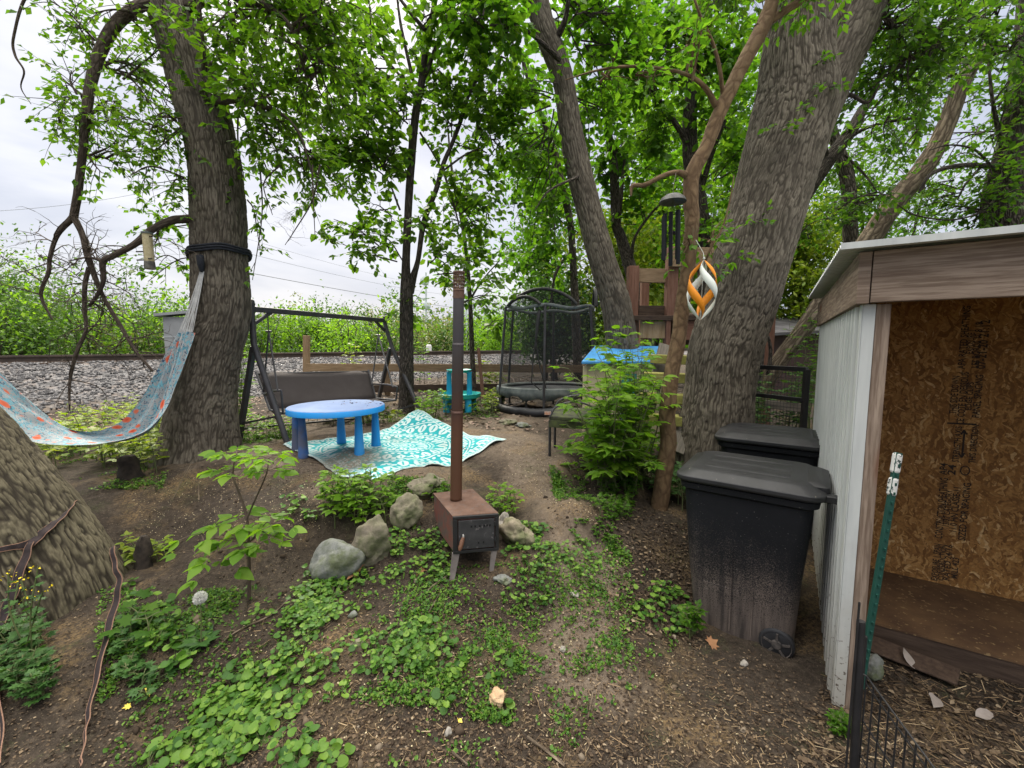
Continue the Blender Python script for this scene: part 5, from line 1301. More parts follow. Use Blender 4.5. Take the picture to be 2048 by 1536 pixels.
# ------------------------------------------------------------------ wind chime and spinner
dc = 3.2
wc = thing('wind_chime', 'black tube wind chime under a grey dome hanging from the brown trunk', 'wind chime', at(1342, 400, dc))
top = at(1346, 388, dc); k = dc / FPX
b = MB(); b.lathe([(24 * k, -16 * k), (25.5 * k, -15 * k), (22 * k, -8 * k), (14 * k, -2 * k), (4 * k, 0)], 28, top, False); b.lathe([(24 * k, -16 * k), (18 * k, -12 * k), (0, -9 * k)], 28, top, False); b.build('dome', plain('grey_hammered_dome', (.05, .05, .048), (.10, .10, .095), 14, .5, .2, 60, .002, metal=.4), wc, 50)
b = MB(); b.tube([top, at(1347, 372, dc), at(1352, 346, dc + .1)], .003, 5); b.tube([at(1346, 400, dc), at(1345, 500, dc)], .0015, 4)
BK = plain('satin_black_tube', (.006, .007, .009), (.010, .011, .014), 5, .6, 0, spec=.2)
b.build('cord', MAT['twig'], wc, 50)
for j, (u, v0, v1, dd) in enumerate(((1328, 432, 520, .0), (1342, 424, 560, .02), (1357, 420, 528, -.02), (1330, 428, 512, .07), (1355, 424, 518, .08))):
    b = MB(); b.tube([at(u, v0, dc + dd), at(u - 1, v1 if u != 1342 else 532, dc + dd)], .0150, 12); tb_ = b.build('chime_tube', BK, wc, 50)
    b = MB(); b.tube([at(u, v0, dc + dd), at(1346, 402, dc)], .001, 3); b.build('thread', MAT['twig'], tb_)
b = MB(); q = at(1344, 466, dc + .03); b.lathe([(0, -.008), (.026, -.008), (.028, 0), (.026, .008), (0, .008)], 16, q); b.build('striker', BK, wc, 50)
sp = thing('wind_spinner', 'orange and white spiral ribbon spinner hanging beside the massive trunk', 'spinner', at(1402, 640, 3.15))
ds = 3.15; c0, c1 = at(1408, 520, ds), at(1400, 640, ds)
OR = NT('orange_spinner_ribbon'); ORm = OR.end((.78, .27, .012), .45, None, 0, .4)
WH = NT('white_spinner_ribbon'); WHm = WH.end((.62, .66, .60), .5, None, 0, .4)
for j in range(4):
    rows = []
    for i in range(41):
        s = i / 40; a = 2 * PI * (j / 4 + .5 * s) + .4; rr = .108 * math.sin(PI * s) ** .95 + .003; c = c0.lerp(c1, s)
        hw = .064 * math.sin(PI * s) ** .75
        p = V3(math.cos(a) * rr, math.sin(a) * rr, 0); tn = V3(-math.sin(a), math.cos(a), 0)
        dirw = (V3(0, 0, 1) * .85 + tn * .5).normalized()
        rows.append([c + p + dirw * (hw * (q - .5)) for q in (0, .5, 1)])
    b = MB(); b.grid(rows); b.build('ribbon', ORm if j % 2 else WHm, sp, 70, solid=.002)
b = MB(); b.tube([c0, at(1407, 506, ds), at(1392, 480, ds + .12)], .002, 4); b.tube([c0, c1], .0015, 4); b.lathe([(0, -.01), (.008, -.004), (.008, .004), (0, .01)], 10, c0 + V3(0, 0, .012)); b.build('cord', WHm, sp, 50)

# ------------------------------------------------------------------ dark hut beyond
dh = 9.2
hut = thing('garden_hut', 'dark brown hut with a sagging roof glimpsed behind the leaning dead trunk', 'hut', at(1580, 800, dh))
DKB = plain('dark_brown_boards', (.035, .018, .016), (.055, .03, .026), 2, .8, .3, 12, .01, sc3=(8, 8, .4))
b = MB(); a, c = at(1500, 800, dh), at(1790, 800, dh + .8); zt3 = at(1560, 668, dh).z
b.slab([V3(a.x, a.y, .2), V3(c.x, c.y, .2), V3(c.x, c.y + 2.5, .2), V3(a.x, a.y + 2.5, .2)], (0, 0, zt3 - .2)); b.build('wall', DKB, hut)
b = MB(); b.slab([V3(a.x - .15, a.y - .25, zt3 - .06), V3(c.x, c.y - .25, zt3 + .13), V3(c.x, c.y + 1.3, zt3 + .5), V3(a.x - .15, a.y + 1.3, zt3 + .3)], (0, 0, .06)); b.build('roof', plain('black_felt_roof', (.03, .028, .03), (.09, .085, .09), 3, .8, .4), hut)
# ------------------------------------------------------------------ open shed
def atz(u, v, z):
    a, b = (u - 1024) / FPX, (768 - v) / FPX
    k = (z - CAM_H) / (-SP + b * CP); return V3(a * k, (CP + b * SP) * k, z)
S0 = atz(1682, 1402, 0.0); SA = V3(.840, -.5426, 0); SB = V3(.5426, .840, 0)
def sp_(s, t, z): return V3(S0.x, S0.y, 0) + SA * s + SB * t + V3(0, 0, z)
def on_plane(u, v, T):
    a, b = (u - 1024) / FPX, (768 - v) / FPX
    d = V3(a, CP + b * SP, -SP + b * CP); n = SB
    k = (V3(S0.x, S0.y, 0) + SB * T).dot(n) / d.dot(n); p = d * k
    return (p - V3(S0.x, S0.y, 0)).dot(SA), CAM_H + p.z
def sbox(b, s0, s1, t0, t1, z0, z1, ax='z'):
    P = [sp_(s, t, z) for z in (z0, z1) for s, t in ((s0, t0), (s1, t0), (s1, t1), (s0, t1))]
    o = R.random() * 7
    loc = [((s, t, z) if ax == 'z' else (t, z, s) if ax == 's' else (s, z, t)) for z in (z0, z1) for s, t in ((s0, t0), (s1, t0), (s1, t1), (s0, t1))]
    b.add(P, [(3, 2, 1, 0), (4, 5, 6, 7), (0, 1, 5, 4), (1, 2, 6, 5), (2, 3, 7, 6), (3, 0, 4, 7)], [(q[0] + o, q[1] + o, q[2]) for q in loc])
sh = thing('open_shed', 'open lean-to shed with white corrugated siding wood fascia and chipboard back wall', 'shed', (S0.x, S0.y, 0))
t = NT('white_corrugated_metal'); r = t.rest()
zc = t.n('SeparateXYZ', {0: r}).outputs[2]
c = t.ramp(t.noise(t.scale(r, (6, 6, .7)), 3, 4), [(.3, (.44, .46, .45)), (.7, (.58, .60, .58))])
low = t.math('ADD', zc, t.math('MULTIPLY_ADD', t.noise(r, 5, 4, .6), .7, -.35))
c = t.mix(t.ramp(low, [(.0, .75), (.75, 0)]), c, (.30, .275, .23))
spl = t.math('MULTIPLY', t.ramp(t.noise(r, 55, 3, .6), [(.60, 0), (.66, 1)]), t.ramp(zc, [(.05, 1), (.6, 0)]))
c = t.mix(spl, c, (.07, .05, .038))
c = t.mix(t.math('MULTIPLY', t.at('groove_shade'), t.ramp(t.noise(t.scale(r, (9, 9, 1)), 3, 4), [(.25, .35), (.7, .85)])), c, (.16, .165, .15))  # rib shading put in as darker colour along the groove edges
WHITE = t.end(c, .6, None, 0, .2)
LUM = plain('knotty_red_pine', (.21, .155, .118), (.34, .265, .205), 4, .85, .45, 26, .005, sc3=(10, 10, .8), rest=True, spec=.2)
def knots(m):
    nt = NT.__new__(NT); nt.m = m; nt.t = m.node_tree; nt.b = nt.t.nodes['Principled BSDF']; nt.out = nt.t.nodes['Material Output']
    src = nt.b.inputs['Base Color'].links[0].from_socket; r = nt.rest()
    vo = nt.n('TexVoronoi', {'Vector': nt.scale(r, (4.2, 4.2, 1.6)), 'Scale': 1.0})
    gr = nt.noise(nt.scale(r, (22, 22, 1.2)), 4, 3, .6)
    c = nt.mix(nt.ramp(gr, [(.42, .55), (.56, 0)]), src, (.11, .072, .050))
    c = nt.mix(nt.ramp(vo.outputs['Distance'], [(.07, .85), (.22, 0)]), c, (.16, .06, .028))
    nt.set(nt.b.inputs['Base Color'], c)
knots(LUM)
ZF, ZT = 1.822, 2.035
# siding: pressed ribs, facing the bins
b = MB(); prof = []
tt = 0
while tt < 2.42:
    prof += [(tt, 0), (tt + .012, 0), (tt + .030, .028), (tt + .070, .028), (tt + .088, 0)] if tt > .08 else [(tt, 0), (tt + .03, 0), (tt + .036, .016), (tt + .055, .016), (tt + .062, 0)]
    tt += .105 if tt > .08 else .085
rows = []
for z in (-.06, .0, .5, 1.0, 1.5, ZF + .05): rows.append([sp_(-.012 - h, q, z) for q, h in prof])
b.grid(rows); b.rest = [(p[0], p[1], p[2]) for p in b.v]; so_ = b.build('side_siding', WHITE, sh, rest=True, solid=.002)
attr(so_.data, 'groove_shade', [1.0 if h == 0 and k % 5 in (1, 4, 0) else 0.0 for _ in range(6) for k, (q, h) in enumerate(prof)])
b = MB(); sbox(b, -.030, .012, -.017, -.0125, -.02, ZF); sbox(b, -.035, -.0305, -.017, .05, -.02, ZF); b.rest = list(b.v); b.build('corner_trim', WHITE, sh, rest=True, bevel=.002)
b = MB(); sbox(b, .0125, .062, -.012, .028, -.03, ZF); b.build('front_stud', LUM, sh, rest=True, bevel=.003)
b = MB(); sbox(b, -.060, -.018, -.062, .78, ZF, ZT, 's'); sbox(b, -.060, -.018, .783, 2.5, ZF, ZT, 's')
b.rest = [(q[1], q[2], q[0]) for q in b.rest] if False else [(p[2] * 1.0, 0.3, (Vector(p) - sp_(0, 0, 0)).dot(SB)) for p in b.v]; b.build('side_fascia', LUM, sh, rest=True, bevel=.003)
b = MB(); sbox(b, -.014, 2.6, -.060, -.016, ZF + .004, ZT, 's'); b.rest = [(p[2] * 1.0 + 3, (Vector(p) - sp_(0, 0, 0)).dot(SB) + .7, (Vector(p) - sp_(0, 0, 0)).dot(SA)) for p in b.v]; b.build('front_fascia', LUM, sh, rest=True, bevel=.003)
# roof sheet, ribs running across
rows = []
tt = -.13
while tt < 2.75:
    for q, h in ((0, 0), (.022, 0), (.034, .016), (.050, .016), (.062, 0)):
        rows.append([sp_(s, tt + q, ZT + .012 + h + .02 * (tt + .13)) for s in (-.13, .5, 1.2, 2.7)])
    tt += .068
b = MB(); b.grid(rows); b.rest = [(p[0], p[1], 1.5) for p in b.v]; b.build('roof', WHITE, sh, rest=True, solid=.003)
b = MB(); sbox(b, -.13, 2.7, -.140, -.136, ZT + .004, ZT + .030); b.rest = [(p[0], p[1], 1.5) for p in b.v]; b.build('roof_edge', WHITE, sh, rest=True)
b = MB(); sbox(b, .0, 2.6, -.012, .03, ZF + .03, ZT - .002); sbox(b, 0, .05, .04, 2.4, ZF + .02, ZT - .004); b.build('top_plate', MAT['wood_dark'], sh, rest=True)
# chipboard
t = NT('strand_board'); r = t.rest()
col = (.155, .085, .036)
prev = t.ramp(t.noise(r, 3, 4), [(.3, (.22, .11, .036)), (.7, (.33, .17, .058))])
hts = []
for k, (ang, sc) in enumerate(((.3, (16, 66, 1)), (1.9, (18, 72, 1)), (1.15, (15, 60, 1)), (2.6, (20, 64, 1)), (2.2, (14, 54, 1)), (0.75, (22, 88, 1)), (1.55, (15, 76, 1)))):
    wob = t.n('TexNoise', {'Vector': r, 'Scale': 5.0 + k}); off = t.n('VectorMath', {0: wob.outputs['Color'], 1: (.09, .09, 0)}, operation='MULTIPLY')
    rr_ = t.n('VectorMath', {0: r, 1: off.outputs[0]}, operation='ADD').outputs[0]
    mp = t.n('Mapping'); t.set(mp.inputs['Vector'], rr_); mp.inputs['Rotation'].default_value = (0, 0, ang); mp.inputs['Location'].default_value = (k * 3.1, k * 1.7, 0)
    vv_ = t.scale(mp.outputs[0], sc)
    vo = t.n('TexVoronoi', {'Vector': vv_, 'Scale': 1.0, 'Randomness': 1.0})
    s_ = t.n('SeparateColor', {0: vo.outputs['Color']})
    c = t.ramp(s_.outputs[1], [(.0, (.19, .088, .026)), (.35, (.31, .152, .046)), (.7, (.42, .22, .07)), (.93, (.54, .31, .11)), (1, (.66, .44, .20))])
    m = t.ramp(s_.outputs[0], [(.66, 0), (.68, 1)])
    prev = t.mix(m, prev, c); hts.append(vo.outputs['Distance'])
gr = t.noise(r, 60, 4, .7)
prev = t.mix(t.ramp(gr, [(.35, .45), (.6, 0)]), prev, (.10, .052, .024))
OSB = t.end(prev, .75, t.bump(t.math('ADD', hts[0], t.math('MULTIPLY', gr, .6)), .35, .004), 0, .2)
TW = 1.27
def osb(name, P, uv, mat=OSB):
    b = MB(); b.add(P, [(0, 1, 2, 3)], uv); o = b.build(name, mat, sh, rest=True, solid=.012); return o
ZFL = .13
osb('back_wall', [sp_(.0, TW + .007, ZFL), sp_(2.6, TW + .007, ZFL), sp_(2.6, TW + .007, ZT), sp_(0, TW + .007, ZT)], [(0, ZFL, 0), (2.6, ZFL, 0), (2.6, ZT, 0), (0, ZT, 0)])
osb('inner_wall', [sp_(.008, .05, ZFL), sp_(.008, TW, ZFL), sp_(.008, TW, ZT - .02), sp_(.008, .05, ZT - .02)], [(4, ZFL, 0), (5.2, ZFL, 0), (5.2, ZT, 0), (4, ZT, 0)])
osb('inner_wall', [sp_(2.55, TW, ZFL), sp_(2.55, .0, ZFL), sp_(2.55, .0, ZT - .02), sp_(2.55, TW, ZT - .02)], [(7, ZFL, 0), (8.2, ZFL, 0), (8.2, ZT, 0), (7, ZT, 0)])
t = NT('dirty_strand_floor'); 
FLO = plain('dirty_board_floor', (.075, .040, .020), (.16, .092, .042), 5, .85, .4, 30, .004, speck=((.25, .17, .08), 42, .63))
osb('floor_board', [sp_(.08, .55, ZFL), sp_(2.55, .55, ZFL), sp_(2.55, TW, ZFL), sp_(.08, TW, ZFL)], [(0, 0, 0), (2.5, 0, 0), (2.5, .8, 0), (0, .8, 0)], FLO)
b = MB(); sbox(b, .08, 2.55, .555, .595, .0, ZFL - .008, 's'); b.build('floor_joist', MAT['wood_dark'], sh, rest=True)
b = MB(); sbox(b, .0, 2.58, TW + .022, 2.42, .05, ZT - .03); b.build('rear_room', MAT['wood_dark'], sh, rest=True)
INK = plain('black_stencil_ink', (.022, .015, .010), (.04, .026, .016), 30, .8, 0)
def lettering(txt, u0, v0, v1, cap_px, parent=sh):
    """stencil line whose baseline climbs from v0 to v1 at photograph column u0"""
    s0, z0 = on_plane(u0, v0, TW); s1, z1 = on_plane(u0 + (v0 - v1) * .05, v1, TW)
    cu = bpy.data.curves.new('lettering', 'FONT'); cu.body = txt; cu.size = 1; cu.offset = .018; cu.resolution_u = 2
    tmp = bpy.data.objects.new('lettering_curve', cu)
    me = bpy.data.meshes.new_from_object(tmp); bpy.data.objects.remove(tmp); bpy.data.curves.remove(cu)
    co = np.array([v.co[:] for v in me.vertices]); w = co[:, 0].max(); cap = .70
    L = z1 - z0; hgt = cap_px * .0029
    base = sp_(s0, TW - .0015, z0)
    for v in me.vertices:
        x, y = v.co.x / w * L, v.co.y / cap * hgt
        p = base + V3(0, 0, 1) * x - SA * y - V3(0, 0, 0); v.co = p - SHIFT[parent.name]
    o = link_mesh('lettering', me, INK, parent); return o
for q in (('APA RATED SHEATHING', 1929, 738, 612, 11), ('EXPOSURE 1', 1945, 708, 660, 10), ('LES BORDS 10 8 18', 1957, 736, 644, 11), ('07-21-20 21:12', 1970, 738, 640, 14),
          ('THIS SIDE DOWN', 1912, 828, 752, 11), ('CE COTE EN DESSOUS', 1927, 850, 744, 11), ('EDGE CLIPS', 1942, 821, 764, 9), ('PANEL SPACING', 1958, 836, 750, 11),
          ('STRENGTH AXIS', 1917, 925, 853, 10), ('THIS DIRECTION', 1950, 927, 850, 10), ('AP4', 1893, 950, 927, 12), ('24', 1910, 951, 930, 12),
          ('CONSTRUCTION SHEATHING', 1884, 1078, 956, 12), ('15/32 CATEGORY', 1897, 1055, 980, 9), ('11.0 HN CLASSE-11', 1912, 1066, 975, 11), ('SIZED FOR SPACING', 1930, 1082, 966, 11),
          ('EXPOSURE 1 SPAN', 1874, 1162, 1088, 10), ('CONSTRUCTION', 1886, 1162, 1090, 9), ('RATED 24/16', 1898, 1162, 1090, 10), ('MILL 423', 1914, 1158, 1116, 10)):
    lettering(*q)
b = MB()
def ink_bar(u0, v0, u1, v1, w):
    p, q = on_plane(u0, v0, TW), on_plane(u1, v1, TW)
    p, q = sp_(p[0], TW - .0018, p[1]), sp_(q[0], TW - .0018, q[1]); d = (q - p).normalized(); n = d.cross(SB).normalized() * (w / 2)
    b.add([p - n, q - n, q + n, p + n], [(0, 1, 2, 3)])
ink_bar(1894, 846, 1953, 849, .010); ink_bar(1929, 862, 1924, 912, .009)
for v, s in ((860, 1), (915, -1)):
    ink_bar(1928 if s > 0 else 1923, v, 1934 if s > 0 else 1929, v + 9 * s, .008); ink_bar(1928 if s > 0 else 1923, v, 1922 if s > 0 else 1917, v + 9 * s, .008)
for k in range(14):
    a0, a1 = 2 * PI * k / 14, 2 * PI * (k + 1) / 14; ink_bar(1930 + 9 * math.cos(a0), 941 + 9 * math.sin(a0), 1930 + 9 * math.cos(a1), 941 + 9 * math.sin(a1), .006)
b.build('stencil_mark', INK, sh)

# ------------------------------------------------------------------ bins
BINM = NT('dusty_black_bin_plastic'); co = BINM.obj()
zz = BINM.n('SeparateXYZ', {0: co}).outputs[2]
n1 = BINM.noise(co, 190, 3, .8); n2 = BINM.noise(co, 3, 4, .6)
lvl = BINM.math('ADD', BINM.math('MULTIPLY_ADD', zz, -1.25, 1.0), BINM.math('MULTIPLY_ADD', n2, .55, -.27))
msk = BINM.math('MULTIPLY', BINM.ramp(BINM.math('ADD', n1, BINM.math('MULTIPLY_ADD', lvl, .42, -.22)), [(.44, 0), (.58, 1)]), BINM.math('MULTIPLY', BINM.ramp(lvl, [(.05, .12), (.55, 1)]), BINM.ramp(BINM.noise(BINM.scale(co, (1, 1, .06)), 22, 4, .65), [(.36, .35), (.58, 1)])))
bc = BINM.mix(msk, BINM.ramp(n2, [(.3, (.007, .008, .010)), (.7, (.012, .013, .016))]), (.15, .12, .102))
bc = BINM.mix(BINM.ramp(BINM.noise(co, 130, 1), [(.74, 0), (.77, .7)]), bc, (.20, .19, .175))
BIN = BINM.end(bc, .6, BINM.bump(n1, .12, .002), 0, .22)
LID = plain('faded_black_lid_plastic', (.009, .010, .011), (.024, .024, .026), 6, .5, .12, 60, .002, spec=.45, speck=((.26, .24, .19), 50, .74))
def rrect(hx, hy, r, z, cx=0, cy=0, n=6):
    out = []
    for sx, sy, a0 in ((1, 1, 0), (-1, 1, 1), (-1, -1, 2), (1, -1, 3)):
        for k in range(n + 1):
            a = (a0 + k / n) * PI / 2; out.append(V3(cx + sx * (hx - r) + r * math.cos(a), cy + sy * (hy - r) + r * math.sin(a), z))
    return out
def wheelie_bin(label, loc, rz, sc=1.0):
    o = thing('wheelie_bin', label, 'trash bin', loc, 'black wheelie bins beside the shed', True, rz); o.scale = sc
    b = MB(); b.loft([rrect(.225, .215, .05, .02, .01), rrect(.235, .222, .055, .05, .01), rrect(.262, .240, .06, .40), rrect(.285, .256, .06, .68), rrect(.292, .262, .06, .80), rrect(.312, .280, .06, .815), rrect(.316, .284, .06, .845), rrect(.30, .27, .06, .85)])
    body = b.build('body', BIN, o, 40)
    b = MB(); b.slab([V3(-.18, -.2335, .25), V3(.0, -.2335, .25), V3(.0, -.2365, .30), V3(-.18, -.2365, .30)], (0, .004, 0))
    b.bar((-.04, -.230, .06), (-.04, -.249, .52), .008, .006, (0, 1, 0)); b.bar((.06, -.226, .06), (.06, -.240, .34), .008, .006, (0, 1, 0)); b.build('side_rib', BIN, o, bevel=.002)
    b = MB(); b.loft([rrect(.325, .293, .07, .852), rrect(.335, .300, .07, .862), rrect(.335, .300, .07, .884), rrect(.318, .286, .07, .890), rrect(.275, .250, .06, .912), rrect(.262, .238, .06, .916), rrect(.20, .185, .05, .918)])
    b.build('lid', LID, o, 30, bevel=.004)
    b = MB(); b.loft([rrect(.205, .05, .02, .914, -.01, -.11), rrect(.195, .042, .02, .9195, -.01, -.11)]); b.loft([rrect(.205, .05, .02, .914, -.01, .03), rrect(.195, .042, .02, .9195, -.01, .03)]); b.loft([rrect(.205, .045, .02, .914, -.01, .155), rrect(.195, .038, .02, .9195, -.01, .155)])
    b.build('lid_panel', LID, o, 35)
    b = MB()
    for s in (-1, 1): b.loft([[V3(x, s * .20 + dy, z + dz) for dy, dz in ((-.028, -.016), (.028, -.016), (.028, .016), (-.028, .016))] for x, z in ((.30, .86), (.36, .865), (.425, .85), (.44, .835))])
    b.tube([V3(.418, -.235, .852), V3(.418, .235, .852)], .019, 12); b.build('handle', LID, o, 40, bevel=.004)
    b = MB(); b.loft([rrect(.05, .19, .02, .845, .30), rrect(.05, .19, .02, .905, .30), rrect(.03, .17, .02, .918, .29)]); b.build('hinge_block', LID, o, 40)
    for s in (-1, 1):
        w = MB(); M = Matrix.Rotation(PI / 2, 3, 'X')
        w.lathe([(.03, -.022), (.068, -.022), (.078, -.015), (.080, 0), (.078, .015), (.068, .022), (.03, .022)], 28, (.175, s * .216, .080), True, M); wh = w.build('wheel', MAT['black_plastic'], o, 40)
        w = MB(); MM = M if s < 0 else Matrix.Rotation(-PI / 2, 3, 'X')
        w.lathe([(.0, .014), (.020, .014), (.022, .008), (.028, .004), (.062, .004), (.067, .009)], 24, (.175, s * .232, .080), False, MM)
        for k in range(5):
            a = k * PI * 2 / 5 + .3; w.bar((.175 + .024 * math.cos(a), s * .238, .080 + .024 * math.sin(a)), (.175 + .060 * math.cos(a), s * .238, .080 + .060 * math.sin(a)), .010, .014, (0, 1, 0))
        w.build('hub', plain('muddy_wheel_hub', (.03, .028, .027), (.10, .085, .075), 40, .8, .2), wh, 40)
    b = MB(); b.tube([V3(.175, -.2, .080), V3(.175, .2, .080)], .012, 8); b.build('axle', MAT['black_steel'], o, 60)
    return o
rzb = math.atan2(-.57, .82)
pA, pB = atz(1358, 958, .855), atz(1640, 1008, .855)
dirb = (pB - pA).normalized(); rzb = math.atan2(dirb.y, dirb.x)
scb = (pB - pA).length / .62
nrm = V3(-dirb.y, dirb.x, 0)
cA = pA.lerp(pB, .5) + nrm * .284 * scb
def base_z(c, dv, nv, sc, lx, ly, v):
    q = V3(c.x, c.y, 0) + dv * (lx * sc) + nv * (ly * sc); lo, hi = -.6, .6     # height at which that lower corner is seen at row v
    for _ in range(40):
        z = (lo + hi) / 2; dep = q.y * CP - (z - CAM_H) * SP; vv = 768 - FPX * ((z - CAM_H) * CP + q.y * SP) / dep
        if vv > v: lo = z
        else: hi = z
    return z
zA = base_z(cA, dirb, nrm, scb, .235, -.222, 1326)
wheelie_bin('nearer black wheeled trash bin splashed with dried mud beside the shed wall', (cA.x, cA.y, zA), rzb, (scb, scb, (.855 - zA) / .855))
pC, pD = atz(1431, 880, .84), atz(1652, 905, .84)
dirc = (pD - pC).normalized(); rzc = math.atan2(dirc.y, dirc.x); scc = (pD - pC).length / .64
nrm = V3(-dirc.y, dirc.x, 0); cC = pC.lerp(pD, .5) + nrm * .284 * scc
wheelie_bin('farther black wheeled trash bin standing between the massive trunk and the shed wall', (cC.x, cC.y, .84 - .855 * scc), rzc, (scc, scc, scc))
print('BINS', zA, gp(cA.x, cA.y), scb, scc, cA, cC, rzb, rzc)

# ------------------------------------------------------------------ wire gate panel behind the bins
gpn = thing('gate_panel', 'black framed wire mesh gate panel closing the gap behind the farther bin', 'gate', at(1555, 860, 4.35))
g0, g1 = at(1497, 733, 4.6), at(1614, 741, 4.05)
zb3 = .25
b = MB()
for p in (g0, g1): b.bar(V3(p.x, p.y, zb3), V3(p.x, p.y, g0.z), .045, .045, (0, 1, 0))
gz0, gz1 = g0.z, g0.z
b.bar(V3(g0.x, g0.y, gz0), V3(g1.x, g1.y, gz0), .045, .045); b.bar(V3(g0.x, g0.y, gz0 - .30), V3(g1.x, g1.y, gz0 - .30), .04, .04); b.bar(V3(g0.x, g0.y, zb3), V3(g1.x, g1.y, zb3), .045, .045); b.build('frame', MAT['black_steel'], gpn, bevel=.003)
b = MB()
for k in range(1, 18): p = g0.lerp(g1, k / 18); b.tube([V3(p.x, p.y, zb3), V3(p.x, p.y, gz0)], .0022, 4, False)
for k in range(1, 24): z = zb3 + (gz0 - zb3) * k / 24; b.tube([V3(g0.x, g0.y, z), V3(g1.x, g1.y, z)], .0022, 4, False)
b.build('wire_mesh', MAT['black_steel'], gpn, 60)
b = MB(); b.bar(at(1530, 808, 5.2), at(1606, 816, 5.0), .05, .10); props(b.build('timber_offcut', MAT['wood_grey'], None, rest=True, bevel=.004), 'short grey timber lying behind the wire gate panel', 'timber')

# ------------------------------------------------------------------ green fence stake with white tape, black wire pen
GRN = plain('dark_green_paint', (.006, .045, .034), (.012, .065, .048), 10, .5, .1)
p0, p1 = at(1729, 1335, 1.60), at(1799, 906, 1.66)
tpst = thing('fence_stake', 'dark green metal T-post with torn white tape round its top', 'stake', p0)
d = (p1 - p0); b = MB(); b.bar(p0 - d * .1, p1, .005, .024, (1, 0, 0)); b.bar(p0 - d * .1 + V3(0, .012, 0), p1 + V3(0, .012, 0), .022, .005, (1, 0, 0))
for k in range(22): q = p0 + d * (.04 + k * .043); b.bar(q + V3(-.004, -.005, 0), q + V3(.004, -.005, 0), .006, .012)
b.build('post', GRN, tpst, bevel=.001)
t = NT('torn_white_tape'); tpm = t.end(t.mix(t.ramp(t.noise(t.obj(), 38, 3, .6), [(.56, 0), (.6, 1)]), (.55, .55, .52), (.03, .05, .045)), .7, None, 0, .3)
for s0, s1 in ((.800, .885), (.905, .998)):
    b = MB(); a, c = p0 + d * s0, p0 + d * s1
    b.bar(a + V3(.001, .008, 0), c + V3(.001, .008, 0), .028, .028, (1, 0, 0)); b.build('tape', tpm, tpst, bevel=.009)
zp = .42
pen = thing('wire_pen', 'low black wire pen panel and post in the bottom right corner', 'pen', V3(*atz(1722, 1536, 0)))
q0, q1 = atz(1733, 1352, zp), atz(1875, 1545, zp)
dd = (q1 - q0); q1 = q0 + dd * 1.5
b = MB(); pp0 = atz(1722, 1242, .62); b.tube([V3(pp0.x - .005, pp0.y - .03, -.05), V3(pp0.x - .003, pp0.y - .015, .3), pp0], .014, 10); b.tube([V3(pp0.x + .02, pp0.y - .0, -.05), V3(pp0.x + .018, pp0.y, .56)], .009, 8); b.tube([V3(pp0.x - .03, pp0.y - .02, -.05), V3(pp0.x - .02, pp0.y - .01, .70)], .004, 6); b.build('post', MAT['black_steel'], pen, 60)
b = MB()
for k in range(0, 13): p = q0.lerp(q1, k / 12); b.tube([V3(p.x, p.y, -.03), p], .0028, 6)
for z in (zp, zp - .03, zp - .18, .1): b.tube([V3(q0.x, q0.y, z), V3(q1.x, q1.y, z)], .0032, 6)
b.tube([V3(q0.x, q0.y, zp), V3(pp0.x, pp0.y, zp)], .003, 6); b.build('wire_panel', MAT['black_steel'], pen, 60)
# ------------------------------------------------------------------ rocks
def icosphere(n):
    v, f = [tuple(x) for x in IV], [tuple(x) for x in IF]
    for _ in range(n):
        mid, nf = {}, []
        def m(a, b):
            k = (min(a, b), max(a, b))
            if k not in mid:
                p = (Vector(v[a]) + Vector(v[b])).normalized(); v.append(tuple(p)); mid[k] = len(v) - 1
            return mid[k]
        for a, b, c in f:
            x, y, z = m(a, b), m(b, c), m(c, a); nf += [(a, x, z), (b, y, x), (c, z, y), (x, y, z)]
        f = nf
    return v, f
ISV, ISF = icosphere(4)
ISV2, ISF2 = icosphere(2)
def rock_mat(name, c1, c2, moss=0, mc=(.075, .09, .035)):
    t = NT(name); co = t.obj()
    c = t.ramp(t.noise(co, 9, 6, .7), [(.3, c1), (.7, c2)])
    c = t.mix(t.ramp(t.noise(co, 45, 3, .7), [(.55, 0), (.7, .5)]), c, tuple(x * .5 for x in c1))
    if moss: c = t.mix(t.math('MULTIPLY', t.ramp(t.noise(co, 6, 5, .65), [(.5 - moss * .2, 0), (.62, 1)]), .8), c, mc)
    return t.end(c, .9, t.bump(t.math('ADD', t.noise(co, 18, 5, .7), t.math('MULTIPLY', t.noise(co, 90, 3), .3)), .6, .012), 0, .2)
RG = rock_mat('grey_field_stone', (.13, .135, .13), (.22, .225, .215), .35); RB = rock_mat('brown_field_stone', (.14, .12, .09), (.24, .21, .165), .5)
RO = rock_mat('orange_stone', (.38, .24, .13), (.52, .38, .24)); RW = rock_mat('white_pebble', (.24, .22, .19), (.36, .33, .29))
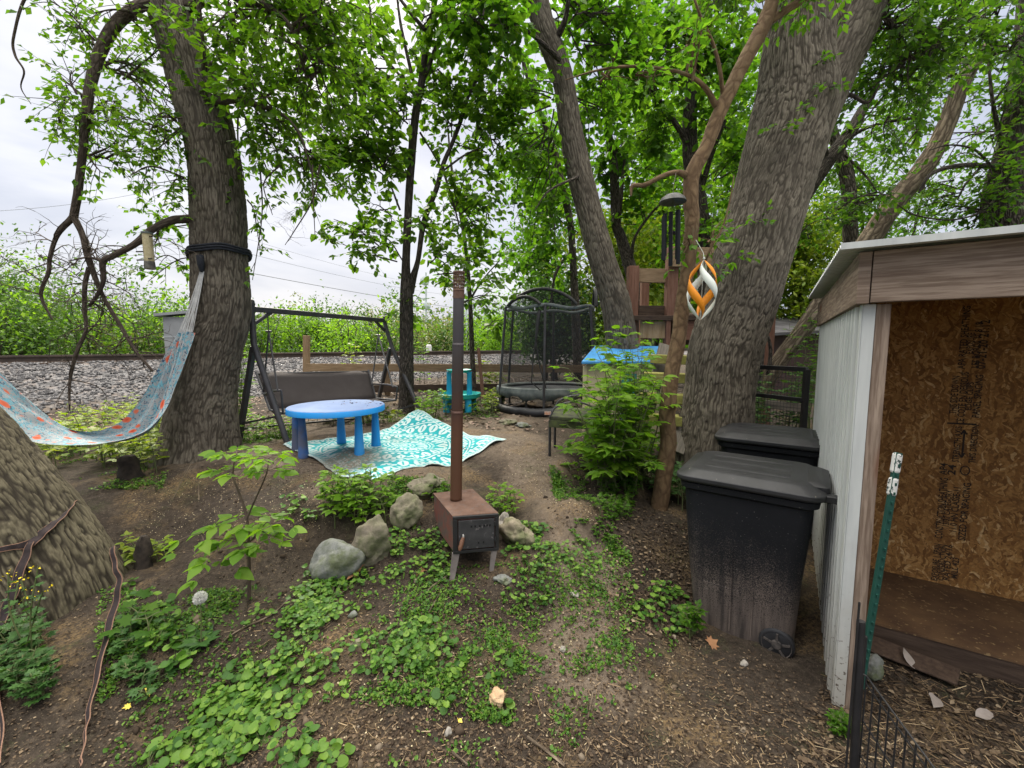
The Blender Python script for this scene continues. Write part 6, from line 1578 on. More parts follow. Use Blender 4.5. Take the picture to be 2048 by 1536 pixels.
def rock(name, label, u, v, wpx, hpx, mat, depth=.8, rz=0, tilt=0, sub=True, sunk=.25, cat='rock', group=None, rough=.28, facets=5):
    g = G(u, v + hpx * .38); k = g.y / FPX
    sx, sz = wpx * k / 2, hpx * k / 2
    seed = R.random() * 90; vs = []
    for p in (ISV if sub else ISV2):
        q = Vector(p); n = mn.noise(q * 1.3 + V3(seed, 0, 0)) * rough + mn.noise(q * 2.9 + V3(0, seed, 0)) * rough * .45 + mn.noise(q * 8 + V3(0, 0, seed)) * rough * .12
        for a in range(facets):   # broken facets
            fd = Vector((math.sin(seed + a * 2.1), math.cos(seed * 1.3 + a), math.sin(seed * .7 + a * 1.7))).normalized(); n -= max(0, q.dot(fd) - .60) * .75
        q = q * (1 + n); q = V3(q.x * sx, q.y * sx * depth, q.z * sz)
        q.rotate(Matrix.Rotation(tilt, 3, 'Y')); q.rotate(Matrix.Rotation(rz, 3, 'Z')); vs.append(tuple(q))
    b = MB(); b.add(vs, ISF if sub else ISF2); o = b.build(name, mat, None, 70)
    o.location = (g.x, g.y + sx * depth * .6, g.z + sz * (1 - 2 * sunk) * .8); return props(o, label, cat, group)
rock('rock', 'smooth grey oval boulder left of the stove', 664, 1128, 118, 88, RG, .75, .3, -.2, sunk=.05, rough=.14, facets=3)
rock('rock', 'tall mottled grey rock leaning between the oval boulder and the seedlings', 744, 1088, 84, 120, RB, .7, .2, .35, sunk=.05)
rock('rock', 'brown mossy rock just behind the stove on its left', 812, 1030, 70, 84, RB, .8, .5, .1, sunk=.05)
rock('rock', 'dark low rock right below the rug edge', 850, 975, 74, 50, RB, .8, .1, 0, sunk=.1)
rock('rock', 'rounded tan rock at the right side of the stove', 1036, 1068, 82, 70, rock_mat('tan_field_stone', (.17, .145, .10), (.27, .235, .17), .3), .8, -.2, 0, sunk=.15)
rock('rock', 'small cream stone wedged between stove and tan rock', 1003, 1046, 34, 48, RW, .8, .2, .1, sunk=.1)
rock('rock', 'flat grey stone by the right front leg of the stove', 1006, 1160, 38, 22, RG, .9, 0, 0, sunk=.3)
rock('stone', 'orange-tan lumpy stone lying alone in the bare soil', 996, 1399, 38, 36, RO, .9, .4, 0, sunk=.12, cat='stone', facets=2)
rock('stone', 'small egg-shaped white pebble below the orange stone', 895, 1467, 19, 24, RW, .9, .2, .2, False, .12, 'stone')
rock('stone', 'pale tan stone among the violets near the picture centre', 712, 1290, 32, 22, RB, .9, .2, 0, False, .2, 'stone')
rock('stone', 'small grey stone above the pale tan one in the violets', 704, 1230, 20, 16, RG, .9, .3, 0, False, .2, 'stone')
rock('stone', 'small flat pale stone right of the stove in the sparse violets', 1152, 1190, 24, 12, RW, .9, .1, 0, False, .2, 'stone')
rock('stone', 'pale pebble beside the path below the stove', 1126, 1299, 14, 16, RW, .9, .1, 0, False, .2, 'stone')
rock('stone', 'small pale stone at the foot of the nearer bin', 1490, 1327, 16, 14, RW, .9, .1, 0, False, .2, 'stone')
rock('stone', 'speckled grey rock behind the green T-post at the shed door', 1753, 1335, 52, 66, RG, .8, .4, .1, True, .1, 'stone')
rock('stone', 'pale flat stone on the soil in front of the trampoline', 1015, 843, 40, 14, RB, .8, .1, 0, True, .3, 'stone')
rock('stone', 'second flat stone on the soil in front of the trampoline near the chair', 1046, 850, 36, 14, RG, .8, .1, 0, True, .3, 'stone')
# two rotten black stumps
BLK = plain('rotten_black_wood', (.012, .009, .007), (.04, .03, .022), 18, .95, .8, 30, .01)
for (u, v, hp, wp, lean, lab) in ((262, 955, 46, 34, -.10, 'crumbling black stump at the weeds under the hammock'), (286, 1135, 66, 28, .02, 'thin rotten black stump standing by the leaning foreground trunk')):
    g = G(u, v); k = g.y / FPX; b = MB()
    pts = [(g + V3(lean * s * hp * k * 1.5, .02 * s, (s * 1.05 - .05) * hp * k)) for s in (0, .2, .45, .7, .88, 1)]
    b.tube(pts, [wp * k * .62, wp * k * .52, wp * k * .5, wp * k * .46, wp * k * .36, wp * k * .2], 18, True, lambda a, L, q: wp * k * .22 * mn.noise(Vector((q[0] * 40, q[1] * 40, L * 14))))
    props(b.build('rotten_stump', BLK, None, 70), lab, 'stump')

# ------------------------------------------------------------------ straps
STR = plain('brown_webbing_strap', (.016, .011, .012), (.032, .021, .021), 60, .9, .4, 300, .001)
EDG = plain('frayed_tan_edge', (.16, .085, .055), (.22, .13, .09), 60, .9, .2)
def strap(label, pts, w, n=8, face=(0, -1, .2)):
    P = [at(*p[:3]) for p in pts]; q = [Vector(a) for a in cr([tuple(p) for p in P], n)]; W_ = [a for a in cr([(p[3],) for p in pts], n)]
    rows, eL, eR = [], [], []
    for i, p in enumerate(q):
        t = (q[min(i + 1, len(q) - 1)] - q[max(i - 1, 0)]).normalized(); s = t.cross(Vector(face)).normalized(); h = float(W_[i][0]) * p.y / FPX / 2
        rows.append([p + s * h * f + Vector(face) * (.004 * math.sin(i * .7)) for f in (-1, -.5, 0, .5, 1)]); eL.append(rows[-1][0]); eR.append(rows[-1][-1])
    o = thing('strap', label, 'strap', P[0])
    b = MB(); b.grid(rows); b.build('webbing', STR, o, 60, solid=.003)
    b = MB(); b.tube(eL, .0024, 5); b.tube(eR, .0024, 5); b.build('edge', EDG, o, 60)
    return o
from mathutils.bvhtree import BVHTree
_bv = BVHTree.FromPolygons([Vector(v.co) + SHIFT[t0.name] for v in t0t.data.vertices], [tuple(p.vertices) for p in t0t.data.polygons])
def on_trunk(u, v, w, off=.010, fall=2.2):
    o = V3(0, 0, CAM_H); d = (at(u, v, 2) - o).normalized(); h = _bv.ray_cast(o, d)[0]
    y = h.y - off if h is not None else fall
    g = G(u, v); return (u, v, min(y, g.y - .02), w)
D = D0 - .29
strap('dark webbing strap wrapped across the leaning foreground trunk', [on_trunk(u, v, w) for u, v, w in ((150, 1006, 14), (138, 1018, 17), (120, 1036, 18), (100, 1052, 18), (80, 1070, 18), (62, 1086, 18), (40, 1092, 12), (15, 1096, 10), (-20, 1104, 9))], 1)
strap('dark strap hanging past the yellow flowers at the left edge', [on_trunk(u, v, w, .018, 1.9) for u, v, w in ((62, 1084, 12), (48, 1120, 18), (28, 1180, 20), (6, 1240, 20), (-8, 1330, 17), (2, 1430, 14), (0, 1530, 12))], 1)
strap('long frayed dark strap dangling to the ground right of the leaning trunk', [(u, v, min(d, G(u, v).y - .03), w) for u, v, d, w in ((225, 1094, 2.10, 9), (229, 1130, 2.06, 10), (238, 1160, 2.03, 11), (232, 1200, 1.99, 13), (216, 1260, 1.90, 17), (196, 1340, 1.80, 18), (178, 1420, 1.70, 15), (172, 1460, 1.66, 11), (164, 1510, 1.62, 8), (160, 1535, 1.60, 5))], 1)

# ------------------------------------------------------------------ leafy plants
def compound(mb, lv, q, d, L, nl=3, up=(0, 0, 1), r=.0022, spread=.75, pet=.8):
    """petiole with nl leaflets"""
    d = Vector(d).normalized(); e = q + d * L * pet + V3(0, 0, -.06 * L); mb.tube([q, q.lerp(e, .5) + V3(0, 0, .04 * L), e], r, 4, False)
    side = d.cross(V3(0, 0, 1))
    side = side.normalized() if side.length > .1 else V3(1, 0, 0)
    nn = V3(0, 0, 1) + rv(.25) - d * .25
    dr = V3(0, 0, -.22)
    lv.add(e, d + dr + rv(.08), nn, L * R.uniform(.9, 1.15))
    for k in range((nl - 1) // 2):
        p = q.lerp(e, 1 - k * .42)
        for s in (-1, 1): lv.add(p, d * (.55 - .1 * k) + side * s * spread + dr + rv(.1), nn + rv(.12), L * R.uniform(.7, .95) * (1 - .08 * k))
def leafy(name, label, cat, bases, hgt, spread, nodes, L, lmat, nl=3, shape='ovate', stem='stem', low=.3, group=None, lean=(0, 0), tipup=True, r=.005, pet=.8):
    """multi-stem seedling clump; bases = list of ground points"""
    c = sum(bases, V3(0, 0, 0)) / len(bases)
    o = thing(name, label, cat, c, group); b, lv = MB(), Leaves()
    for g in bases:
        h = hgt * R.uniform(.65, 1.1); an = R.random() * 2 * PI; sp0 = spread * R.uniform(.2, 1)
        tip = g + V3(math.cos(an) * sp0 + lean[0], math.sin(an) * sp0 + lean[1], h)
        pts = [Vector(p) for p in cr([tuple(g + V3(0, 0, -.02)), tuple(g.lerp(tip, .5) + V3(-math.cos(an), -math.sin(an), 0) * sp0 * .2 + rv(.03 * h)), tuple(tip)], 5)]
        b.tube(pts, [r * (1 - .07 * i) for i in range(len(pts))], 6, False)
        for k in range(nodes):
            s = low + (1 - low) * (k + R.random() * .6) / nodes; f = s * (len(pts) - 1); j = min(len(pts) - 2, int(f)); q = pts[j].lerp(pts[j + 1], f - j)
            a = k * 1.57 + R.gauss(0, .4) + an
            for m in (0, PI):
                if R.random() < .9: compound(b, lv, q, V3(math.cos(a + m), math.sin(a + m), .35 if s < .85 else .6), L * R.uniform(.65, 1.15) * (1.0 if s < .8 else .8), nl, r=r * .4, pet=pet)
    b.build('stem', MAT[stem], o, 60); lv.build('foliage', MAT[lmat], o, shape); return o
def gbases(u0, u1, v0, v1, n): return [G(R.uniform(u0, u1), R.uniform(v0, v1)) for _ in range(n)]
# big bush in front of the tower
o = thing('leafy_bush', 'big bright green box elder bush growing beside the brown slender trunk', 'bush', G(1265, 960)); b, lv = MB(), Leaves()
for k in range(80):
    g = G(R.uniform(1195, 1300), R.uniform(930, 985)); u = min(1312, R.gauss(1232, 50)); vt = R.uniform(665, 960); 
    if u < 1180: vt = max(vt, 750 + (1180 - u) * .6)
    if u > 1300: vt = max(vt, 760)
    tip = at(u, vt, g.y + R.uniform(-.55, .35)); mid = g.lerp(tip, .5) + V3(0, 0, .12) + rv(.06)
    pts = [Vector(p) for p in cr([tuple(g), tuple(mid), tuple(tip)], 6)]; b.tube(pts, [.008 * (1 - .07 * i) for i in range(len(pts))], 6, False)
    for q_ in range(10):
        s = .3 + .7 * (q_ + R.random()) / 10; f = s * (len(pts) - 1); j = min(len(pts) - 2, int(f)); q = pts[j].lerp(pts[j + 1], f - j); a = R.random() * 2 * PI
        compound(b, lv, q, V3(math.cos(a), math.sin(a) * .8 - .25, .2), R.uniform(.06, .12), R.choice((3, 3, 5)), pet=1.0)
b.build('stem', MAT['stem'], o, 60); lv.build('foliage', MAT['leaf_bright'], o, 'ovate')
for (lab, u, v, tips, L) in (('thin shoots of the bush reaching up before the play tower deck', 1265, 960, ((1250, 640), (1232, 655), (1285, 640), (1205, 690)), .085), ('loose side branch of bright leaves arching over the garden chair', 1215, 960, ((1135, 735), (1120, 800), (1150, 760), (1125, 900), (1140, 940)), .09)):
    o = thing('leafy_shoot', lab, 'shoot', G(u, v)); b, lv = MB(), Leaves()
    for (tu, tv) in tips:
        g = G(u + R.gauss(0, 15), v); tip = at(tu, tv, g.y + R.uniform(-.2, .1)); pts = [Vector(p) for p in cr([tuple(g), tuple(g.lerp(tip, .55) + V3(.03, 0, .12)), tuple(tip)], 6)]; b.tube(pts, [.006 * (1 - .07 * i) for i in range(len(pts))], 6, False)
        for q_ in range(9):
            s = .4 + .6 * (q_ + R.random()) / 9; f = s * (len(pts) - 1); j = min(len(pts) - 2, int(f)); a = R.random() * 2 * PI
            compound(b, lv, pts[j].lerp(pts[j + 1], f - j), V3(math.cos(a), math.sin(a) - .2, .25), L * R.uniform(.7, 1.1), 3, pet=.9)
    b.build('stem', MAT['stem'], o, 60); lv.build('foliage', MAT['leaf_bright'], o, 'ovate')
# the foreground maple sapling
g = G(498, 1200); o = thing('maple_sapling', 'forked maple sapling with broad drooping leaves in front of the bare slope', 'sapling', g); b, lv = MB(), Leaves()
dS = g.y
def stemp(p, r): q = [Vector(a) for a in cr([tuple(at(u, v, d)) for u, v, d in p], 5)]; b.tube(q, [r * (1 - .6 * i / len(q)) for i in range(len(q))], 7, False); return q
s1 = stemp([(498, 1202, dS), (498, 1120, dS), (494, 1040, dS + .02), (478, 985, dS + .05), (466, 950, dS + .08), (472, 905, dS + .1)], .010)
s2 = stemp([(493, 1040, dS + .02), (510, 1000, dS), (532, 950, dS - .03), (538, 915, dS - .02)], .006)
def whorl(p, n, L, a0=0, up=.1, nl=5):
    for k in range(n): a = a0 + 2 * PI * k / n + R.gauss(0, .2); compound(b, lv, p, V3(math.cos(a), math.sin(a), up), L * R.uniform(.8, 1.15), nl, pet=1.1, spread=.8)
whorl(s1[-1], 6, .095, .2); whorl(s1[-5], 4, .10, .5); whorl(s2[-1], 6, .085); whorl(s2[-5], 4, .085, 1.0); whorl(s1[10], 6, .115, .7, .05); whorl(s1[8], 5, .125, 2.6, -.1)
for (u, v, dd, L) in ((400, 1065, -.1, .14), (440, 1100, -.15, .15), (560, 1045, -.1, .12), (430, 1140, -.15, .13), (545, 1075, -.05, .11), (385, 1100, -.1, .12)):
    p = at(u, v, dS + dd); q = s1[7]; b.tube([q, q.lerp(p, .6) + V3(0, 0, .05), p], .003, 4, False); whorl(p, 3, L * .72, math.atan2(p.y - q.y, p.x - q.x), -.1, 3)
b.build('stem', MAT['stem_dark'], o, 60); lv.build('foliage', MAT['leaf_bright'], o, 'ovate')
for (u, v, tu, tv, lab) in ((345, 985, 395, 905, 'dry bare stalk left of the maple sapling'), (400, 1000, 392, 905, 'straight dry stalk in front of the hammock tree')):
    a = G(u if tv > 900 and u < 400 else 398, 1000 if u >= 400 else 1000); c = at(tu, tv, a.y + .1); b = MB(); b.tube([a, a.lerp(c, .5) + rv(.01), c], [.004, .003, .0015], 5, False); props(b.build('dry_stalk', MAT['bark_dead'], None, 60, rest=True), lab, 'stalk')
leafy('seedling_clump', 'thick clump of green seedlings between rug and mottled rock', 'seedlings', gbases(655, 790, 985, 1060, 26), .27, .09, 4, .068, 'leaf_bright', 3, lean=(0, -.02))
leafy('seedling_clump', 'leafy seedlings sprouting behind the right side of the stove', 'seedlings', gbases(965, 1035, 1000, 1040, 12), .14, .06, 3, .05, 'leaf_bright', 3)
leafy('seedling_clump', 'small green seedlings between stove back and dark low rock', 'seedlings', gbases(855, 900, 985, 1005, 8), .13, .06, 3, .05, 'leaf_a', 3)
leafy('seedling_clump', 'single young sprout standing in front of the rug with a pale stem', 'seedlings', [G(733, 985), G(745, 990), G(726, 995)], .24, .03, 3, .065, 'leaf_bright', 3)
leafy('weed_clump', 'yellow-green seedlings crowded under the hammock', 'weeds', gbases(85, 340, 872, 945, 80), .34, .12, 4, .085, 'leaf_yellow', 3)
leafy('weed_clump', 'bright weeds at the left foot of the hammock tree', 'weeds', gbases(255, 352, 815, 925, 26), .36, .10, 4, .08, 'leaf_yellow', 3)
leafy('weed_clump', 'pale green weeds growing behind the hammock on the gravel edge', 'weeds', gbases(140, 330, 830, 850, 22), .30, .12, 3, .08, 'leaf_yellow', 3)
leafy('weed_clump', 'young shrub with big leaves between hammock tree and swing', 'weeds', [at(488, 870, 4.9) for _ in range(5)] + [at(480, 860, 5.1) for _ in range(4)], 1.25, .18, 9, .085, 'leaf_bright', 3, low=.15)
leafy('weed_clump', 'low weeds under the left A-frame of the swing', 'weeds', gbases(500, 585, 850, 885, 22), .20, .08, 3, .06, 'leaf_bright', 3)
leafy('weed_clump', 'strip of weeds below the swing seat behind the blue table', 'weeds', gbases(585, 800, 838, 850, 34), .22, .10, 3, .065, 'leaf_yellow', 3)
leafy('weed_clump', 'tall weeds at the foot of the slim two-stemmed tree', 'weeds', gbases(832, 880, 828, 845, 16), .42, .10, 4, .085, 'leaf_bright', 3)
leafy('weed_clump', 'weeds round the legs of the teal play table', 'weeds', gbases(880, 990, 815, 832, 18), .24, .10, 3, .07, 'leaf_bright', 3)
leafy('weed_clump', 'green weeds between the play table and the trampoline', 'weeds', gbases(975, 1012, 812, 832, 10), .34, .08, 4, .075, 'leaf_yellow', 3)
leafy('weed_clump', 'yellow-green brush behind the fence boards by the stake', 'weeds', [at(R.uniform(955, 1010), 800, 8.8) for _ in range(12)], .8, .2, 6, .11, 'leaf_yellow', 3)
leafy('weed_clump', 'small bright sapling on the gravel above the swing seat', 'weeds', [at(708, 752, 8.6), at(700, 752, 8.6)], .75, .12, 6, .10, 'leaf_yellow', 3, low=.3)
leafy('weed_clump', 'leafy young sapling right of the slim two-stemmed tree', 'weeds', [at(843, 800, 8.5), at(850, 800, 8.6), at(838, 800, 8.5)], 1.9, .16, 12, .10, 'leaf_bright', 3, low=.3)
leafy('weed_clump', 'dark leafy shoots between brown trunk and massive trunk', 'weeds', gbases(1352, 1410, 985, 1030, 16), .34, .10, 4, .075, 'weed_dark', 3, r=.004)
leafy('weed_clump', 'feathery creeping weeds spilling down in front of the bush', 'weeds', gbases(1200, 1275, 960, 1040, 44), .13, .06, 4, .034, 'leaf_b', 5)
leafy('weed_clump', 'small sprigs in the mulch below the creeping weeds', 'weeds', gbases(1150, 1230, 1030, 1090, 16), .05, .04, 3, .026, 'leaf_b', 5)
leafy('weed_clump', 'tufts of tiny weeds on the path edge', 'weeds', gbases(1130, 1170, 965, 1000, 16), .05, .05, 3, .024, 'leaf_b', 5)
leafy('weed_clump', 'deep green shoots behind the wire gate panel', 'weeds', [at(R.uniform(1490, 1610), 880, R.uniform(4.9, 5.8)) for _ in range(26)], .9, .25, 6, .085, 'weed_dark', 3)
leafy('weed_clump', 'green growth along the far side of the shed wall', 'weeds', [at(R.uniform(1575, 1640), 860, R.uniform(5.4, 6.2)) for _ in range(16)], 1.5, .25, 9, .085, 'leaf_dark', 3)
leafy('weed_clump', 'dark ground shoots in the shade under the ladder', 'weeds', gbases(1290, 1360, 930, 1010, 18), .28, .10, 4, .065, 'weed_dark', 3)
leafy('weed_clump', 'lobed dark green weeds right of the dangling strap', 'weeds', gbases(235, 330, 1235, 1400, 18), .07, .06, 3, .036, 'weed_dark', 3, 'lobed')
leafy('weed_clump', 'broad star-shaped leaves of a weed in front of the leaning trunk', 'weeds', gbases(260, 320, 1245, 1275, 4), .12, .05, 2, .085, 'leaf_b', 1, 'lobed', pet=.9)
leafy('weed_clump', 'sprouts around the thin rotten stump', 'weeds', gbases(265, 335, 1100, 1145, 9), .12, .08, 3, .06, 'leaf_yellow', 3)
leafy('weed_clump', 'dense dark leafy weeds in the bottom left below the yellow flowers', 'weeds', gbases(0, 95, 1260, 1410, 30), .14, .08, 4, .038, 'weed_dark', 3, 'lobed')
leafy('weed_clump', 'short feathery green tuft at the foot of the shed corner', 'weeds', gbases(1668, 1700, 1450, 1470, 16), .075, .035, 4, .022, 'leaf_b', 5)
leafy('weed_clump', 'small weed with thin leaves against the foot of the nearer bin', 'weeds', gbases(1380, 1402, 1262, 1280, 6), .17, .05, 5, .035, 'leaf_b', 5, 'oval')
# yellow mustard
o = thing('flowering_weed', 'tall weed topped with small yellow flowers beside the leaning trunk', 'flower', G(45, 1330)); b, lv, fl = MB(), Leaves(), Leaves()
for k in range(6):
    g = G(R.uniform(20, 85), R.uniform(1300, 1350)); tip = at(R.uniform(8, 105), R.uniform(1128, 1200), g.y + R.uniform(-.05, .1)); q = [Vector(a) for a in cr([tuple(g), tuple(g.lerp(tip, .5) + rv(.02)), tuple(tip)], 5)]; b.tube(q, .003, 5, False)
    for s in range(1, 10): p = q[s]; a = R.random() * 6.28; lv.add(p, V3(math.cos(a), math.sin(a), .1), V3(0, 0, 1) + rv(.3), R.uniform(.03, .06) * (1.3 - s * .07))
    for s in range(8): fl.add(tip + rv(.016), rdir() + V3(0, 0, .5), V3(0, 0, 1) + rv(.5), R.uniform(.007, .012))
YEL = leaf_mat('yellow_petal', (.55, .40, .01), (.65, .50, .015), (.75, .60, .03), .2)
b.build('stem', MAT['stem'], o, 60); lv.build('foliage', MAT['weed_dark'], o, 'lobed'); fl.build('blossom', YEL, o, 'wide')
# dandelion clock
g = G(402, 1285); o = thing('dandelion', 'white dandelion seed head on a pale stalk in the left foreground', 'dandelion', g); hd = at(400, 1196, g.y + .02)
b = MB(); b.tube([g, g.lerp(hd, .5) + V3(.004, 0, 0), hd], .0028, 6); b.build('stalk', MAT['stem'], o, 60)
b = MB(); b.lathe([(0, -.006), (.006, -.004), (.007, 0), (.005, .005), (0, .007)], 10, hd); b.build('seed_core', MAT['stem_dark'], o, 50)
lv = Leaves()
for k in range(260):
    d = rdir(); e = hd + d * .024
    for j in range(4): lv.add(e, d * .4 + rdir() * .8, rdir(), .010)
lv.build('seed_head', leaf_mat('dandelion_fluff', (.62, .61, .58), (.7, .69, .66), (.75, .75, .72), .3, (1.1, 1.1, 1.1)), o, 'oval')
lv = Leaves()
for k in range(8): a = k * .8; lv.add(g, V3(math.cos(a), math.sin(a), .35), V3(0, 0, 1), R.uniform(.07, .11))
lv.build('foliage', MAT['weed_dark'], o, 'lobed')

# ------------------------------------------------------------------ violets and other ground cover
lv = Leaves(); b = MB()
def violets(poly, n, clump, seed, size=.038):
    for p in scatter(poly, n, clump, seed):
        c = V3(*p); m = R.randrange(4, 9)
        for k in range(m):
            a = R.random() * 2 * PI; rr = R.uniform(.008, .05); h = R.uniform(.010, .045)
            q = c + V3(math.cos(a) * rr, math.sin(a) * rr, h)
            d = V3(math.cos(a), math.sin(a), -.15 + R.gauss(0, .15)); lv.add(q, d, V3(math.cos(a) * .25, math.sin(a) * .25 - .25, 1) + rv(.34), size * R.uniform(.55, 1.25))
            b.tube([c, c.lerp(q, .6) + V3(0, 0, .008), q], .0011, 3, False)
violets([(620, 1180), (760, 1130), (900, 1175), (1010, 1185), (900, 1260), (880, 1330), (780, 1345), (600, 1330), (560, 1250)], 130, .05, 3, .026)
violets([(780, 1060), (870, 1060), (905, 1110), (900, 1170), (780, 1150)], 60, -.15, 3, .025)
violets([(420, 1390), (600, 1320), (760, 1340), (770, 1460), (720, 1536), (420, 1536), (380, 1470)], 85, .03, 5, .030)
violets([(480, 1240), (640, 1170), (680, 1280), (560, 1320)], 55, .03, 4, .024)
violets([(380, 1380), (500, 1310), (540, 1400), (430, 1440)], 24, -.05, 9, .034)
violets([(1010, 1110), (1180, 1080), (1210, 1200), (1130, 1250), (1000, 1190)], 55, .08, 6, .023)
violets([(1260, 1175), (1370, 1170), (1380, 1275), (1290, 1262)], 30, -.1, 7, .032)
violets([(860, 1280), (1010, 1250), (1010, 1420), (860, 1420)], 12, .25, 8, .032)
violets([(380, 1470), (560, 1440), (700, 1536), (260, 1536)], 32, .05, 2, .033)
violets([(230, 1130), (330, 1210), (420, 1320), (330, 1330)], 14, 0, 12, .04)
violets([(600, 960), (660, 1000), (640, 1060), (560, 1040)], 12, 0, 13, .03)
violets([(1000, 1040), (1100, 1060), (1120, 1110), (1010, 1100)], 22, -.1, 15, .034)
violets([(640, 1110), (700, 1180), (640, 1200), (560, 1190)], 36, -.2, 14, .027)
gcv = lv.build('violet_ground_cover', MAT['violet'], None, 'heart'); props(gcv, 'round-leaved green violets carpeting the soil in the foreground', 'ground cover', kind='stuff')
props(b.build('violet_ground_cover', MAT['stem'], None, None), 'thin leaf stalks of the violets carpeting the foreground', 'ground cover', kind='stuff')
lv = Leaves()
for poly, n, cl, sd in (([(420, 1180), (1350, 1100), (1350, 1300), (1100, 1536), (200, 1536)], 650, .05, 40), ([(600, 1180), (1250, 1100), (1300, 1300), (1000, 1420), (600, 1400)], 1500, .18, 21), ([(560, 940), (900, 960), (1000, 1020), (760, 1010)], 500, .1, 22), ([(1100, 930), (1230, 960), (1260, 1120), (1120, 1060)], 600, .15, 23), ([(200, 1180), (480, 1180), (480, 1420), (200, 1420)], 700, .1, 24), ([(470, 870), (600, 850), (600, 880), (480, 890)], 500, -.2, 25), ([(700, 830), (1000, 815), (1000, 835), (700, 850)], 700, -.2, 26), ([(100, 880), (330, 880), (330, 980), (150, 980)], 500, .1, 27), ([(880, 1340), (1030, 1360), (1020, 1450), (900, 1430)], 200, .2, 28)):
    for p in scatter(poly, n, cl, sd):
        for k in range(5):
            a = R.random() * 6.28; lv.add(V3(*p) + V3(R.gauss(0, .012), R.gauss(0, .012), R.uniform(0, .012)), V3(math.cos(a), math.sin(a), R.uniform(.1, 1.2)), V3(0, 0, 1) + rv(.4), R.uniform(.008, .022))
props(lv.build('moss_sprigs', MAT['violet'], None, 'wide'), 'tiny green sprigs and moss scattered over the soil', 'ground cover', kind='stuff')

# ------------------------------------------------------------------ litter
t = NT('dry_litter'); isl = t.n('NewGeometry').outputs['Random Per Island']
LIT = t.end(t.ramp(isl, [(.0, (.025, .017, .012)), (.45, (.06, .042, .028)), (.75, (.11, .078, .05)), (.94, (.17, .125, .08)), (1, (.27, .21, .14))]), .9, None, 0, .15)
lv = Leaves()
def litter(poly, n, s0, s1, clump=0, up=.25):
    for p in scatter(poly, n, clump, 31):
        a = R.random() * 6.28; lv.add(V3(*p) + V3(0, 0, R.uniform(.001, .010)), V3(math.cos(a), math.sin(a), R.gauss(0, .18)), V3(0, 0, 1) + rv(up), R.uniform(s0, s1))
litter([(0, 1536), (0, 1200), (400, 940), (600, 900), (1200, 880), (1380, 1000), (1380, 1300), (1700, 1400), (2048, 1300), (2048, 1536)], 9000, .005, .016)
litter([(300, 1536), (1700, 1536), (1600, 1350), (1250, 1180), (600, 1250)], 5500, .005, .017)
litter([(1180, 1000), (1380, 1030), (1400, 1300), (1250, 1260)], 1500, .010, .032)
litter([(640, 900), (760, 962), (1010, 885), (860, 830), (560, 880)], 160, .008, .02)
litter([(1020, 840), (1230, 880), (1180, 1050), (1000, 960), (760, 970), (420, 1000), (250, 950)], 2600, .006, .016)
litter([(1600, 1536), (1640, 1380), (1750, 1270), (2048, 1350), (2048, 1536)], 1100, .010, .03)
b = MB()
for p in scatter([(300, 1536), (1700, 1536), (1450, 1330), (1250, 1150), (1000, 1150), (500, 1200)], 2600, 0) :
    a = R.random() * 6.28; L = R.uniform(.008, .04) * (2.2 if R.random() < .06 else 1); q = V3(*p) + V3(0, 0, .004); e = q + V3(math.cos(a), math.sin(a), R.gauss(0, .12)) * L; b.tube([q, e], R.uniform(.0007, .0016), 3, True)
for p in scatter([(1600, 1536), (1640, 1400), (1760, 1250), (2048, 1320), (2048, 1536)], 600, 0):
    a = R.random() * 6.28; L = R.uniform(.02, .10); q = V3(*p) + V3(0, 0, .006); b.tube([q, q + V3(math.cos(a), math.sin(a), R.gauss(0, .1)) * L], R.uniform(.0008, .0018), 3, True)
STRAW = NT('pale_straw'); STRAWm = STRAW.end(STRAW.ramp(STRAW.n('NewGeometry').outputs['Random Per Island'], [(0, (.07, .045, .026)), (.5, (.17, .115, .062)), (.85, (.27, .19, .11)), (1, (.42, .33, .2))]), .8, None, 0, .2)
hv = Leaves()
for poly, n in (([(250, 960), (600, 900), (720, 980), (640, 1060), (300, 1080)], 900), ([(1010, 840), (1230, 880), (1190, 1060), (1010, 960)], 800), ([(600, 880), (760, 962), (1010, 885), (860, 830)], 90), ([(480, 1200), (1250, 1150), (1400, 1320), (1500, 1500), (500, 1500)], 400)):
    for p in scatter(poly, n, 0, 41):
        a = R.random() * 6.28; hv.add(V3(*p) + V3(0, 0, .006), V3(math.cos(a), math.sin(a), R.gauss(0, .3)), V3(0, 0, 1) + rv(.4), R.uniform(.006, .014))
props(hv.build('seed_husks', plain('pale_seed_husk', (.30, .24, .14), (.48, .41, .27), 30, .8, 0), None, 'oval'), 'pale fallen seed husks sprinkled over the bare soil', 'litter', kind='stuff')
props(lv.build('leaf_litter', LIT, None, 'wide'), 'brown leaf scraps and seed husks lying over the soil', 'litter', kind='stuff')
props(b.build('straw_litter', STRAWm, None, None), 'straw and fine chips trodden into the soil', 'straw', kind='stuff')
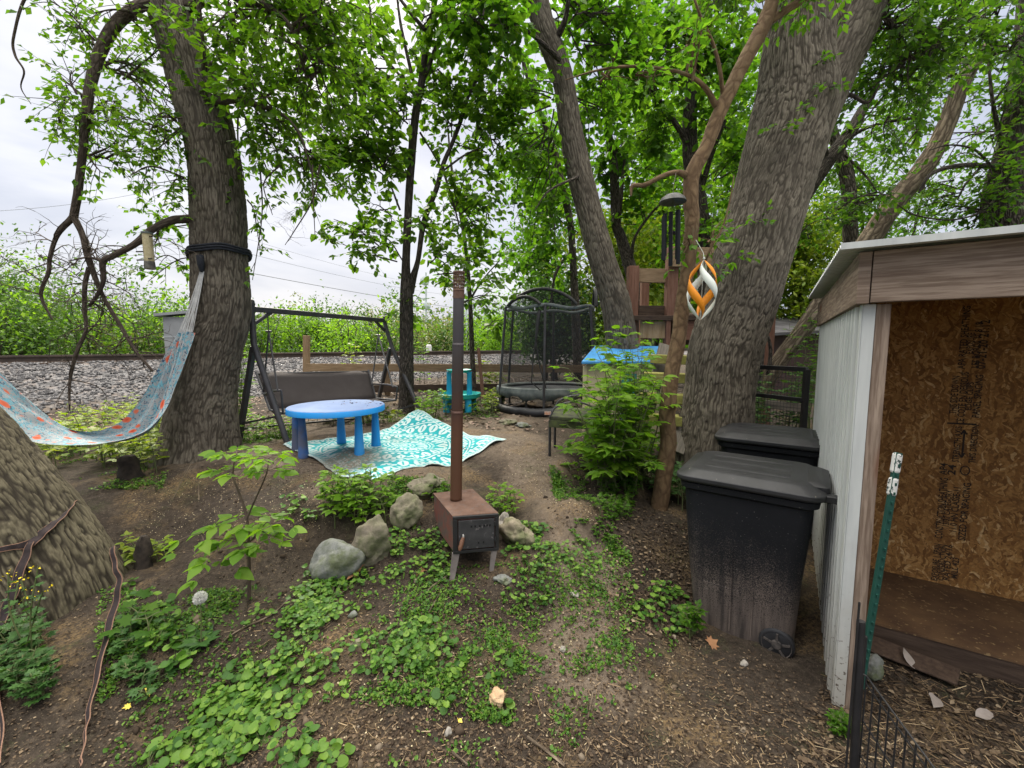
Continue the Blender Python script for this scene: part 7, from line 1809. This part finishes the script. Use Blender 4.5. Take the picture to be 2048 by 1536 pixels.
# brushwood heap on the slope behind the fence
b = MB()
for k in range(420):
    x = R.uniform(-4.5, 3.5); y = R.uniform(8.3, 10.6) ; e = rail_e(x, y)
    if e < 2.2: continue
    g = V3(x, y, gp(x, y) + R.uniform(0, .10)); a = R.gauss(.3, .9); L = R.uniform(.3, 1.3); b.tube([g, g + V3(math.cos(a) * L * .5, math.sin(a) * L * .5, R.uniform(-.02, .12)), g + V3(math.cos(a) * L, math.sin(a) * L, R.uniform(-.08, .08))], [.010, .008, .003], 4, False)
props(b.build('brushwood', plain('grey_brushwood', (.13, .10, .08), (.27, .22, .18), 12, .9, .2), None, None), 'tangle of dead brushwood on the slope behind the board fence', 'brushwood', kind='stuff')
lv = Leaves()
for k in range(5200):
    x, y = R.uniform(-8, 4), R.uniform(5.2, 11.5); e = float(rail_e(x, y))
    if e < 2.0 or (e < 4.6 and x < -4.5): continue
    a = R.random() * 6.28; lv.add(V3(x, y, float(gz(np.array([x]), np.array([y]))[0]) + .012), V3(math.cos(a), math.sin(a), R.gauss(0, .2)), V3(0, 0, 1) + rv(.3), R.uniform(.03, .075))
props(lv.build('leaf_litter', plain('dead_leaf_brown', (.14, .095, .07), (.26, .19, .145), 3, .9, 0), None, 'wide'), 'dead brown leaves on the slope up to the railway', 'litter', kind='stuff')
P = np.concatenate([scatter([(100, 1536), (400, 1000), (600, 950), (1000, 1000), (1200, 900), (1380, 1050), (1380, 1300), (1700, 1420), (1650, 1536)], 2600, 0), scatter([(1240, 1050), (1380, 1050), (1390, 1300), (1250, 1250)], 350, 0)])
v_, f_ = stones(P, NR.uniform(.003, .010, len(P)) * (1 + 1.2 * (NR.random(len(P)) < .05)))
CLM = NT('soil_lump'); CLMm = CLM.end(CLM.ramp(CLM.n('NewGeometry').outputs['Random Per Island'], [(0, (.025, .018, .013)), (.6, (.06, .044, .031)), (.95, (.13, .10, .07)), (1, (.26, .22, .17))]), .95, None, 0, .1)
props(link_mesh('soil_clods', np_mesh('soil_clods', v_, f_), CLMm), 'crumbs of earth and grit over the bare soil', 'soil', kind='stuff')
lv = Leaves()
for k in range(34):
    a = R.gauss(.9, .6); r = .40 * R.random() ** .6; q = V3(tc_t.x + r * math.cos(a), tc_t.y + r * math.sin(a), tc_t.z + .004); lv.add(q, rdir() * V3(1, 1, .1).length if False else V3(R.gauss(0, 1), R.gauss(0, 1), .05), V3(0, 0, 1) + rv(.2), R.uniform(.008, .035))
props(lv.build('table_debris', LIT, None, 'oval'), 'dark scraps of leaves and twigs lying on the blue table', 'debris', kind='stuff')
# fallen single things
def flatleaf(label, u, v, L, mat, name='fallen_leaf', shape='lobed', dz=.01, cat='leaf', up=.2):
    g = G(u, v) + V3(0, 0, dz); lv = Leaves(); a = R.random() * 6.28; lv.add(g, V3(math.cos(a), math.sin(a), up), V3(.2, -.5, 1), L); o = lv.build(name, mat, None, shape); props(o, label, cat)
YL = plain('yellow_leaf', (.55, .42, .05), (.66, .52, .10), 30, .7, 0); BL_ = plain('rust_brown_leaf', (.20, .095, .04), (.30, .15, .07), 20, .8, .2); GL = plain('grey_dead_leaf', (.20, .17, .145), (.30, .26, .23), 15, .85, .3)
flatleaf('yellow lobed leaf lying among the dark weeds at the left', 306, 1388, .045, YL); flatleaf('small yellowed leaf below the brighter yellow one', 262, 1414, .028, YL)
flatleaf('curled rust-brown leaf between the oval boulder and the violets', 722, 1150, .12, BL_, dz=.03, up=.6); flatleaf('rust-brown leaf in front of the left stove leg', 846, 1148, .06, BL_); flatleaf('brown leaf at the foot of the nearer bin', 1418, 1292, .06, BL_)
flatleaf('grey curled dead leaf in front of the shed floor', 1828, 1350, .10, GL, dz=.03, up=.5, shape='ovate'); flatleaf('grey dead leaf right of the curled one by the shed', 1870, 1400, .11, GL, dz=.02, shape='ovate'); flatleaf('grey dead leaf farthest right in the shed doorway', 1950, 1440, .09, GL, dz=.02, shape='ovate'); flatleaf('torn grey leaf below the shed floor edge', 1985, 1355, .09, GL, dz=.02, shape='ovate'); flatleaf('thin yellow leaf near the white pebble', 925, 1450, .03, YL, shape='oval')
for (lab, pts, r) in (('long pale bent twig left of the violets', [(425, 1310), (470, 1270), (540, 1235), (575, 1205)], .0035), ('pale dry stem curving over the violets near the stove', [(640, 1210), (690, 1185), (720, 1150)], .003), ('straight stick lying at the bottom centre', [(1055, 1480), (1090, 1505), (1130, 1536)], .006), ('thin stick right of the orange stone', [(1176, 1440), (1186, 1390)], .004), ('dark twig right of the white pebble', [(905, 1510), (935, 1536)], .005), ('long thin twig crossing the violets', [(800, 1310), (850, 1240), (880, 1190)], .0025), ('pale split stick leaning against the left stove leg', [(855, 1185), (880, 1165), (905, 1150)], .005)):
    P = [G(u, v) + V3(0, 0, .012) for u, v in pts]; b = MB(); b.tube([Vector(q) for q in cr([tuple(p) for p in P], 4)], r, 6); props(b.build('twig', MAT['bark_dead'], None, 60, rest=True), lab, 'twig', 'twigs lying on the ground')
g0_, g1_ = sp_(.1, .30, .03), sp_(1.3, .42, .04)
b = MB(); b.slab([sp_(.12, .40, .05), sp_(.46, .33, .05), sp_(.50, .45, .06), sp_(.15, .52, .07)], (0, 0, .012)); props(b.build('scrap_board', MAT['wood_dark'], None, rest=True, bevel=.004), 'broken scrap of dark board on the soil in front of the shed floor', 'board')

# ------------------------------------------------------------------ sky, sun, camera
w = bpy.data.worlds.new('World'); SC.world = w; w.use_nodes = True; nt = w.node_tree
bg = nt.nodes['Background']
sky = nt.nodes.new('ShaderNodeTexSky'); sky.sky_type = 'NISHITA'; sky.sun_disc = False; sky.sun_elevation = math.radians(42); sky.sun_rotation = math.radians(-25)
sky.air_density = 1.4; sky.dust_density = 3.0
tc = nt.nodes.new('ShaderNodeTexCoord'); mp = nt.nodes.new('ShaderNodeMapping'); mp.inputs['Scale'].default_value = (1.3, 1.3, 4.2); nt.links.new(tc.outputs['Generated'], mp.inputs[0])
nz = nt.nodes.new('ShaderNodeTexNoise'); nz.inputs['Scale'].default_value = 2.3; nz.inputs['Detail'].default_value = 5; nz.inputs['Roughness'].default_value = .52; nz.inputs['Distortion'].default_value = .5; nt.links.new(mp.outputs[0], nz.inputs[0])
rp = nt.nodes.new('ShaderNodeValToRGB'); e = rp.color_ramp.elements; e[0].position = .36; e[0].color = (1.7, 1.85, 2.3, 1); e[1].position = .62; e[1].color = (2.5, 2.57, 2.85, 1); nt.links.new(nz.outputs[0], rp.inputs[0])
mx = nt.nodes.new('ShaderNodeMix'); mx.data_type = 'RGBA'; mx.inputs[0].default_value = .93; nt.links.new(sky.outputs[0], mx.inputs[6]); nt.links.new(rp.outputs[0], mx.inputs[7])
sx = nt.nodes.new('ShaderNodeSeparateXYZ'); nt.links.new(tc.outputs['Generated'], sx.inputs[0])
zr_ = nt.nodes.new('ShaderNodeMapRange'); zr_.inputs[1].default_value = .58; zr_.inputs[2].default_value = .92; zr_.inputs[3].default_value = 1; zr_.inputs[4].default_value = 1; nt.links.new(sx.outputs[2], zr_.inputs[0])   # overhead sky brightened out of view to add light on the foliage
zr_.inputs[3].default_value = 0
ml = nt.nodes.new('ShaderNodeMix'); ml.data_type = 'RGBA'; nt.links.new(zr_.outputs[0], ml.inputs[0]); nt.links.new(mx.outputs[2], ml.inputs[6]); ml.inputs[7].default_value = (21, 20.1, 18.6, 1)
nt.links.new(ml.outputs[2], bg.inputs[0]); bg.inputs[1].default_value = .10
sl = bpy.data.lights.new('sun', 'SUN'); sl.energy = 1.5; sl.angle = math.radians(12); sl.color = (1, .92, .78)
so = bpy.data.objects.new('sun', sl); COL.objects.link(so); so.rotation_euler = (math.radians(90 - 42), 0, math.radians(180 + 25 - 0)); so.location = (-8, 16, 18)
cam = bpy.data.cameras.new('camera'); cam.sensor_width = 36; cam.lens = 36 * FPX / 2048; cam.clip_end = 600; cam.clip_start = .05
co_ = bpy.data.objects.new('camera', cam); COL.objects.link(co_); co_.location = (0, 0, CAM_H); co_.rotation_euler = (PI / 2 - PITCH, 0, 0); SC.camera = co_
SC.view_settings.view_transform = 'Standard'; SC.view_settings.look = 'None'; SC.view_settings.exposure = 1.68; SC.view_settings.gamma = 1
SC.render.engine = 'CYCLES'; cy = SC.cycles; cy.max_bounces = 7; cy.diffuse_bounces = 4; cy.transmission_bounces = 5; cy.transparent_max_bounces = 10; cy.glossy_bounces = 2
cy.use_denoising = True; cy.sample_clamp_indirect = 6
